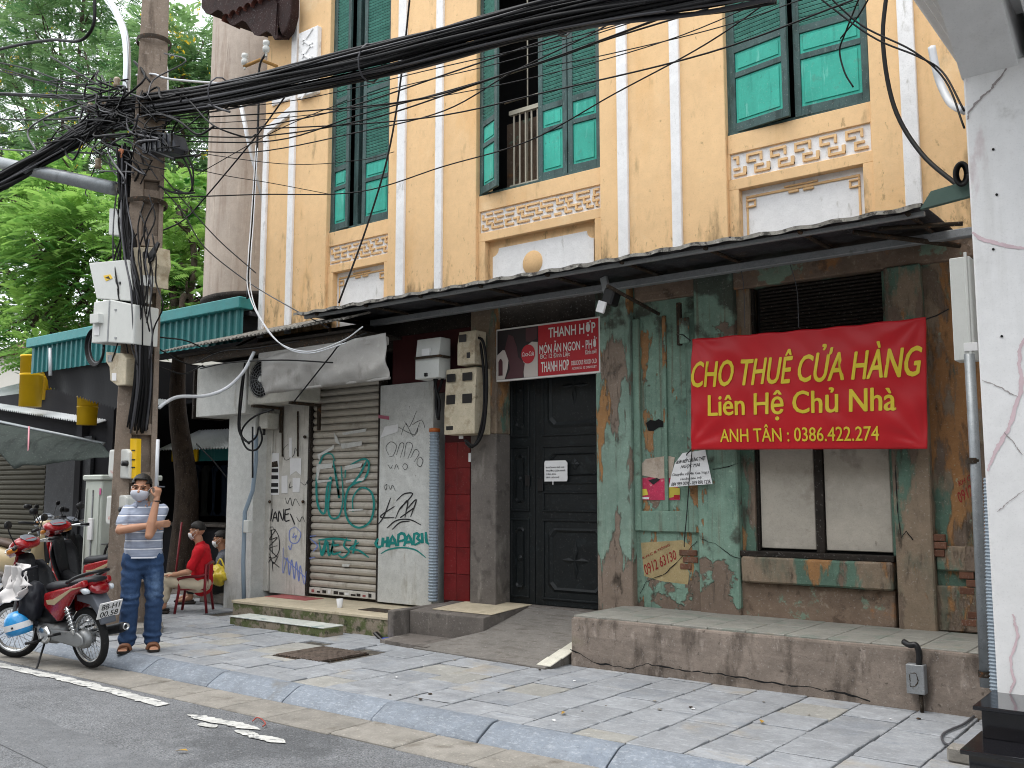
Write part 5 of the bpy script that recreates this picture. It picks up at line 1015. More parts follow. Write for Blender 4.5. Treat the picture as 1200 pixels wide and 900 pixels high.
# white wind-blown cup and litter
cp_ = thing('paper_cup', 'crushed white plastic cup on the mossy platform below the shutter', 'cup', tuple(az(398, 712, .215)), 0); lathe('cup_wall', [(.028, 0), (.04, .1), (.037, .1), (.025, .004), (0, .004)], m_paper, cp_, 14)
lt = thing('litter', 'black and blue plastic litter beside the mossy platform corner', 'litter', tuple(az(443, 748, 0)), 0)
box('black_wrapper', -.06, .1, -.03, .03, 0, .035, m_black, lt, .01, rot=Matrix.Rotation(R(30), 3, 'Y')); box('blue_wrapper', .1, .26, -.05, .03, 0, .02, plain('blue_wrapper', '2b3f8f', .4), lt, .006)
for i in range(34):
    u, v = random.uniform(430, 1120), random.uniform(765, 850); q = az(u, v, .006)
    if q.y > 7.2 or q.y < 5.35: continue
    s = random.uniform(.008, .022); bm = bmesh.new(); bmesh.ops.create_icosphere(bm, subdivisions=1, radius=s)
    for vv in bm.verts: vv.co = Vector((vv.co.x, vv.co.y * random.uniform(.5, 1), vv.co.z * .35)) + q
    setp(bmfin('pavement_crumb', bm, random.choice([m_paper, m_gutter, m_rust, m_gutter]), None), 'tiny crumb of debris lying on the grey pavers', 'debris', 'crumbs scattered on the pavement')
lf_ = surf('dead_leaf', 'a8843a', .2, 9, rough=.8)
for k_, (u, v) in enumerate(((213, 880), (1012, 802), (893, 846), (1035, 782), (660, 836), (610, 702))):
    q = az(u, v, -.09 if v > 870 else .01); a_ = random.uniform(0, 6); pts = [(.045, 0, .004), (.015, .018, .012), (-.04, .006, .003), (-.02, -.016, .01)]
    if q.y > 7.3: continue
    setp(mesh('fallen_leaf', [(q.x + p[0] * math.cos(a_) - p[1] * math.sin(a_), q.y + p[0] * math.sin(a_) + p[1] * math.cos(a_), q.z + p[2]) for p in pts], [(0, 1, 2, 3)], lf_, None), 'small dry leaf lying flat on the stone paving' if v < 870 else 'yellow leaf lying on the dark asphalt', 'leaf', 'dry leaves on the paving' if v < 870 else None)
rc = tube('red_twine', [az(u, v, -.085) for u, v in ((296, 845), (301, 841), (307, 843), (311, 848), (308, 851))], .005, plain('red_plastic_cord', '9c4a40', .7), None, 5, 5); setp(rc, 'scrap of red cord lying by the gutter slabs', 'cord')
setp(tube('ground_cable', [az(u, v, .012) for u, v in ((1146, 835), (1130, 848), (1112, 856), (1104, 862), (1106, 870), (1115, 874))], .008, m_cable2, None, 6, 5), 'thin grey cable lying on the pavement by the granite steps', 'cable')
bo = box('broken_brick', *(lambda q: (q.x, q.x + .24, q.y, q.y + .12))(az(1110, 893, 0)), 0, .09, m_gutter, None, .012, rag=.006); setp(bo, 'broken grey brick lying beside the granite steps', 'brick')
# ------------------------------------------------------------------ concrete pole
PX, PYy = -10.12, 6.06
pl = thing('concrete_pole', 'weathered concrete utility pole crowded with meter boxes and cables', 'utility pole', (PX, PYy, 0), R(58.4))
def wd(z): return .252 - .0135 * z
def tap(name, f0, f1, y0, y1, z0, z1, mat=m_conc, bev=.006):
    bm = bmesh.new(); V = []
    for z in (z0, z1):
        w_ = wd(z); k = w_ / .252
        V.append([bm.verts.new(p) for p in ((f0 * w_, y0 * k, z), (f1 * w_, y0 * k, z), (f1 * w_, y1 * k, z), (f0 * w_, y1 * k, z))])
    bm.faces.new(V[0]); bm.faces.new(V[1][::-1])
    for i in range(4): bm.faces.new((V[0][i], V[0][(i + 1) % 4], V[1][(i + 1) % 4], V[1][i]))
    bmesh.ops.recalc_face_normals(bm, faces=bm.faces); bevel(bm, bev, 1); return bmfin(name, bm, mat, pl)
tap('pole_flange', -1, -.22, -.15, .15, -.05, 5.2); tap('pole_flange', .72, 1, -.15, .15, -.05, 5.2); tap('pole_web', -.22, .72, -.03, .03, -.05, 5.2)
for z in (.55, 1.1, 1.65, 2.2, 2.75, 3.3, 3.85, 4.4, 4.95): tap('pole_rung', -.22, .72, -.145, .145, z, z + .13)
tap('pole_shaft', -1, 1, -.15, .15, 5.2, 9.6)
for z in (4.9, 6.9): lathe('pole_band', [(wd(z) * 1.25, z), (wd(z) * 1.28, z + .03), (wd(z) * 1.25, z + .06)], m_rust, pl, 14)
box('pole_footing', -.36, .36, -.3, .3, -.05, .10, m_gutter, pl, .03, rag=.02)
def pxprism(name, px, y, depth, mat, parent, bev=.008, seg=2):
    pts = [(at(u, v, y).x, at(u, v, y).z) for u, v in px]; return prism(name, pts, y, y + depth, 'y', mat, parent, bev, seg)
def pxthing(name, lab, cat, px, y, depth, mat, bev=.012):
    q = at(sum(p[0] for p in px) / len(px), max(p[1] for p in px), y); t = thing(name, lab, cat, (q.x, y, q.z)); pxprism('box_body', px, y, depth, mat, t, bev); return t
t = pxthing('distribution_box', 'tilted pale grey metal box with yellow warning plate on the pole', 'meter box', [(104, 308), (149, 304), (158, 353), (113, 350)], 5.75, .22, m_box); m_warn = plain('warning_yellow', 'd9b326', .5)
pxprism('warning_plate', [(121, 323), (129, 321.5), (131.5, 326), (124, 329.5)], 5.745, .006, m_warn, t, 0); pxprism('warning_sign', [(123, 325.5), (127, 323.5), (129, 327)], 5.742, .003, m_ink, t, 0); pxprism('lock', [(139, 330), (141, 330), (141, 333), (139, 333)], 5.742, .01, m_black, t, 0)
t = pxthing('distribution_box', 'large pale grey metal box below the tilted box on the pole', 'meter box', [(110, 354), (129, 351), (158, 357), (156, 403), (126, 401), (107, 402)], 5.72, .3, m_box)
pxprism('door_seam', [(127.5, 352), (129, 352), (126.5, 400), (125, 400)], 5.716, .01, m_steel, t, 0); pxprism('hinge_box', [(105, 368), (115, 367), (115, 378), (105, 379)], 5.66, .08, m_box, t, .006); pxprism('label_plate', [(110, 383), (116, 382), (116, 393), (110, 393)], 5.712, .006, m_paper, t, 0)
for v in (362, 395): pxprism('rivet', [(134, v), (136, v), (136, v + 2), (134, v + 2)], 5.712, .008, m_steel, t, 0)
t = pxthing('meter_box', 'cream stepped meter box low on the left side of the pole', 'meter box', [(124, 412), (143, 414), (148, 420), (147, 451), (137, 452), (129, 446), (128, 430), (124, 424)], 5.8, .2, m_box2); pxprism('window', [(126, 416), (131, 416), (131, 424), (126, 424)], 5.795, .01, m_steel, t, 0); pxprism('label_plate', [(131, 437), (136, 437), (136, 446), (131, 446)], 5.795, .008, m_paper, t, 0)
t = pxthing('meter_box', 'tall cream meter box near the middle of the pole', 'meter box', [(153, 290), (181, 289), (182, 310), (179, 322), (179, 336), (158, 334), (155, 318)], 5.85, .2, m_box2); pxprism('window', [(167, 295), (173, 295), (173, 302), (167, 302)], 5.845, .01, m_black, t, 0); pxprism('flap', [(174, 297), (184, 283), (186, 285), (178, 305), (173, 308)], 5.82, .02, m_black, t, 0); pxprism('lower_cover', [(164, 322), (179, 323), (179, 336), (164, 334)], 5.84, .02, m_box, t, .003); pxprism('key_slot', [(174, 328), (176, 328), (176, 333), (174, 333)], 5.835, .01, m_black, t, 0)
t = pxthing('junction_box', 'narrow white box hidden behind the cable drop on the pole', 'box', [(128, 244), (158, 246), (153, 277), (127, 275)], 5.95, .12, m_box)
def charger(px, lab):
    t = pxthing('network_box', lab, 'box', px, 5.86, .16, m_box, .02); u0 = min(p[0] for p in px); v1 = max(p[1] for p in px); v0 = min(p[1] for p in px)
    a_, b_ = at(u0 + 3, v1 - 6, 5.85), at(u0 + 11, v1 - 10, 5.85); text('red_lettering', 'Viettel', a_.x, b_.x, a_.z, b_.z, 5.852, plain('faded_red_ink', 'c06a60', .6), t); q = at(u0 + 21, v0 + 17, 5.84); lathe('plug', [(0, 5.8), (.03, 5.8), (.034, 5.86)], m_black, t, 12, 'y', (q.x, 0, q.z)); return t
charger([(128, 527), (148, 526), (151, 530), (150, 561), (128, 560), (126, 556)], 'upper of two rounded white network boxes on the pole'); charger([(125, 581), (146, 580), (148, 584), (147, 615), (125, 615), (123, 611)], 'lower of two rounded white network boxes, beside the standing man')
t = pxthing('cable_guard', 'yellow plastic cable guard strapped upright on the pole', 'cable guard', [(152.5, 514), (160, 514), (159, 562), (152, 560)], 5.9, .06, m_yellow, .004)
for v in (527, 538, 547): pxprism('guard_hole', [(154, v), (158, v), (158, v + 1.5), (154, v + 1.5)], 5.896, .01, m_black, t, 0)
setp(tube('thin_conduit', [at(185, 515, 6.0), at(183, 575, 6.0)], .02, m_cablew, None, 8), 'slim white conduit on the right edge of the pole', 'pipe')
t = pxthing('pole_plank', 'pale weathered board fastened to the upper right of the pole', 'board', [(184, 42), (189, 60), (193, 80), (194, 111), (184, 111)], 6.25, .05, m_paper, .004)
t = pxthing('orange_board', 'narrow orange wooden strip behind the pole meter box', 'board', [(181, 303), (187, 303), (186, 330), (181, 330)], 6.3, .03, plain('orange_wood', 'b07a3a', .8), .002)
t = thing('terminal_box', 'dark grey finned splice box in the cable tangle on the pole', 'box', tuple(at(185, 170, 5.85))); pxprism('box_body', [(165, 153), (200, 156), (204, 172), (200, 178), (166, 180)], 5.85, .2, plain('dark_grey_plastic', '3c3f46', .5), t, .02)
for i in range(6): pxprism('fin', [(168 + i * 6, 156), (170 + i * 6, 156), (171 + i * 6, 177), (169 + i * 6, 177)], 5.835, .03, m_black, t, 0)
t = thing('insulator_rack', 'rusty iron rack with porcelain insulators clamped on the pole', 'insulator rack', tuple(at(125, 170, 5.9)))
for P in ([(119, 133), (120, 168)], [(132, 130), (133, 166)], [(119, 166), (134, 163)]): tube('rack_bar', [at(u, v, 5.9) for u, v in P], .02, m_rust, t, 6)
m_por = plain('brown_porcelain', '8a7a66', .3)
for u, v in ((123, 124), (106, 127), (115, 192), (137, 97)): q = at(u, v, 5.88); lathe('insulator', [(0, q.z + .07), (.03, q.z + .065), (.045, q.z + .03), (.03, q.z), (.045, q.z - .03), (.03, q.z - .06), (0, q.z - .06)], m_por, t, 12, 'z', (q.x, q.y, 0))
q = at(141, 180, 5.8); box('orange_tag', q.x - .05, q.x + .05, 5.79, 5.81, q.z - .06, q.z + .06, plain('terracotta', 'b3714f', .7), t, .004, rot=Matrix.Rotation(R(25), 3, 'Y'))
t = thing('roof_insulators', 'two white porcelain insulators on a bent bracket at the yellow corner', 'insulator', tuple(at(300, 70, 8.0)))
tube('bracket', [at(286, 78, 8.0), at(305, 70, 8.05), at(325, 78, 8.2)], .025, surf('ochre_timber', '9a7440', .1, 4, rough=.8), t, 6)
for u, v in ((287, 70), (312, 55)): q = at(u, v, 8.0); lathe('insulator', [(0, q.z + .09), (.045, q.z + .085), (.05, q.z + .04), (.03, q.z + .02), (.05, q.z - .01), (.045, q.z - .07), (.015, q.z - .08), (.015, q.z - .14)], m_box, t, 14, 'z', (q.x, q.y, 0))
# street-light arm and cross pipe
setp(tube('lamp_arm', [at(u, v, 6.05) for u, v in ((113, -25), (124, -4), (136, 14), (146, 40), (149, 70), (148, 104), (147, 112))], .045, m_alu, None, 12, 5), 'curved shiny galvanised lamp arm rising beside the pole', 'lamp arm')
setp(tube('cross_pipe', [at(-60, 175, 5.9), at(0, 191, 5.9), at(134, 221, 5.9)], .085, m_galv, None, 16), 'thick grey pipe reaching left from the pole above the trees', 'pipe')
# ------------------------------------------------------------------ cables
def path(P, yd=6.0): return [at(p[0], p[1], p[2] if len(p) > 2 else yd) for p in P]
def bundle(name, lab, P, n, rad, r, mats, ends=1.0, seed=0, sag=.05):
    t = thing(name, lab, 'cable bundle', tuple(spline(P, 4)[0])); S = spline(P, 7); rs = random.Random(seed)
    for k in range(n):
        a0 = rs.uniform(0, 6.28); rr = rad * math.sqrt(rs.random()); tw = rs.uniform(-1.2, 1.2); Q = []; ph = rs.uniform(0, 9)
        for i, p in enumerate(S):
            q = i / (len(S) - 1); a = a0 + tw * q * 2; rf = rr * (1 + .35 * mnoise.noise(Vector((q * 5, k * 3.1, seed)))) * (1 + (ends - 1) * abs(2 * q - 1) ** 3)
            Q.append(p + Vector((0, math.cos(a) * rf, math.sin(a) * rf - sag * rs.random() * 0)))
        tube('strand', Q, r * rs.uniform(.7, 1.5), mats[k % len(mats)], t, 5)
    return t
MB_ = [m_cable, m_cable, m_cable, m_cable2, m_cable]
mainP = path([(120, 137, 6.0), (160, 128, 6.0), (240, 115, 5.95), (330, 97, 5.9), (430, 75, 5.85), (540, 46, 5.8), (660, 16, 5.75), (790, -8, 5.7), (900, -28, 5.65)])
mb1 = bundle('cable_bundle', 'thick black cable bundle sweeping across the yellow upper facade', mainP, 60, .145, .013, MB_, 1.2, 1)
for u, v in ((258, 110), (434, 74), (660, 16)): 
    q = at(u, v, 5.85); V, Fc = [], []; tube('tie_ring', [q + Vector((.0 + .03 * math.sin(i / 12 * 6.28), .15 * math.cos(i / 12 * 6.28), .17 * math.sin(i / 12 * 6.28))) for i in range(13)], .009, m_cable2, mb1, 5)
bundle('cable_bundle', 'fan of black cables dropping left from the pole under the trees', path([(140, 140, 5.95), (105, 150, 5.9), (60, 178, 5.85), (10, 208, 5.8), (-50, 240, 5.7)]), 34, .12, .014, MB_, 1.15, 2)
bundle('cable_bundle', 'vertical drop of black cables down the front of the pole', path([(146, 180, 5.85), (147, 230, 5.85), (150, 270, 5.83), (155, 310, 5.83), (163, 350, 5.82), (168, 390, 5.85), (168, 440, 5.9), (161, 500, 5.95)]), 34, .10, .012, MB_, 1.3, 3)
bundle('cable_bundle', 'sparse black cables running left from the pole top', path([(165, 118, 6.0), (90, 115, 6.0), (30, 112, 6.0), (-40, 108, 6.0)]), 6, .04, .013, MB_, 1.0, 4)
# tangle of slack around the rack
tg = thing('cable_tangle', 'snarled knot of black cable slack around the pole rack', 'cable tangle', tuple(at(150, 160, 5.9))); rs = random.Random(5)
for k in range(70):
    u, v = rs.gauss(145, 24), rs.gauss(142, 20); P = []
    for j in range(rs.choice((4, 5, 6))):
        P.append(at(u, v, 5.9 + rs.uniform(-.2, .12))); u += rs.gauss(0, 24); v += rs.gauss(2, 15)
    tube('slack_loop', P, rs.choice((.007, .009, .013)), MB_[k % 5], tg, 5, 5)
for k in range(16):
    u, v = rs.uniform(132, 178), rs.uniform(180, 300); P = [at(u + rs.gauss(0, 5), v + j * 28, 5.8 + rs.uniform(-.06, .06)) for j in range(6)]; tube('slack_loop', P, .009, MB_[k % 5], tg, 5, 4)
coil = thing('cable_coil', 'coiled black cable hanging left of the meter boxes on the pole', 'cable coil', tuple(at(110, 400, 5.9)))
for k in range(5): tube('coil_turn', [at(111 + 11 * math.cos(a) * (1 - k * .07) + k * .6, 407 + 22 * math.sin(a) * (1 - k * .05), 5.88 + .01 * k) for a in [i / 14 * 6.28 for i in range(15)]], .012, MB_[k], coil, 5, 3)
coil = thing('cable_coil', 'loose loops of black cable on the right of the upper pole', 'cable coil', tuple(at(215, 200, 6.0)))
for P in ([(190, 160), (212, 172), (226, 200), (222, 226), (205, 222)], [(190, 163), (208, 176), (222, 200), (226, 224)], [(186, 218), (205, 226), (228, 226)], [(204, 178), (198, 168), (204, 150), (210, 140)]): tube('coil_turn', path(P, 6.0), .012, m_cable, coil, 5, 5)
tub_ = lambda P, r, m, lab, grp=None, name='service_cable', yd=6.0, cat='cable': setp(tube(name, path(P, yd), r, m, None, 5, 7), lab, cat, grp)
tub_([(-20, 63), (20, 53), (60, 47), (92, 48), (108, 33), (111, 8), (108, -20)], .022, m_cable, 'thick black cable curving up beside the lamp arm', yd=5.9)
for P in ([(-20, 70), (30, 80), (80, 97), (150, 112)], [(-20, 74), (40, 92), (90, 108), (150, 118)], [(-20, 78), (50, 95), (100, 99), (150, 93)], [(-20, 140), (60, 140), (130, 133)]): tub_(P, .011, m_cable, 'black wire running left from the pole head among the leaves', 'wires running left from the pole head')
tub_([(-20, 160), (40, 150), (120, 131)], .007, m_cable, 'thin taut wire below the sparse left cables')
tub_([(-20, 174), (60, 178), (130, 180)], .012, m_cable2, 'grey wire just above the thick cross pipe')
tub_([(160, 88, 6.0), (180, 87, 6.0), (210, 94, 6.2), (330, 102, 7.6), (386, 103, 8.36)], .014, m_cablew, 'whitish wire leaving the pole above the main cable bundle')
G1 = 'thin wires strung from the pole across the yellow facade'; lab1 = 'thin dark wire strung from the pole across the yellow facade'
for P in ([(190, 140, 6), (330, 132, 6.2), (480, 118, 6.3), (600, 84, 6.4), (750, 30, 6.4), (900, -30, 6.4)],
          [(190, 150, 6), (330, 150, 6.4), (500, 138, 6.8), (640, 108, 7.0), (830, 62, 7.0), (1000, 0, 7.0)],
          [(190, 158, 6), (300, 160, 6.3), (430, 140, 6.5), (560, 98, 6.6), (700, 50, 6.6), (830, 10, 6.6)],
          [(190, 165, 6), (320, 165, 6.3), (420, 135, 6.5), (520, 108, 6.6), (640, 72, 6.6), (720, 42, 6.6), (830, 0, 6.6), (910, -40, 6.6)],
          [(190, 232, 6), (300, 228, 7), (420, 225, 7.8), (520, 195, 8.0), (620, 165, 8.0), (720, 110, 8.0), (830, 50, 8), (930, -20, 8)],
          [(195, 175, 6), (300, 178, 7), (420, 155, 7.5), (520, 130, 7.5), (600, 85, 7.5), (700, 36, 7.5), (800, -25, 7.5)],
          [(300, 150, 6.5), (400, 128, 6.6), (520, 88, 6.6), (660, 40, 6.6), (780, 0, 6.6)]): tub_(P, .008, m_cable, lab1, G1)
for P in ([(185, 128, 6), (330, 120, 6.1), (520, 78, 6.2), (700, 36, 6.2), (850, -15, 6.2)], [(190, 146, 6), (300, 141, 6.3), (460, 122, 6.6), (620, 92, 6.8), (780, 48, 6.8), (920, -10, 6.8)], [(185, 172, 6), (330, 192, 7.2), (420, 188, 7.9), (462, 178, 8.29)],
          [(230, 205, 6.3), (330, 150, 6.4), (430, 112, 6.5), (600, 70, 6.5), (760, 20, 6.5)], [(186, 188, 6), (260, 205, 6.6), (320, 215, 7.4), (388, 228, 8.3)], [(640, 78, 6.6), (720, 62, 6.8), (850, 30, 7), (960, -8, 7)]): tub_(P, .005, m_cable, 'very thin black wire among the strands crossing the yellow facade', 'very thin wires crossing the yellow facade')
tub_([(340, 105, 6.3), (300, 160, 6.6), (240, 232, 6.8), (215, 258, 6.6), (186, 272, 6.2)], .010, m_cable, 'black wire slanting down from the bundle across the round tower')
tub_([(312, 62, 8), (304, 80, 8), (303, 130, 8), (300, 200, 8.0), (292, 300, 8.1), (290, 350, 8)], .017, m_cable, 'black wire running straight down the yellow house corner')
for P in ([(190, 220, 6), (215, 250, 6.3), (240, 290, 7), (290, 330, 7.6), (340, 360, 7.5), (385, 384, 7.45)], [(190, 205, 6), (215, 235, 6.5), (255, 280, 7), (300, 320, 7.6)]): tub_(P, .008, m_cable2, 'pale thin wire slanting from the pole to the lower awning', 'pale wires slanting to the lower awning')
for P in ([(300, 170, 8.0), (294, 260, 7.8), (291, 300, 7.6), (290, 335, 7.5), (300, 365, 7.3), (325, 400, 7.25), (360, 412, 7.25), (400, 400, 7.25), (425, 383, 7.25)], [(302, 170, 8.0), (297, 260, 7.8), (294, 300, 7.6), (294, 340, 7.5), (305, 372, 7.3), (330, 404, 7.25), (362, 414, 7.25), (405, 402, 7.25)]): tub_(P, .008, m_cablew, 'white cable hanging in a loop before the grey tarpaulin', 'white cables looped before the tarpaulin')
tub_([(186, 478, 6.1), (195, 471, 6.2), (210, 465, 6.5), (240, 464, 6.9), (265, 455, 7.2), (285, 436, 7.35), (298, 412, 7.45)], .022, m_cablew, 'thick white cable arching from the pole to the corrugated awning')
tub_([(345, 470, 7.4), (385, 420, 7.35), (400, 403, 7.35), (430, 390, 7.4)], .009, m_cable, 'thin black wire crossing the face of the grey tarpaulin')
tub_([(481, -10, 7.6), (470, 90, 7.7), (455, 180, 7.7), (430, 265, 7.6), (397, 355, 7.3)], .012, m_cable, 'black wire dropping across the left shuttered window')
tub_([(1040, -15, 7.9), (1035, 50, 7.9), (1048, 125, 7.9), (1080, 180, 7.8), (1128, 222, 7.5)], .019, m_cable, 'thick black cable drooping beside the right window to the awning end')
for P in ([(950, -10, 7.5), (1020, 42, 7.6), (1075, 66, 7.6), (1105, 85, 7.6), (1130, 130, 7.3)], [(965, -10, 7.5), (1010, 30, 7.6), (1070, 60, 7.6), (1108, 95, 7.6), (1130, 150, 7.3)], [(1010, -10, 7.8), (990, 40, 8.1), (984, 60, 8.2), (990, 85, 8.2), (1000, 102, 8.2)], [(1020, -5, 7.8), (1005, 20, 8.0), (985, 45, 8.2)]): tub_(P, .008, m_cable, 'thin black wire crossing near the right shuttered window', 'wires near the right window')
ch = tub_([(1092, 55, 7.9), (1097, 80, 7.9), (1103, 100, 7.9), (1115, 122, 7.8), (1130, 130, 7.6)], .032, m_cablew, 'patched white bent pipe under the balcony corner', name='bent_pipe', cat='pipe')
coil = thing('cable_coil', 'small black cable coil beside the white pillar above the awning', 'cable coil', tuple(at(1127, 204, 7.2)))
for k in range(4): tube('coil_turn', [at(1127 + (8 - k) * math.cos(a), 204 + (13 - k) * math.sin(a), 7.2 + .02 * k) for a in [i / 12 * 6.28 for i in range(13)]], .014, m_cable, coil, 5, 3)
# underneath the lower awning: slack wiring
for P in ([(230, 425, 7.4), (260, 412, 7.4), (300, 408, 7.4), (350, 400, 7.4)], [(235, 432, 7.4), (270, 425, 7.4), (330, 422, 7.4), (390, 425, 7.4)], [(188, 410, 6.3), (215, 425, 6.8), (240, 430, 7.3)], [(186, 430, 6.2), (215, 438, 6.8), (238, 428, 7.3)], [(186, 395, 6.2), (220, 400, 6.8), (250, 415, 7.3)], [(230, 520, 7.6), (250, 540, 7.7), (266, 560, 7.8)]): tub_(P, .009, m_cable, 'slack black wire hanging under the lower awning', 'slack wires under the lower awning')
# ------------------------------------------------------------------ street cabinet
cb = thing('street_cabinet', 'tall pale grey street power cabinet behind the pole', 'cabinet', (-11.9, 6.6, 0))
cx0, cx1 = at(97, 630, 6.45).x, at(117, 630, 6.45).x; ztop = at(107, 563, 6.45).z; zb0 = at(107, 690, 6.45).z
box('cabinet_body', cx0, cx1, 6.45, 7.25, zb0, ztop, m_cab, cb, .012); box('cabinet_lid', cx0 - .03, cx1 + .03, 6.42, 7.28, ztop, ztop + .07, m_cab, cb, .015); box('plinth', cx0 + .0, cx1 - .0, 6.46, 7.24, -.02, zb0, m_gutter, cb, .01)
xm_ = (cx0 + cx1) / 2; boxes('door_seam', [(xm_ - .012, xm_ + .012, 6.438, 6.452, zb0 + .05, ztop - .12)], m_steel, cb); boxes('door_rib', [(cx0 + .04, cx0 + .06, 6.435, 6.452, zb0 + .05, ztop - .1)], m_cab, cb); boxes('door_rib', [(cx1 - .06, cx1 - .04, 6.435, 6.452, zb0 + .05, ztop - .1)], m_cab, cb)
box('cabinet_handle', xm_ - .05, xm_ + .05, 6.42, 6.45, ztop - .75, ztop - .48, m_paper, cb, .004)
boxes('side_seam', [(cx1 - .002, cx1 + .006, 6.47, 7.23, zb0 + .55, zb0 + .565)], m_steel, cb)
Mx = Matrix(((0, 0, 1, cx1 + .008), (1, 0, 0, 0), (0, 1, 0, 0), (0, 0, 0, 1)))
text('cabinet_lettering', 'CẢNH BÁO', 6.78, 7.2, ztop - .2, ztop - .1, 0, m_ink, cb, 0, .01, Mx)
bolt = [(6.68, -.16), (6.60, -.32), (6.66, -.32), (6.60, -.48), (6.74, -.28), (6.67, -.28), (6.72, -.16)]
mesh('lightning_mark', [(cx1 + .008, a, ztop + b) for a, b in bolt], [tuple(range(7))], m_sgr, cb); m_pkk = plain('pink_sticker_print', 'c04a86', .5)
box('sticker', cx1 - .06, cx1 - .005, 6.437, 6.441, ztop - .18, ztop - .10, m_pkk, cb, 0)
setp(tube('cabinet_cable', [(cx1 + .02, 7.0, 1.1), (cx1 + .04, 6.6, .95), (cx1 + .04, 6.5, .75), (cx1 + .05, 6.62, .6), (cx1 + .2, 6.9, .5)], .014, m_cable, None, 6, 6), 'black cable looping down the side of the street cabinet', 'cable')
# ------------------------------------------------------------------ trees
m_bark = surf('bark', '4a3f36', .2, 4, [('2a231d', 6, .5, .64, {'a': .7, 'st': (3, 3, .5)})], rough=.95, bump=.8, bs=18)
m_lfA = leafmat('broad_pinnate_leaf', '34702e', 'a2c868', .45); m_lfB = leafmat('fine_leaf', '33603a', '8fb074', .42); m_flw = leafmat('yellow_blossom', 'd9b018', 'f0d640', .3)
def fronds(cent, n, ln, pairs, lw, ll, droop, rg, clump, tone_fn):
    """cent: list of (centre, radii); returns verts, quads, tone of pinnate leaves"""
    VV, TT = [], []
    wts = np.array([c[1][0] * c[1][1] * c[1][2] for c in cent]) ** .8; wts /= wts.sum()
    for k in range(n):
        c, r = cent[rg.choice(len(cent), p=wts)]
        d = rg.normal(size=3); d /= np.linalg.norm(d); rad = rg.uniform(.25, 1.0) ** .5
        p = np.array(c) + d * np.array(r) * rad
        out = d * np.array([1, 1, .5]) + rg.normal(size=3) * .5; out /= np.linalg.norm(out); out[2] = out[2] * .5 + .12
        out /= np.linalg.norm(out); L = ln * rg.uniform(.7, 1.25); side = np.cross(out, [0, 0, 1]); side /= np.linalg.norm(side) + 1e-9; upv = np.cross(side, out)
        side = side * math.cos(tl := rg.uniform(-.6, .6)) + upv * math.sin(tl); upv = np.cross(side, out)
        tone = np.clip(tone_fn(p) + .25 * rad + rg.normal() * .16 + .12 * d[2], 0, 1)  # outer and upper leaves lighter: crown light and shade put into the tone
        for i in range(1, pairs + 1):
            t = i / pairs; q = p + out * L * t - np.array([0, 0, 1]) * droop * L * t * t
            fl = ll * (1 - .55 * abs(t - .45)) * rg.uniform(.85, 1.15)
            for s in (-1, 1):
                dr = side * s * .93 + out * .45 - np.array([0, 0, .22]); dr /= np.linalg.norm(dr); wv = np.cross(dr, upv); wv /= np.linalg.norm(wv) + 1e-9
                VV.append((q, q + dr * fl * .5 + wv * lw, q + dr * fl, q + dr * fl * .5 - wv * lw)); TT.append(tone + rg.normal() * .05)
        q = p + out * L; VV.append((q, q + out * ll * .4 + side * lw, q + out * ll * .8 - np.array([0, 0, ll * .3]), q + out * ll * .4 - side * lw)); TT.append(tone)
    V = np.array(VV).reshape(-1, 3); Fq = np.arange(len(V)).reshape(-1, 4); return V, Fq, np.repeat(np.clip(TT, 0, 1), 4)
def tree(name, lab, base, limbs, cent, n, ln, pairs, lw, ll, droop, mat, seed, flowers=0, rt=.2):
    t = thing(name, lab, 'tree', base, None, None); rg = np.random.default_rng(seed); B = Vector(base)
    top = Vector(limbs[0]); tube('trunk', [B, B.lerp(top, .35) + Vector((.12, .05, 0)), B.lerp(top, .7) + Vector((-.1, 0, 0)), top], rt, m_bark, t, 12, 6, lambda q: rt * (1.25 - .75 * q))
    L = []
    for c, r in cent:
        c = Vector(c); mid = top.lerp(c, .5) + Vector((rg.uniform(-.3, .3), rg.uniform(-.3, .3), .25)); L.append(([top - Vector((0, 0, .3)), mid, c], .06))
        for k in range(5): L.append(([c.lerp(mid, .4), c + Vector(tuple(rg.uniform(-.5, .5, 3) * np.array(r)))  , c + Vector(tuple(rg.uniform(-.9, .9, 3) * np.array(r)))], .02))
    lb = tubes('limbs', L, m_bark, t, 6, 4); lb['kind'] = 'stuff'
    clf = [rg.uniform(0, 50, 3) for _ in range(3)]
    tf = lambda p: .30 + .45 * mnoise.noise(Vector(tuple(p * .9 + clf[0])))
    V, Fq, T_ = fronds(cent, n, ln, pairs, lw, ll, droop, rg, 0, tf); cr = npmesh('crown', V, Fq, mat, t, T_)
    if flowers:
        VV = []; F0 = np.array(cent[0][0])
        for k in range(flowers):
            c, r = cent[rg.integers(len(cent))]; d = rg.normal(size=3); d /= np.linalg.norm(d); d[1] = -abs(d[1]) * .9; p = np.array(c) + d * np.array(r) * 1.0
            for j in range(14):
                q = p + rg.normal(size=3) * np.array([.11, .11, .08]); e = rg.normal(size=3) * .035; f_ = rg.normal(size=3) * .035; VV.append((q, q + e, q + e + f_, q + f_))
        V = np.array(VV).reshape(-1, 3); npmesh('blossom', V, np.arange(len(V)).reshape(-1, 4), m_flw, t, rg.uniform(0, 1, len(V)))
    return t
def cl(lst, y): return [(tuple(at(u, v, y + dy)), r) for u, v, dy, r in lst]
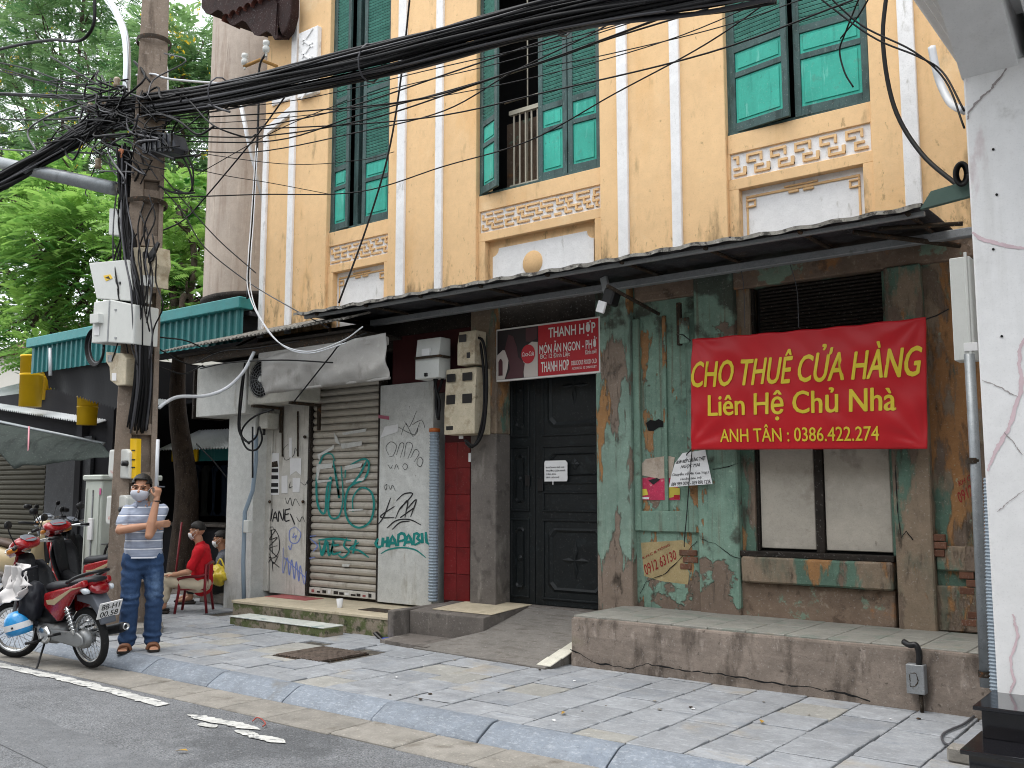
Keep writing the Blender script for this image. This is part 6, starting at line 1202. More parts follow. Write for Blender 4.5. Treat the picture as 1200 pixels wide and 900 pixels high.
tree('pinnate_tree', 'bright green tree with long feathery leaves behind the pole left side', (at(20, 600, 11).x, 11, 0), [tuple(at(60, 380, 11))],
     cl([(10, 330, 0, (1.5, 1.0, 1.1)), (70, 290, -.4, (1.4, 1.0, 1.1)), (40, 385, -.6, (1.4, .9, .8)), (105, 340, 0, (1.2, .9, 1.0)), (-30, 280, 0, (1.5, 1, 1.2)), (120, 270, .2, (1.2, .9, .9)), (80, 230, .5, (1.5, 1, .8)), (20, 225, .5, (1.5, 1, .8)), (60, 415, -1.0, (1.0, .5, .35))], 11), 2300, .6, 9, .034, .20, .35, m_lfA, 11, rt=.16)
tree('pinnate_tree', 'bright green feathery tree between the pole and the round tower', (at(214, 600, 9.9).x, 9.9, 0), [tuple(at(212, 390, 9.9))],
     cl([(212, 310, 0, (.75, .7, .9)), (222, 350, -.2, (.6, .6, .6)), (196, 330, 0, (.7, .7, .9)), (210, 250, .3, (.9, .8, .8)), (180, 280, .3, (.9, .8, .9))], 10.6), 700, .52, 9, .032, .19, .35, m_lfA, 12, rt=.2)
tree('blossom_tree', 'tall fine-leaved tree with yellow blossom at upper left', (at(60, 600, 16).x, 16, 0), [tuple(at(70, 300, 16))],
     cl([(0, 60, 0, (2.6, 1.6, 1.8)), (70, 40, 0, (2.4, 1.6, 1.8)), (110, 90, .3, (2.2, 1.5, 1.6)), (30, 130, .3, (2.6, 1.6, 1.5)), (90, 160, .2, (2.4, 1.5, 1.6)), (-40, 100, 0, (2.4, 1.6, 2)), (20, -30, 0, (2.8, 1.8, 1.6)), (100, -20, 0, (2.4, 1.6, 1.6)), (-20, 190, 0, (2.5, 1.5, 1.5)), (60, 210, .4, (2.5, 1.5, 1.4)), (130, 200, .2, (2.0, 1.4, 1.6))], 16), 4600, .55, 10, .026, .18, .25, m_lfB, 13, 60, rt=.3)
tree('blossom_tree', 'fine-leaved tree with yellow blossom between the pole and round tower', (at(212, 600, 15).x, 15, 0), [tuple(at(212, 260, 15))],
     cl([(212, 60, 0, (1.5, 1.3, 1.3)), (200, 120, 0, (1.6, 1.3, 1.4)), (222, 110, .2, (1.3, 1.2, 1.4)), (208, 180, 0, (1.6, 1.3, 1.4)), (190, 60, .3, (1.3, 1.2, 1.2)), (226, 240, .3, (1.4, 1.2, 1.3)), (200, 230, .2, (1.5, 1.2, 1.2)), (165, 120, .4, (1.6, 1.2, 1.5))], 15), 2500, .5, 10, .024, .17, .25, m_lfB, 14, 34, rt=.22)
# pale building far behind the trees
bbk = thing('pale_backdrop_house', 'pale rendered house wall glimpsed far behind the trees', 'house', (-34, 26, 0)); m_pb = surf('pale_render', 'b9b6ae', .05, .5, rough=.9)
box('wall', -60, -20, 26, 34, 0, 9.5, m_pb, bbk, 0); prism('roof', [(25.5, 9.5), (30, 12), (34.5, 9.5)], -60.5, -19.5, 'x', m_tile, bbk)
for i in range(9): box('window', -56 + i * 4, -54.6 + i * 4, 25.9, 26.05, 5.2, 7, m_dkw, bbk, .02)
# ------------------------------------------------------------------ motorbikes
m_tyre = surf('tyre_rubber', '1b1b1c', .1, 8, [('3a3834', 6, .6, .7, {'a': .5})], rough=.85, bump=.3, bs=60, fine=.05)
m_chr = plain('polished_metal', 'c9cbcc', .22, metal=.9); m_alloy = surf('dull_alloy', '8d8f90', .08, 6, [('55524d', 8, .55, .68, {'a': .6})], rough=.45, metal=.5, fine=.05)
m_seat = surf('seat_vinyl', '26272b', .08, 5, rough=.5, bump=.1, bs=90); m_bkr = surf('red_bike_paint', '8f1219', .06, 3, [('6d5a52', 14, .66, .74, {'a': .4})], rough=.28, coat=.4, fine=.05); m_bkk = surf('bike_black_plastic', '1a1b1e', .1, 4, [('4b4844', 6, .6, .72, {'a': .4})], rough=.5, fine=.05)
m_bkg = surf('bike_grey_plastic', '5c6068', .08, 4, rough=.5); m_bge = surf('beige_bike_paint', 'a99878', .06, 3, rough=.3, coat=.3); m_brn = surf('brown_seat', '4a3a30', .1, 4, rough=.55); m_blk2 = surf('black_bike_paint', '1d2026', .06, 3, rough=.3, coat=.3); m_wbk = surf('silver_bike_paint', 'b9bdc2', .05, 3, rough=.3, coat=.3)
m_lens = plain('red_lens', '7d0d16', .15, spec=.7); m_clear = plain('clear_lens', 'b9c0c6', .1, spec=.8); m_mir = plain('mirror_glass', '8fa0ac', .05, metal=.9)
def torus(name, R_, r, mat, parent, c, n=36, m=10, sq=1.0):
    V, Fc = [], []
    for i in range(n):
        a = 2 * math.pi * i / n
        for j in range(m):
            b = 2 * math.pi * j / m; rr = R_ + r * math.cos(b); V.append((c[0] + rr * math.cos(a), c[1] + r * sq * math.sin(b), c[2] + rr * math.sin(a)))
    for i in range(n):
        for j in range(m): Fc.append((i * m + j, i * m + (j + 1) % m, ((i + 1) % n) * m + (j + 1) % m, ((i + 1) % n) * m + j))
    return mesh(name, V, Fc, mat, parent, True)
def sub(name, parent, loc=(0, 0, 0), rot=(0, 0, 0)):
    o = bpy.data.objects.new(name, None); COL.objects.link(o); o.parent = parent; o.location = loc; o.rotation_euler = rot; o.empty_display_size = .05; LOCAL.add(o.name); return o
def wheel(parent, c, w_=.036, R_=.285, spokes=True):
    o = sub('wheel', parent, c); z = (0, 0, 0)
    torus('tyre', R_ - w_, w_, m_tyre, o, z, 40, 10, 1.0); lathe('rim', [(R_ - .075, -.02), (R_ - .06, -.026), (R_ - .052, -.024), (R_ - .065, 0), (R_ - .052, .024), (R_ - .06, .026), (R_ - .075, .02), (R_ - .082, 0), (R_ - .075, -.02)], m_chr, o, 36, 'y', z)
    lathe('hub', [(0, -.05), (.03, -.05), (.055, -.035), (.06, .035), (.03, .05), (0, .05)], m_alloy, o, 20, 'y', z)
    if spokes:
        s = tubes('spokes', [([(.05 * math.cos(a + .35 * sg), .03 * sd_, .05 * math.sin(a + .35 * sg)), ((R_ - .07) * math.cos(a), 0, (R_ - .07) * math.sin(a))], .0028) for i in range(28) for a in [i / 28 * 6.283] for sg in [1 if i % 2 else -1] for sd_ in [1 if i % 4 < 2 else -1]], m_chr, o, 4); s['kind'] = 'stuff'
    return o
def loft(name, secs, mat, parent, n=14, smooth=True, pw=2.5):
    """closed body lofted through superellipse sections: (centre, half-width y, half-height, axis x tilt)"""
    V, Fc = [], []
    for (x, y, z, hy, hz, tilt) in secs:
        for j in range(n):
            a = 2 * math.pi * j / n; c, s = math.cos(a), math.sin(a); yy = hy * math.copysign(abs(c) ** (2 / pw), c); zz = hz * math.copysign(abs(s) ** (2 / pw), s); V.append((x + zz * math.sin(tilt), y + yy, z + zz * math.cos(tilt)))
    for i in range(len(secs) - 1):
        for j in range(n): k = (j + 1) % n; Fc.append((i * n + j, i * n + k, (i + 1) * n + k, (i + 1) * n + j))
    Fc += [tuple(range(n))[::-1], tuple(range((len(secs) - 1) * n, len(secs) * n))]
    o = mesh(name, V, Fc, mat, parent, smooth); bm = bmesh.new(); bm.from_mesh(o.data); bmesh.ops.recalc_face_normals(bm, faces=bm.faces); bm.to_mesh(o.data); bm.free(); return o
def spring(name, A, B, r, turns, w_, mat, parent):
    A, B = Vector(A), Vector(B); t = (B - A).normalized(); s = t.orthogonal().normalized(); b = t.cross(s)
    return tube(name, [A.lerp(B, i / (turns * 8)) + (s * math.cos(i / 8 * 6.283) + b * math.sin(i / 8 * 6.283)) * r for i in range(turns * 8 + 1)], w_, mat, parent, 5)
def cub(lab, loc, rotz, m_body, m_seat_=None, plate=None, lean=-7, steer=18, m_tail=None, grp=None, legs=None, cloth_=False):
    t = thing('motorbike', lab, 'motorbike', loc, rotz, grp); t.rotation_euler = (R(lean), 0, rotz); ms = m_seat_ or m_seat; lg = legs or m_bkk
    wheel(t, (-.60, 0, .285)); st_ = sub('steering', t, (.44, 0, .82), (0, 0, R(steer)))      # front end turns about the head
    def S(p): return (p[0] - .44, p[1], p[2] - .82)
    fw_ = wheel(t, (.60, 0, .285)); fw_.parent = st_; fw_.location = S((.60, 0, .285)); fw_.name = 'front_wheel'
    for s in (-1, 1): tube('fork', [S((.60, s * .075, .285)), S((.52, s * .075, .55)), S((.44, s * .06, .80))], .02, m_alloy, st_, 8)
    prism('front_mudguard', [S((.60 + .32 * math.cos(R(a)), 0, .285 + .32 * math.sin(R(a))))[0::2] for a in range(20, 161, 10)] + [S((.60 + .305 * math.cos(R(a)), 0, .285 + .305 * math.sin(R(a))))[0::2] for a in range(160, 19, -10)], -.05, .05, 'y', m_body, st_, .006)
    loft('handlebar_cowl', [(-.10, 0, .30, .10, .02, 0), (-.06, 0, .32, .16, .05, -.2), (.02, 0, .32, .17, .075, -.3), (.09, 0, .28, .13, .085, -.3), (.13, 0, .24, .07, .06, -.3)], m_body, st_)
    loft('instrument_panel', [(-.105, 0, .345, .02, .004, .7), (-.085, 0, .352, .085, .010, .7), (-.03, 0, .385, .10, .012, .7), (.01, 0, .40, .05, .006, .7)], m_bkg, st_); loft('headlamp', [(.09, 0, .27, .09, .06, -.3), (.14, 0, .25, .08, .055, -.3), (.155, 0, .245, .04, .03, -.3)], m_clear, st_)
    for s in (-1, 1):
        tube('handlebar', [(-.02, s * .12, .31), (-.07, s * .24, .32), (-.13, s * .34, .31)], .013, m_chr, st_, 8, 3); tube('grip', [(-.085, s * .255, .32), (-.135, s * .345, .31)], .019, m_black, st_, 10); tube('lever', [(-.02, s * .2, .31), (.0, s * .27, .295), (-.05, s * .36, .28)], .007, m_chr, st_, 6, 3)
        tube('mirror_stem', [(-.03, s * .18, .33), (-.02, s * .24, .45), (-.03, s * .27, .52)], .006, m_black, st_, 6, 3); loft('mirror', [(-.02, s * .28, .54, .035, .025, 0), (-.035, s * .28, .54, .055, .04, 0), (-.045, s * .28, .54, .05, .036, 0)], m_black, st_)
        loft('indicator', [(-.02, s * .155, .28, .02, .02, 0), (.06, s * .155, .26, .03, .025, 0), (.1, s * .13, .24, .015, .015, 0)], plain('amber_lens', 'b8742a', .2), st_)
    # leg shield: thin panel, hollow towards the rider
    for nm, off, mt_, wd0 in (('leg_shield', 0, lg, .215), ('shield_face', .022, m_body, .205)):
        V, Fc = [], []; nz_, ny_ = 12, 12
        for j in range(nz_ + 1):
            q = j / nz_; z = .36 + .60 * q; xc = .30 + .20 * q ** .8; wq = wd0 * (.55 + .45 * math.sin(min(1, q * 1.35) * math.pi / 2)) * (1 - .35 * max(0, q - .8) / .2)
            for i in range(ny_ + 1): y = (i / ny_ * 2 - 1); V.append((xc + off - .13 * abs(y) ** 1.8, y * wq, z - .05 * abs(y) * (1 - q)))
        for j in range(nz_):
            for i in range(ny_): a = j * (ny_ + 1) + i; Fc.append((a, a + 1, a + ny_ + 2, a + ny_ + 1))
        o = mesh(nm, V, Fc, mt_, t, True); md = o.modifiers.new('s', 'SOLIDIFY'); md.thickness = .012
    loft('head_cover', [(.30, 0, .52, .07, .05, .4), (.37, 0, .70, .09, .05, .5), (.41, 0, .90, .10, .07, .5), (.42, 0, 1.0, .08, .05, .5)], lg, t)
    loft('front_shield', [(.40, 0, .62, .05, .04, .4), (.48, 0, .76, .08, .05, .4), (.53, 0, .92, .08, .05, .3), (.52, 0, 1.02, .05, .03, .3)], m_body, t)
    loft('tunnel', [(.30, 0, .52, .09, .09, 0), (.10, 0, .44, .09, .09, 0), (-.10, 0, .46, .10, .10, 0), (-.24, 0, .55, .11, .12, 0)], lg, t)
    # engine
    loft('crankcase', [(.16, 0, .32, .08, .07, 0), (.08, 0, .31, .13, .10, 0), (-.10, 0, .30, .14, .11, 0), (-.22, 0, .31, .11, .09, 0), (-.26, 0, .31, .06, .06, 0)], m_alloy, t); lathe('engine_cover', [(0, .165), (.07, .165), (.085, .15), (.09, .13)], m_chr, t, 20, 'y', (-.07, 0, .30)); loft('cylinder', [(.14, 0, .34, .06, .055, 0), (.20, 0, .36, .07, .065, 0), (.26, 0, .38, .07, .065, 0), (.32, 0, .40, .05, .05, 0)], m_bkg, t)
    for s in (-1, 1):
        tube('footpeg', [(-.02, s * .10, .24), (-.02, s * .30, .25)], .014, m_black, t, 8); tube('rear_footpeg', [(-.33, s * .12, .33), (-.36, s * .26, .34)], .013, m_black, t, 8)
        tube('swingarm', [(-.18, s * .09, .32), (-.60, s * .095, .285)], .022, m_alloy, t, 8); tube('shock_body', [(-.56, s * .125, .34), (-.46, s * .125, .62)], .018, m_chr, t, 8); spring('shock_spring', (-.55, s * .125, .37), (-.475, s * .125, .58), .03, 7, .006, m_chr, t)
        prism('side_cover', [(-.10, .58), (-.22, .50), (-.32, .44), (-.40, .52), (-.58, .70), (-.80, .80), (-.78, .86), (-.60, .80), (-.30, .74), (-.12, .70)], s * .085, s * .15, 'y', m_body, t, .025, 3, True)
        prism('side_stripe', [(-.18, .60), (-.30, .60), (-.60, .755), (-.78, .80), (-.60, .775), (-.28, .655), (-.16, .64)], s * .148, s * .1545, 'y', m_bge if m_body is m_bkr else m_bkg, t, .003)
    prism('chain_case', [(-.16, .36), (-.60, .36), (-.68, .32), (-.68, .25), (-.60, .22), (-.16, .25)], .10, .13, 'y', m_alloy, t, .015, 2, True); lathe('brake_drum', [(0, .10), (.05, .10), (.085, .085), (.09, .03)], m_alloy, t, 20, 'y', (-.60, 0, .285))
    tube('exhaust_header', [(.22, -.06, .33), (.16, -.12, .22), (-.05, -.15, .20), (-.30, -.15, .24)], .018, m_chr, t, 8, 5); loft('silencer', [(-.30, -.16, .25, .03, .03, 0), (-.40, -.165, .27, .045, .045, 0), (-.86, -.175, .36, .05, .05, 0), (-.90, -.175, .37, .042, .042, 0)], m_bkk, t, pw=2); lathe('silencer_tip', [(.0, -.895), (.03, -.895), (.034, -.93), (.024, -.93), (.02, -.90)], m_chr, t, 14, 'x', (0, -.175, .372))
    loft('seat', [(-.02, 0, .70, .05, .02, 0), (-.08, 0, .745, .10, .04, 0), (-.25, 0, .755, .125, .045, 0), (-.45, 0, .785, .125, .045, 0), (-.70, 0, .83, .11, .04, 0), (-.84, 0, .85, .07, .02, 0)], ms, t)
    loft('tail', [(-.55, 0, .74, .10, .05, 0), (-.72, 0, .79, .10, .05, 0), (-.82, 0, .83, .07, .035, 0)], m_body, t); tube('grab_rail', [(-.50, .13, .82), (-.68, .14, .88), (-.83, .09, .92), (-.86, 0, .925), (-.83, -.09, .92), (-.68, -.14, .88), (-.50, -.13, .82)], .016, m_black, t, 8, 4)
    loft('tail_lamp', [(-.76, 0, .78, .10, .045, .2), (-.83, 0, .765, .095, .05, .2), (-.87, 0, .75, .06, .035, .2)], m_lens, t)
    for s in (-1, 1): loft('rear_indicator', [(-.72, s * .12, .765, .02, .02, 0), (-.80, s * .13, .755, .03, .028, 0), (-.835, s * .12, .75, .015, .015, 0)], m_clear, t)
    prism('rear_mudguard', [(-.55, .70), (-.80, .72), (-.90, .60), (-.94, .45), (-.91, .44), (-.85, .55), (-.76, .62), (-.55, .64)], -.075, .075, 'y', m_bkg, t, .012, 2, True)
    if plate:
        pr = sub('number_plate', t, (-.955, 0, .575), (0, R(-28), 0)); pr.scale = (1.2, 1.2, 1.2); box('plate_sheet', -.004, .004, -.095, .095, -.07, .07, m_paper, pr, .004, 2)
        Mp = Matrix(((0, 0, -1, -.0055), (-1, 0, 0, 0), (0, 1, 0, 0), (0, 0, 0, 1)))
        text('plate_lettering', plate[0], -.075, .075, .008, .056, 0, m_ink, pr, 0, .01, Mp); text('plate_lettering', plate[1], -.075, .075, -.056, -.008, 0, m_ink, pr, 0, .01, Mp)
    tube('side_stand', [(-.02, .10, .24), (-.10, .24, .03), (-.13, .27, .012)], .011, m_black, t, 6); tube('kick_pedal', [(-.12, -.16, .30), (-.22, -.20, .36), (-.24, -.26, .37)], .01, m_chr, t, 6)
    return t
BZ = -.088
b1 = cub('red motorbike with white number plate parked in the gutter beside the kerb', (-9.36, 4.86, BZ), R(183), m_bkr, None, ('88-H1', '00.58'), -7, 26)
# things on the red motorbike
hm = thing('crash_helmet', 'sky blue and white crash helmet hung on the red motorbike', 'helmet', tuple(az(21, 742, .1)), 0); hq = at(21, 731, 4.52); hm.location = hq
m_hb = surf('blue_helmet_paint', '2a86c0', .05, 4, rough=.25, coat=.5)
V = []
lathe('helmet_shell', [(0, .125), (.06, .115), (.105, .07), (.125, .01), (.125, -.05), (.11, -.10), (.10, -.10), (.11, -.05), (.1, 0), (0, .1)], m_hb, hm, 28); lathe('helmet_band', [(.1262, .012), (.1268, .0), (.1268, -.03), (.1262, -.045)], m_paper, hm, 28); boxes('helmet_vent', [(.07, .10, -.108, -.098, -.03, -.01)], m_black, hm)
hm.rotation_euler = (R(12), R(-10), 0)
ct = thing('white_cloth', 'crumpled white cloth draped over the red motorbike handlebar', 'cloth', (-9.9, 4.7, .8)); m_wc = surf('white_cotton', 'd3d0cf', .05, 5, rough=.9, bump=.1)
tl, tr_, bl, br = at(7, 662, 4.55), at(24, 664, 4.5), at(-8, 712, 4.5), at(26, 700, 4.45)
cloth('cloth_sheet', tl, tr_, bl, br, m_wc, ct, 24, 20, .11, 5, 9, .05); cloth('cloth_sheet', tl + Vector((.05, .08, .02)), tr_ + Vector((0, .1, .01)), bl + Vector((.1, .1, .06)), br + Vector((-.05, .1, .1)), m_wc, ct, 20, 16, .1, 6, 12, -.05)
bagm = surf('black_nylon', '1b1d24', .08, 4, rough=.5, bump=.1)
bg_ = thing('black_bag', 'black nylon bag stuffed behind the red motorbike leg shield', 'bag', tuple(at(38, 700, 4.6))); 
def sack(name, c, r, mat, parent, seed, amp=.25):
    bm = bmesh.new(); bmesh.ops.create_icosphere(bm, subdivisions=4, radius=1)
    for v in bm.verts:
        d = v.co.copy(); k = 1 + amp * mnoise.noise(d * 1.6 + Vector((seed, 0, 0))) + amp * .4 * mnoise.noise(d * 5 + Vector((0, seed, 0))); v.co = Vector((c[0] + d.x * r[0] * k, c[1] + d.y * r[1] * k, c[2] + d.z * r[2] * k))
    return bmfin(name, bm, mat, parent, True)
qb = at(38, 706, 4.62); sack('bag_body', (qb.x, qb.y, qb.z), (.09, .12, .19), bagm, bg_, 3); tube('bag_strap', [(qb.x, 4.55, qb.z + .2), (qb.x + .02, 4.5, qb.z + .3), (qb.x, 4.65, qb.z + .34)], .012, bagm, bg_, 6, 3)
# bikes parked on the pavement behind
cub('red motorbike parked behind the pole cabinet beside the beige scooter', (-11.35, 6.25, .0), R(196), m_bkr, None, None, -6, -20)
cub('dark motorbike half hidden beside the street cabinet', (-12.6, 7.1, .0), R(205), m_blk2, None, None, -6, 12)
cub('silver-headed dark motorbike behind the beige scooter at far left', (-15.2, 8.1, .0), R(225), m_wbk, None, None, -6, -15)
def scooter(lab, loc, rotz):
    t = thing('scooter', lab, 'scooter', loc, rotz); t.rotation_euler = (R(-5), 0, rotz); wheel(t, (-.55, 0, .24), .05, .24, False); wheel(t, (.62, 0, .24), .05, .24, False)
    loft('rear_body', [(-.10, 0, .55, .10, .10, 0), (-.25, 0, .52, .19, .17, 0), (-.50, 0, .54, .21, .20, 0), (-.80, 0, .62, .15, .14, 0), (-.95, 0, .66, .06, .06, 0)], m_bge, t); loft('seat', [(-.05, 0, .72, .08, .03, 0), (-.3, 0, .76, .14, .05, 0), (-.6, 0, .80, .14, .06, 0), (-.85, 0, .84, .09, .03, 0)], m_brn, t)
    loft('floorboard', [(-.14, 0, .30, .17, .05, 0), (.10, 0, .26, .17, .03, 0), (.30, 0, .28, .16, .04, 0)], m_bge, t); loft('front_shield', [(.28, 0, .28, .14, .06, .5), (.36, 0, .55, .22, .04, .5), (.40, 0, .80, .19, .04, .5), (.40, 0, .95, .10, .05, .5)], m_bge, t)
    loft('front_mudguard', [(.42, 0, .40, .05, .05, 0), (.55, 0, .46, .08, .06, 0), (.72, 0, .40, .07, .05, 0), (.80, 0, .32, .03, .03, 0)], m_bge, t); tube('steering_column', [(.60, 0, .26), (.40, 0, .9), (.38, 0, 1.0)], .04, m_bkk, t, 10)
    loft('headset', [(.26, 0, 1.06, .05, .03, 0), (.34, 0, 1.08, .12, .06, 0), (.44, 0, 1.07, .12, .075, 0), (.50, 0, 1.04, .06, .05, 0)], m_bge, t); loft('headlamp', [(.45, 0, 1.05, .07, .06, 0), (.51, 0, 1.04, .065, .055, 0), (.53, 0, 1.04, .03, .03, 0)], m_clear, t)
    for s in (-1, 1): tube('handlebar', [(.36, s * .10, 1.08), (.30, s * .3, 1.09), (.25, s * .37, 1.08)], .018, m_bkk, t, 8, 3); tube('mirror_stem', [(.34, s * .16, 1.1), (.36, s * .24, 1.24), (.33, s * .29, 1.30)], .007, m_bkk, t, 6, 3); loft('mirror', [(.35, s * .31, 1.32, .03, .02, 0), (.33, s * .31, 1.32, .065, .04, 0), (.315, s * .31, 1.32, .06, .036, 0)], m_black, t)
    lathe('round_mirror', [(0, .0), (.075, .0), (.08, .012), (0, .02)], m_mir, t, 20, 'x', (.30, .1, .86)); loft('tail_lamp', [(-.93, 0, .66, .05, .03, 0), (-.97, 0, .65, .03, .02, 0)], m_lens, t); return t
scooter('beige scooter with brown seat parked before the olive shutter', (-14.6, 7.0, 0), R(8))
# ------------------------------------------------------------------ people
def segmesh(bm, p0, p1, r0, r1, side=None, n=14, cap=4):
    """closed tapered limb with rounded ends; r may be (across, deep)"""
    p0, p1 = Vector(p0), Vector(p1); r0 = r0 if isinstance(r0, tuple) else (r0, r0); r1 = r1 if isinstance(r1, tuple) else (r1, r1)
    t = p1 - p0; L = t.length; t = t.normalized() if L > 1e-6 else Vector((0, 0, 1)); s = Vector(side) if side else (Vector((1, 0, 0)) if abs(t.x) < .9 else Vector((0, 1, 0)))
    s = (s - t * s.dot(t)).normalized(); b = t.cross(s); rings = []
    for i in range(cap + 1):
        a = math.pi / 2 * (1 - i / cap); rings.append((p0 - t * math.sin(a) * min(r0), math.cos(a), r0))
    for i in range(1, 4): k = i / 4; rings.append((p0.lerp(p1, k), 1, (r0[0] + (r1[0] - r0[0]) * k, r0[1] + (r1[1] - r0[1]) * k)))
    for i in range(cap + 1):
        a = math.pi / 2 * i / cap; rings.append((p1 + t * math.sin(a) * min(r1), math.cos(a), r1))
    R_ = []
    for c, k, r in rings:
        k = max(k, .02); R_.append([bm.verts.new(c + (s * math.cos(2 * math.pi * j / n) * r[0] + b * math.sin(2 * math.pi * j / n) * r[1]) * k) for j in range(n)])
    for A, B in zip(R_, R_[1:]):
        for j in range(n): bm.faces.new((A[j], A[(j + 1) % n], B[(j + 1) % n], B[j]))
    bm.faces.new(R_[0][::-1]); bm.faces.new(R_[-1])
def flesh(name, segs, mat, parent, vox=.009, sm=6, fold=0, fs=9, cut=None, rings=()):
    bm = bmesh.new()
    for s in segs: segmesh(bm, *s)
    bmesh.ops.recalc_face_normals(bm, faces=bm.faces)
    me = bpy.data.meshes.new(name); bm.to_mesh(me); bm.free(); o = bpy.data.objects.new(name, me); COL.objects.link(o)
    r = o.modifiers.new('r', 'REMESH'); r.mode = 'VOXEL'; r.voxel_size = vox; r.use_smooth_shade = True
    s = o.modifiers.new('s', 'SMOOTH'); s.iterations = sm; s.factor = .5
    me2 = evaluated(o); bpy.data.objects.remove(o); me2.materials.clear()
    if fold:
        N_ = [v.normal.copy() for v in me2.vertices]
        for v, nn in zip(me2.vertices, N_):
            c = v.co; v.co = c + nn * fold * ((.9 * math.sin(c.z * 62 + 5 * mnoise.noise(c * 7)) * sum(math.exp(-((c.z - zk) / .07) ** 2) for zk in rings) if rings else 0) + mnoise.noise(Vector((c.x * fs, c.y * fs, c.z * fs * 1.9))) + .5 * mnoise.noise(Vector((c.x * fs * 2.3 + 4, c.y * fs * 2.3, c.z * fs * 3.1))))
    if cut is not None:
        bm = bmesh.new(); bm.from_mesh(me2); bmesh.ops.delete(bm, geom=[v for v in bm.verts if v.co.z < cut + .006 * mnoise.noise(v.co * 5)], context='VERTS'); bm.to_mesh(me2); bm.free()
    return fin(name, me2, mat, parent, True)
m_skin = surf('skin', 'a97d64', .05, 9, [('9a624a', 14, .58, .7, {'a': .35})], rough=.5, bump=.05, bs=90, fine=.03); m_hair = surf('black_hair', '15120f', .2, 30, rough=.5, bump=.5, bs=120, bump2=(1, 1, .3)); m_mask = surf('grey_face_mask', 'b9bcc6', .04, 6, rough=.9, bump=.1, bs=60); m_maskw = surf('white_face_mask', 'd8d8da', .03, 6, rough=.9)
m_polo = surf('striped_polo_jersey', '8f97a8', .05, 6, [('a9b0bf', 22, .5, .66, {'a': .5, 'st': (.4, .4, 6)})], rough=.9, bump=.12, bs=60, stripes=('Z', .082, [(.0, .010, 'e4e6ec'), (.010, .022, '7c8598')]), fine=.03)
m_jean = surf('blue_denim', '2c4364', .12, 3, [('6d87a8', 2.6, .56, .72, {'a': .65}), ('1b2a44', 6, .56, .7, {'a': .6})], rough=.9, bump=.35, bs=160, fine=.03)
m_sand = surf('brown_leather', '6b4630', .1, 6, rough=.5); m_sole = plain('dark_sole', '231d19', .8); m_eye = plain('eye_white', 'd9d4cc', .3); m_iris = plain('dark_iris', '1d120c', .2)
m_redc = surf('red_cotton', 'b3121f', .06, 5, rough=.9, bump=.15, bs=60); m_beig = surf('beige_trousers', 'b8ab95', .06, 5, rough=.9, bump=.15, bs=60); m_greyc = surf('grey_cotton', '54575e', .08, 5, rough=.9, bump=.1)
def hand(c, dirv, palm, curl, side=1, sc=1.0):
    """segments of a five-fingered hand: c wrist, dirv towards the knuckles, palm normal the fingers curl to"""
    c = Vector(c); d = Vector(dirv).normalized(); pn = Vector(palm); pn = (pn - d * pn.dot(d)).normalized(); s = d.cross(pn) * side; out = []
    out.append((c, c + d * .075 * sc, (.030 * sc, .016 * sc), (.040 * sc, .015 * sc), tuple(s)))
    for i, (off, ln) in enumerate(((-.030, .068), (-.010, .078), (.011, .072), (.031, .056))):
        b0 = c + d * .078 * sc + s * off * sc; a = R(curl * .6); d1 = d * math.cos(a) + pn * math.sin(a); b1 = b0 + d1 * ln * .45 * sc; a2 = a + R(curl * .9); d2 = d * math.cos(a2) + pn * math.sin(a2); b2 = b1 + d2 * ln * .32 * sc; a3 = a2 + R(curl * .6); d3 = d * math.cos(a3) + pn * math.sin(a3); b3 = b2 + d3 * ln * .22 * sc
        out += [(b0, b1, .0092 * sc, .0088 * sc), (b1, b2, .0088 * sc, .0082 * sc), (b2, b3, .0082 * sc, .007 * sc)]
    t0 = c + d * .02 * sc - s * .028 * sc; t1 = t0 + (d * .6 - s * .7 + pn * .35).normalized() * .04 * sc; t2 = t1 + (d * .9 - s * .1 + pn * .4).normalized() * .032 * sc
    out += [(t0, t1, .013 * sc, .0105 * sc), (t1, t2, .0105 * sc, .008 * sc)]; return out
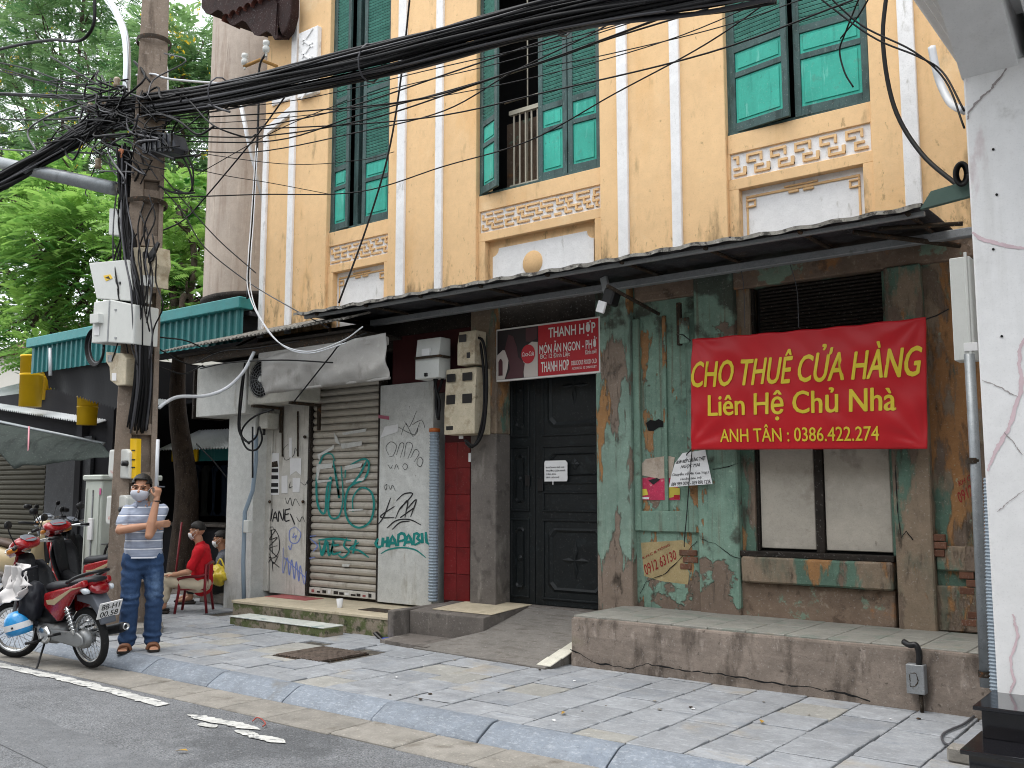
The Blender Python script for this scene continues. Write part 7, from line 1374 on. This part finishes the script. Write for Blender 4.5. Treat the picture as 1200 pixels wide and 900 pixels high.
def head_parts(hc, yaw, tilt, skin_par, mk, hair_short=True, scale=1.0, pitch=0, mask_low=False):
    """head in its own frame (front = -Y), then turned; returns segs for the body mesh and builds face pieces"""
    M_ = Matrix.Translation(Vector(hc)) @ Matrix.Rotation(yaw, 4, 'Z') @ Matrix.Rotation(tilt, 4, 'Y') @ Matrix.Rotation(pitch, 4, 'X') @ Matrix.Scale(scale, 4)
    W = lambda x, y, z: M_ @ Vector((x, y, z)); ax = tuple((M_.to_3x3() @ Vector((1, 0, 0))).normalized())
    segs = [(W(0, .012, .035), W(0, .018, .045), (.076, .092), (.076, .092), ax), (W(0, -.005, -.045), W(0, -.01, .0), (.052, .062), (.068, .080), ax), (W(0, -.035, -.085), W(0, -.02, -.05), (.030, .032), (.052, .058), ax),
            (W(0, -.088, .012), W(0, -.106, -.018), .010, .016), (W(-.017, -.093, -.020), W(.017, -.093, -.020), .010, .010), (W(-.045, -.074, .034), W(.045, -.074, .034), .014, .014), (W(-.05, -.06, -.005), W(-.04, -.07, -.02), .022, .02), (W(.05, -.06, -.005), W(.04, -.07, -.02), .022, .02), (W(-.022, -.088, -.055), W(.022, -.088, -.055), .010, .010), (W(-.018, -.085, -.068), W(.018, -.085, -.068), .010, .010)]
    for s in (-1, 1): segs += [(W(s * .077, .01, .022), W(s * .082, .012, -.02), (.010, .02), (.009, .014), tuple(ax))]
    for s in (-1, 1):
        e = W(s * .032, -.083, .014); bm = bmesh.new(); bmesh.ops.create_uvsphere(bm, u_segments=12, v_segments=8, radius=.0105 * scale)
        for v in bm.verts: v.co = Vector((v.co.x * 1.1, v.co.y, v.co.z * .5)) + e
        bmfin('eye', bm, m_iris, skin_par, True); e2 = W(s * .032 - .002, -.0895, .012); bm = bmesh.new(); bmesh.ops.create_uvsphere(bm, u_segments=10, v_segments=8, radius=.0065 * scale)
        for v in bm.verts: v.co = v.co + e2
        bmfin('iris', bm, m_iris, skin_par, True)
        tube('eyebrow', [W(s * .014, -.096, .033), W(s * .032, -.0975, .038), W(s * .052, -.083, .032)], .0036 * scale, m_hair, skin_par, 6, 4)
    # hair cap: shell over skull above a hairline
    bm = bmesh.new(); bmesh.ops.create_uvsphere(bm, u_segments=40, v_segments=26, radius=1)
    dele = []
    for v in bm.verts:
        d = v.co.copy(); k = 1 + .03 * mnoise.noise(d * 9)
        line = .44 if d.y < -.3 else (-.02 if d.y < .25 else -.35)
        if d.y < -.3 and abs(d.x) > .55: line = .12
        if d.z < line: dele.append(v)
        v.co = W(d.x * .084 * k, .014 + d.y * .102 * k, .044 + d.z * .10 * k)
    bmesh.ops.delete(bm, geom=dele, context='VERTS'); o = bmfin('hair', bm, m_hair, skin_par, True); md = o.modifiers.new('s', 'SOLIDIFY'); md.thickness = .012; md.offset = -.5
    # face mask: curved sheet from nose bridge to chin, loops to ears
    V, Fc = [], []; nx, ny = 16, 10
    for j in range(ny + 1):
        for i in range(nx + 1):
            a = (i / nx - .5) * 2; v_ = j / ny; wdt = (.070 + .006 * math.sin(v_ * math.pi)) * (1 - .28 * v_ ** 3); z = -.002 - v_ * .098; x = wdt * math.sin(a * 1.15) / math.sin(1.15) if True else 0
            y = -.030 - .082 * math.cos(a * 1.25) * (1 - .18 * (v_ - .35) ** 2 * 4) + .02 * v_ ** 2; z -= .012 * abs(a) * (1 - v_) - .022 * abs(a) * v_; V.append(W(x, y, z))
    for j in range(ny):
        for i in range(nx): q = j * (nx + 1) + i; Fc.append((q, q + 1, q + nx + 2, q + nx + 1))
    o = mesh('face_mask', V, Fc, mk, skin_par, True); md = o.modifiers.new('s', 'SOLIDIFY'); md.thickness = .004
    for s in (-1, 1): tubes('mask_loop', [([W(s * .066, -.05, -.012), W(s * .08, -.01, .02), W(s * .086, .012, .025)], .002), ([W(s * .06, -.05, -.075), W(s * .078, -.01, -.03), W(s * .086, .014, -.015)], .002)], m_maskw, skin_par, 5, 3)
    return segs, W
# --- standing man
P1 = az(163, 762, 0); th = math.atan2(-P1.x, P1.y)
man = thing('person', 'man in striped grey polo and jeans, masked, standing on the kerb with phone', 'person', (P1.x, P1.y, .004), math.atan2(-P1.x, P1.y))
hs_, Wm = head_parts((-.045, -.03, 1.572), R(-10), R(4), man, m_mask, scale=1.13)
shL, shR = (-.165, .0, 1.36), (.165, .0, 1.37); elL, haL = (-.225, -.14, 1.175), (.10, -.215, 1.235); elR, wrR = (.045, -.235, 1.125), (.105, -.175, 1.49)
hipL, hipR = (-.095, 0, .90), (.095, 0, .90); knL, knR = (-.105, -.025, .49), (.12, -.02, .49); anL, anR = (-.115, .01, .085), (.115, .0, .085)
segs = list(hs_) + [((-.03, .02, 1.38), (-.04, 0, 1.53), (.062, .062), (.056, .058)), ((0, .01, 1.30), (-.01, .01, 1.38), (.17, .10), (.11, .08)), ((0, .0, .95), (0, 0, 1.28), (.15, .11), (.17, .115)),
    (shL, elL, .050, .042), (elL, tuple(Vector(elL).lerp(Vector(haL), .35)), .040, .043), (tuple(Vector(elL).lerp(Vector(haL), .35)), haL, .042, (.029, .023)), (shR, elR, .050, .041), (elR, tuple(Vector(elR).lerp(Vector(wrR), .35)), .039, .045), (tuple(Vector(elR).lerp(Vector(wrR), .35)), wrR, .044, (.029, .024)), (hipL, knL, .085, .06), (knL, anL, .055, .038), (hipR, knR, .085, .06), (knR, anR, .055, .038)]
segs += hand((haL[0] - .0, haL[1], haL[2]), (.95, .05, .0), (0, .9, .25), 22, 1) + hand(wrR, (.12, .02, 1), (-.45, .75, .1), 62, -1)
ftL, ftR = [((-.115, .045, .045), (-.15, -.14, .03), (.036, .035), (.046, .022)), ((-.115, .05, .05), anL, .036, .04)], [((.115, .045, .045), (.135, -.15, .03), (.036, .035), (.046, .022)), ((.115, .05, .05), anR, .036, .04)]
for sx_, yy in ((-.15, -.14), (.135, -.15)):
    for k in range(5): o_ = (k - 2) * .0165; segs.append(((sx_ + o_, yy - .02, .028), (sx_ + o_ * 1.05, yy - .05 + abs(o_) * .3, .022), .010, .008))
flesh('body', segs + ftL + ftR, m_skin, man, .0062, 3)
flesh('polo_shirt', [((0, -.005, .80), (0, 0, 1.10), (.188, .142), (.178, .135)), ((0, 0, 1.10), (0, .0, 1.30), (.178, .135), (.19, .122)), ((-.09, .005, 1.375), (.09, .005, 1.38), .066, .066), ((-.145, .005, 1.355), (.145, .005, 1.36), .062, .062), (shL, tuple(Vector(shL).lerp(Vector(elL), .62)), .062, .066), (shR, tuple(Vector(shR).lerp(Vector(elR), .60)), .062, .066), ((-.03, .01, 1.36), (-.035, .005, 1.425), .085, .070)], m_polo, man, .009, 5, .008, 11, cut=.895)
# collar and placket
cb_ = [Vector((-.032 + .078 * math.cos(a), .005 + .07 * math.sin(a), 1.445 + .012 * math.sin(a))) for a in [R(q) for q in range(-60, 241, 20)]]
V = []; 
for p in cb_: V += [p, p + Vector(((p.x + .032) * .22, (p.y - .005) * .22 - .004, -.038))]
o = mesh('collar', V, [(2 * i, 2 * i + 1, 2 * i + 3, 2 * i + 2) for i in range(len(cb_) - 1)], surf('polo_collar', '8d94a6', .05, 6, rough=.9), man, True); md = o.modifiers.new('s', 'SOLIDIFY'); md.thickness = .006
flesh('jeans', [(hipL, knL, (.104, .112), (.088, .092)), (knL, (anL[0], anL[1], .10), (.086, .09), (.082, .088)), (hipR, knR, (.104, .112), (.088, .092)), (knR, (anR[0], anR[1], .10), (.086, .09), (.082, .088)), ((-.05, .0, .86), (.05, 0, .86), .108, .108), ((0, 0, .84), (0, 0, .92), (.160, .118), (.15, .108))], m_jean, man, .008, 3, .008, 10, rings=(.13, .50, .82))
for sx_, yy, rz in ((-.132, -.06, .18), (.125, -.06, -.1)):
    pts = [(-.045, .10), (.045, .10), (.05, 0), (.058, -.09), (.04, -.145), (-.04, -.145), (-.058, -.09), (-.05, 0)]; c_, s_2 = math.cos(-rz), math.sin(-rz)
    prism('sandal_sole', [(sx_ + x_ * c_ - y_ * s_2, yy + x_ * s_2 + y_ * c_) for x_, y_ in pts], .0, .022, 'z', m_sole, man, .004)
    for dy in (-.085, -.035): tube('sandal_strap', [(sx_ - .055, yy + dy, .022), (sx_ - .035, yy + dy - .004, .062), (sx_ + .0, yy + dy - .006, .07), (sx_ + .035, yy + dy - .004, .062), (sx_ + .055, yy + dy, .022)], .016, m_sand, man, 8, 4)
tube('watch_strap', [Vector(wrR) + Vector((.032 * math.cos(a), .032 * math.sin(a), -.03)) for a in [i / 10 * 6.283 for i in range(11)]], .007, m_black, man, 6)
ph_ = thing('smartphone', 'dark smartphone held up in the standing man’s raised hand', 'phone', tuple(man.matrix_world @ Vector((0, 0, 0)))); ph_.location = (P1.x, P1.y, .004); ph_.rotation_euler = man.rotation_euler; LOCAL.add(ph_.name)
box('phone_body', .10, .175, -.16, -.15, 1.595, 1.61, m_black, ph_, .003, rot=Matrix.Rotation(R(8), 3, 'Y')); box('phone_screen', .102, .173, -.162, -.159, 1.597, 1.608, m_bkg, ph_, 0)
# --- seated person in red on a plastic chair
m_ch = surf('dark_red_plastic', '6e1a22', .06, 5, rough=.4); chp = az(205, 716, 0); 
chz = R(314)
ch = thing('plastic_chair', 'dark red plastic armchair under the person in red', 'chair', (chp.x + .28, chp.y + .1, .004), chz)   # faces local -Y
for sx_ in (-1, 1):
    for sy_, zt2 in ((-1, .62), (1, .86)):
        P_ = [(sx_ * .27, sy_ * .25, 0), (sx_ * .235, sy_ * .20, .42), (sx_ * .235, sy_ * .215, zt2)]; tube('leg', P_, .022, m_ch, ch, 8)
    tube('armrest', [(sx_ * .235, -.23, .60), (sx_ * .24, -.10, .64), (sx_ * .24, .12, .65), (sx_ * .22, .24, .70)], .026, m_ch, ch, 8, 4)
box('seat', -.23, .23, -.23, .22, .40, .43, m_ch, ch, .012, 2); 
ch.scale = (.8, .8, .72)
for i in range(5): xx = -.16 + i * .08; box('back_slat', xx - .026, xx + .026, .225, .245, .44, .84, m_ch, ch, .006)
tube('back_rail', [(-.235, .225, .84), (-.1, .25, .88), (.1, .25, .88), (.235, .225, .84)], .026, m_ch, ch, 8, 4)
def seated(lab, loc, rz, shirt, trousers, mk, low=.17, sh_name='shirt'):
    t = thing('person', lab, 'person', loc, rz); hs2, W2 = head_parts((0, .0, 1.20), R(0), 0, t, mk, pitch=R(4))
    hipL2, hipR2 = (-.1, .08, .52), (.1, .08, .52); kL, kR = (-.13, -.36, .54 + low * .3), (.12, -.38, .55 + low * .3); aL, aR = (-.14, -.42, .09 + low), (.12, -.36, .09 + low); loc = (loc[0], loc[1], loc[2] - low); t.location = loc; sL, sR = (-.18, .08, .97), (.18, .08, .97); eL, eR = (-.25, -.02, .70), (.24, -.04, .70); wL, wR = (-.17, -.24, .66), (.18, -.24, .66)
    sg = list(hs2) + [((0, .05, 1.0), (0, .02, 1.12), .058, .055), ((0, .1, .55), (0, .07, .93), (.15, .11), (.17, .10)), (sL, eL, .047, .04), (eL, wL, .038, .028), (sR, eR, .047, .04), (eR, wR, .038, .028), (hipL2, kL, .08, .058), (kL, aL, .052, .036), (hipR2, kR, .08, .058), (kR, aR, .052, .036), (aL, (aL[0], aL[1] - .15, .035 + low), .038, .034), (aR, (aR[0], aR[1] - .15, .035 + low), .038, .034)]
    sg += hand(wL, (.2, -1, .0), (0, 0, -1), 25, 1) + hand(wR, (-.2, -1, 0), (0, 0, -1), 25, -1); flesh('body', sg, m_skin, t, .008, 4)
    flesh(sh_name, [((0, .09, .50), (0, .08, .75), (.18, .135), (.185, .135)), ((0, .08, .75), (0, .065, .93), (.185, .135), (.19, .118)), ((-.13, .08, .975), (.13, .08, .975), .07, .07), (sL, tuple(Vector(sL).lerp(Vector(eL), .75)), .064, .062), (sR, tuple(Vector(sR).lerp(Vector(eR), .75)), .064, .062), ((0, .06, .97), (0, .05, 1.03), .085, .07)], shirt, t, .011, 5, .008, 10)
    flesh('trousers', [(hipL2, kL, .105, .084), (kL, (aL[0], aL[1], .2 + low), .08, .075), (hipR2, kR, .105, .084), (kR, (aR[0], aR[1], .2 + low), .08, .075), ((-.08, .1, .53), (.08, .1, .53), .12, .12)], trousers, t, .011, 5, .007, 9)
    for q in (aL, aR): box('shoe_sole', q[0] - .05, q[0] + .05, q[1] - .2, q[1] + .07, low, low + .03, m_sole, t, .01)
    return t
seated('person in red shirt and white mask sitting in the dark red chair', (chp.x + .28, chp.y + .1, .0), chz, m_redc, m_beig, m_maskw)
q3 = at(258, 640, 8.4); q2 = Vector((q3.x + .3, q3.y - .9, 0)); seated('person in grey sitting partly behind the white corner pier', (q3.x, q3.y, 0), R(318), m_greyc, m_olv, m_maskw, .33)
bk2 = box('stone_block', q3.x - .3, q3.x + .35, q3.y - .12, q3.y + .4, -.02, .15, m_gutter, None, .03, rag=.01); setp(bk2, 'rough stone block used as a seat inside the alley mouth', 'stone block')
yb = thing('yellow_bag', 'yellow plastic bag held by the person at the corner pier', 'bag', (q3.x - .15, q3.y - .45, .2)); m_ybg = surf('yellow_polythene', 'c9b23a', .08, 4, rough=.35, bump=.15, bs=20); sack('bag_body', (at(254, 674, 8.1).x, 8.1, at(254, 674, 8.1).z), (.2, .13, .13), m_ybg, yb, 7, .4); tube('bag_handle', [at(252, 668, 8.1), at(258, 655, 8.1), at(263, 665, 8.1)], .012, m_ybg, yb, 6, 4)
setp(tube('broom_stick', [at(213, 612, 8.0), at(205, 680, 8.0), at(204, 690, 8.0)], .014, m_ch, None, 8), 'dark red broom stick leaning beside the seated person in red', 'broom stick')
# --- houses across the street (unseen behind the camera, added to block low sky light)
xx = -34
for i, (w_, h_, cm) in enumerate(((9, 9.5, m_pb), (8, 8.2, m_yel2), (10, 10.5, m_pb), (9, 8.8, m_tower), (9, 9.8, m_pb))):
    t = thing('added_facing_house', ('pale tall', 'ochre low', 'pale broad', 'brownish', 'pale end')[i] + ' shophouse across the street behind the viewpoint', 'house', (xx + w_ / 2, -9, 0)); box('wall', xx, xx + w_ - .05, -14, -6.6, -.1, h_, cm, t, .02)
    for j in range(3):
        for k in range(2): box('window', xx + .9 + j * 2.6, xx + 2.3 + j * 2.6, -6.65, -6.57, 4.2 + k * 2.6, 5.9 + k * 2.6, m_frame, t, .01)
        box('shop_door', xx + .6 + j * 2.7, xx + 2.8 + j * 2.7, -6.65, -6.57, .1, 2.7, m_gyp, t, .01)
    prism('roof', [(-14.2, h_), (-10.3, h_ + 1.8), (-6.2, h_)], xx, xx + w_ - .05, 'x', m_tile, t); xx += w_
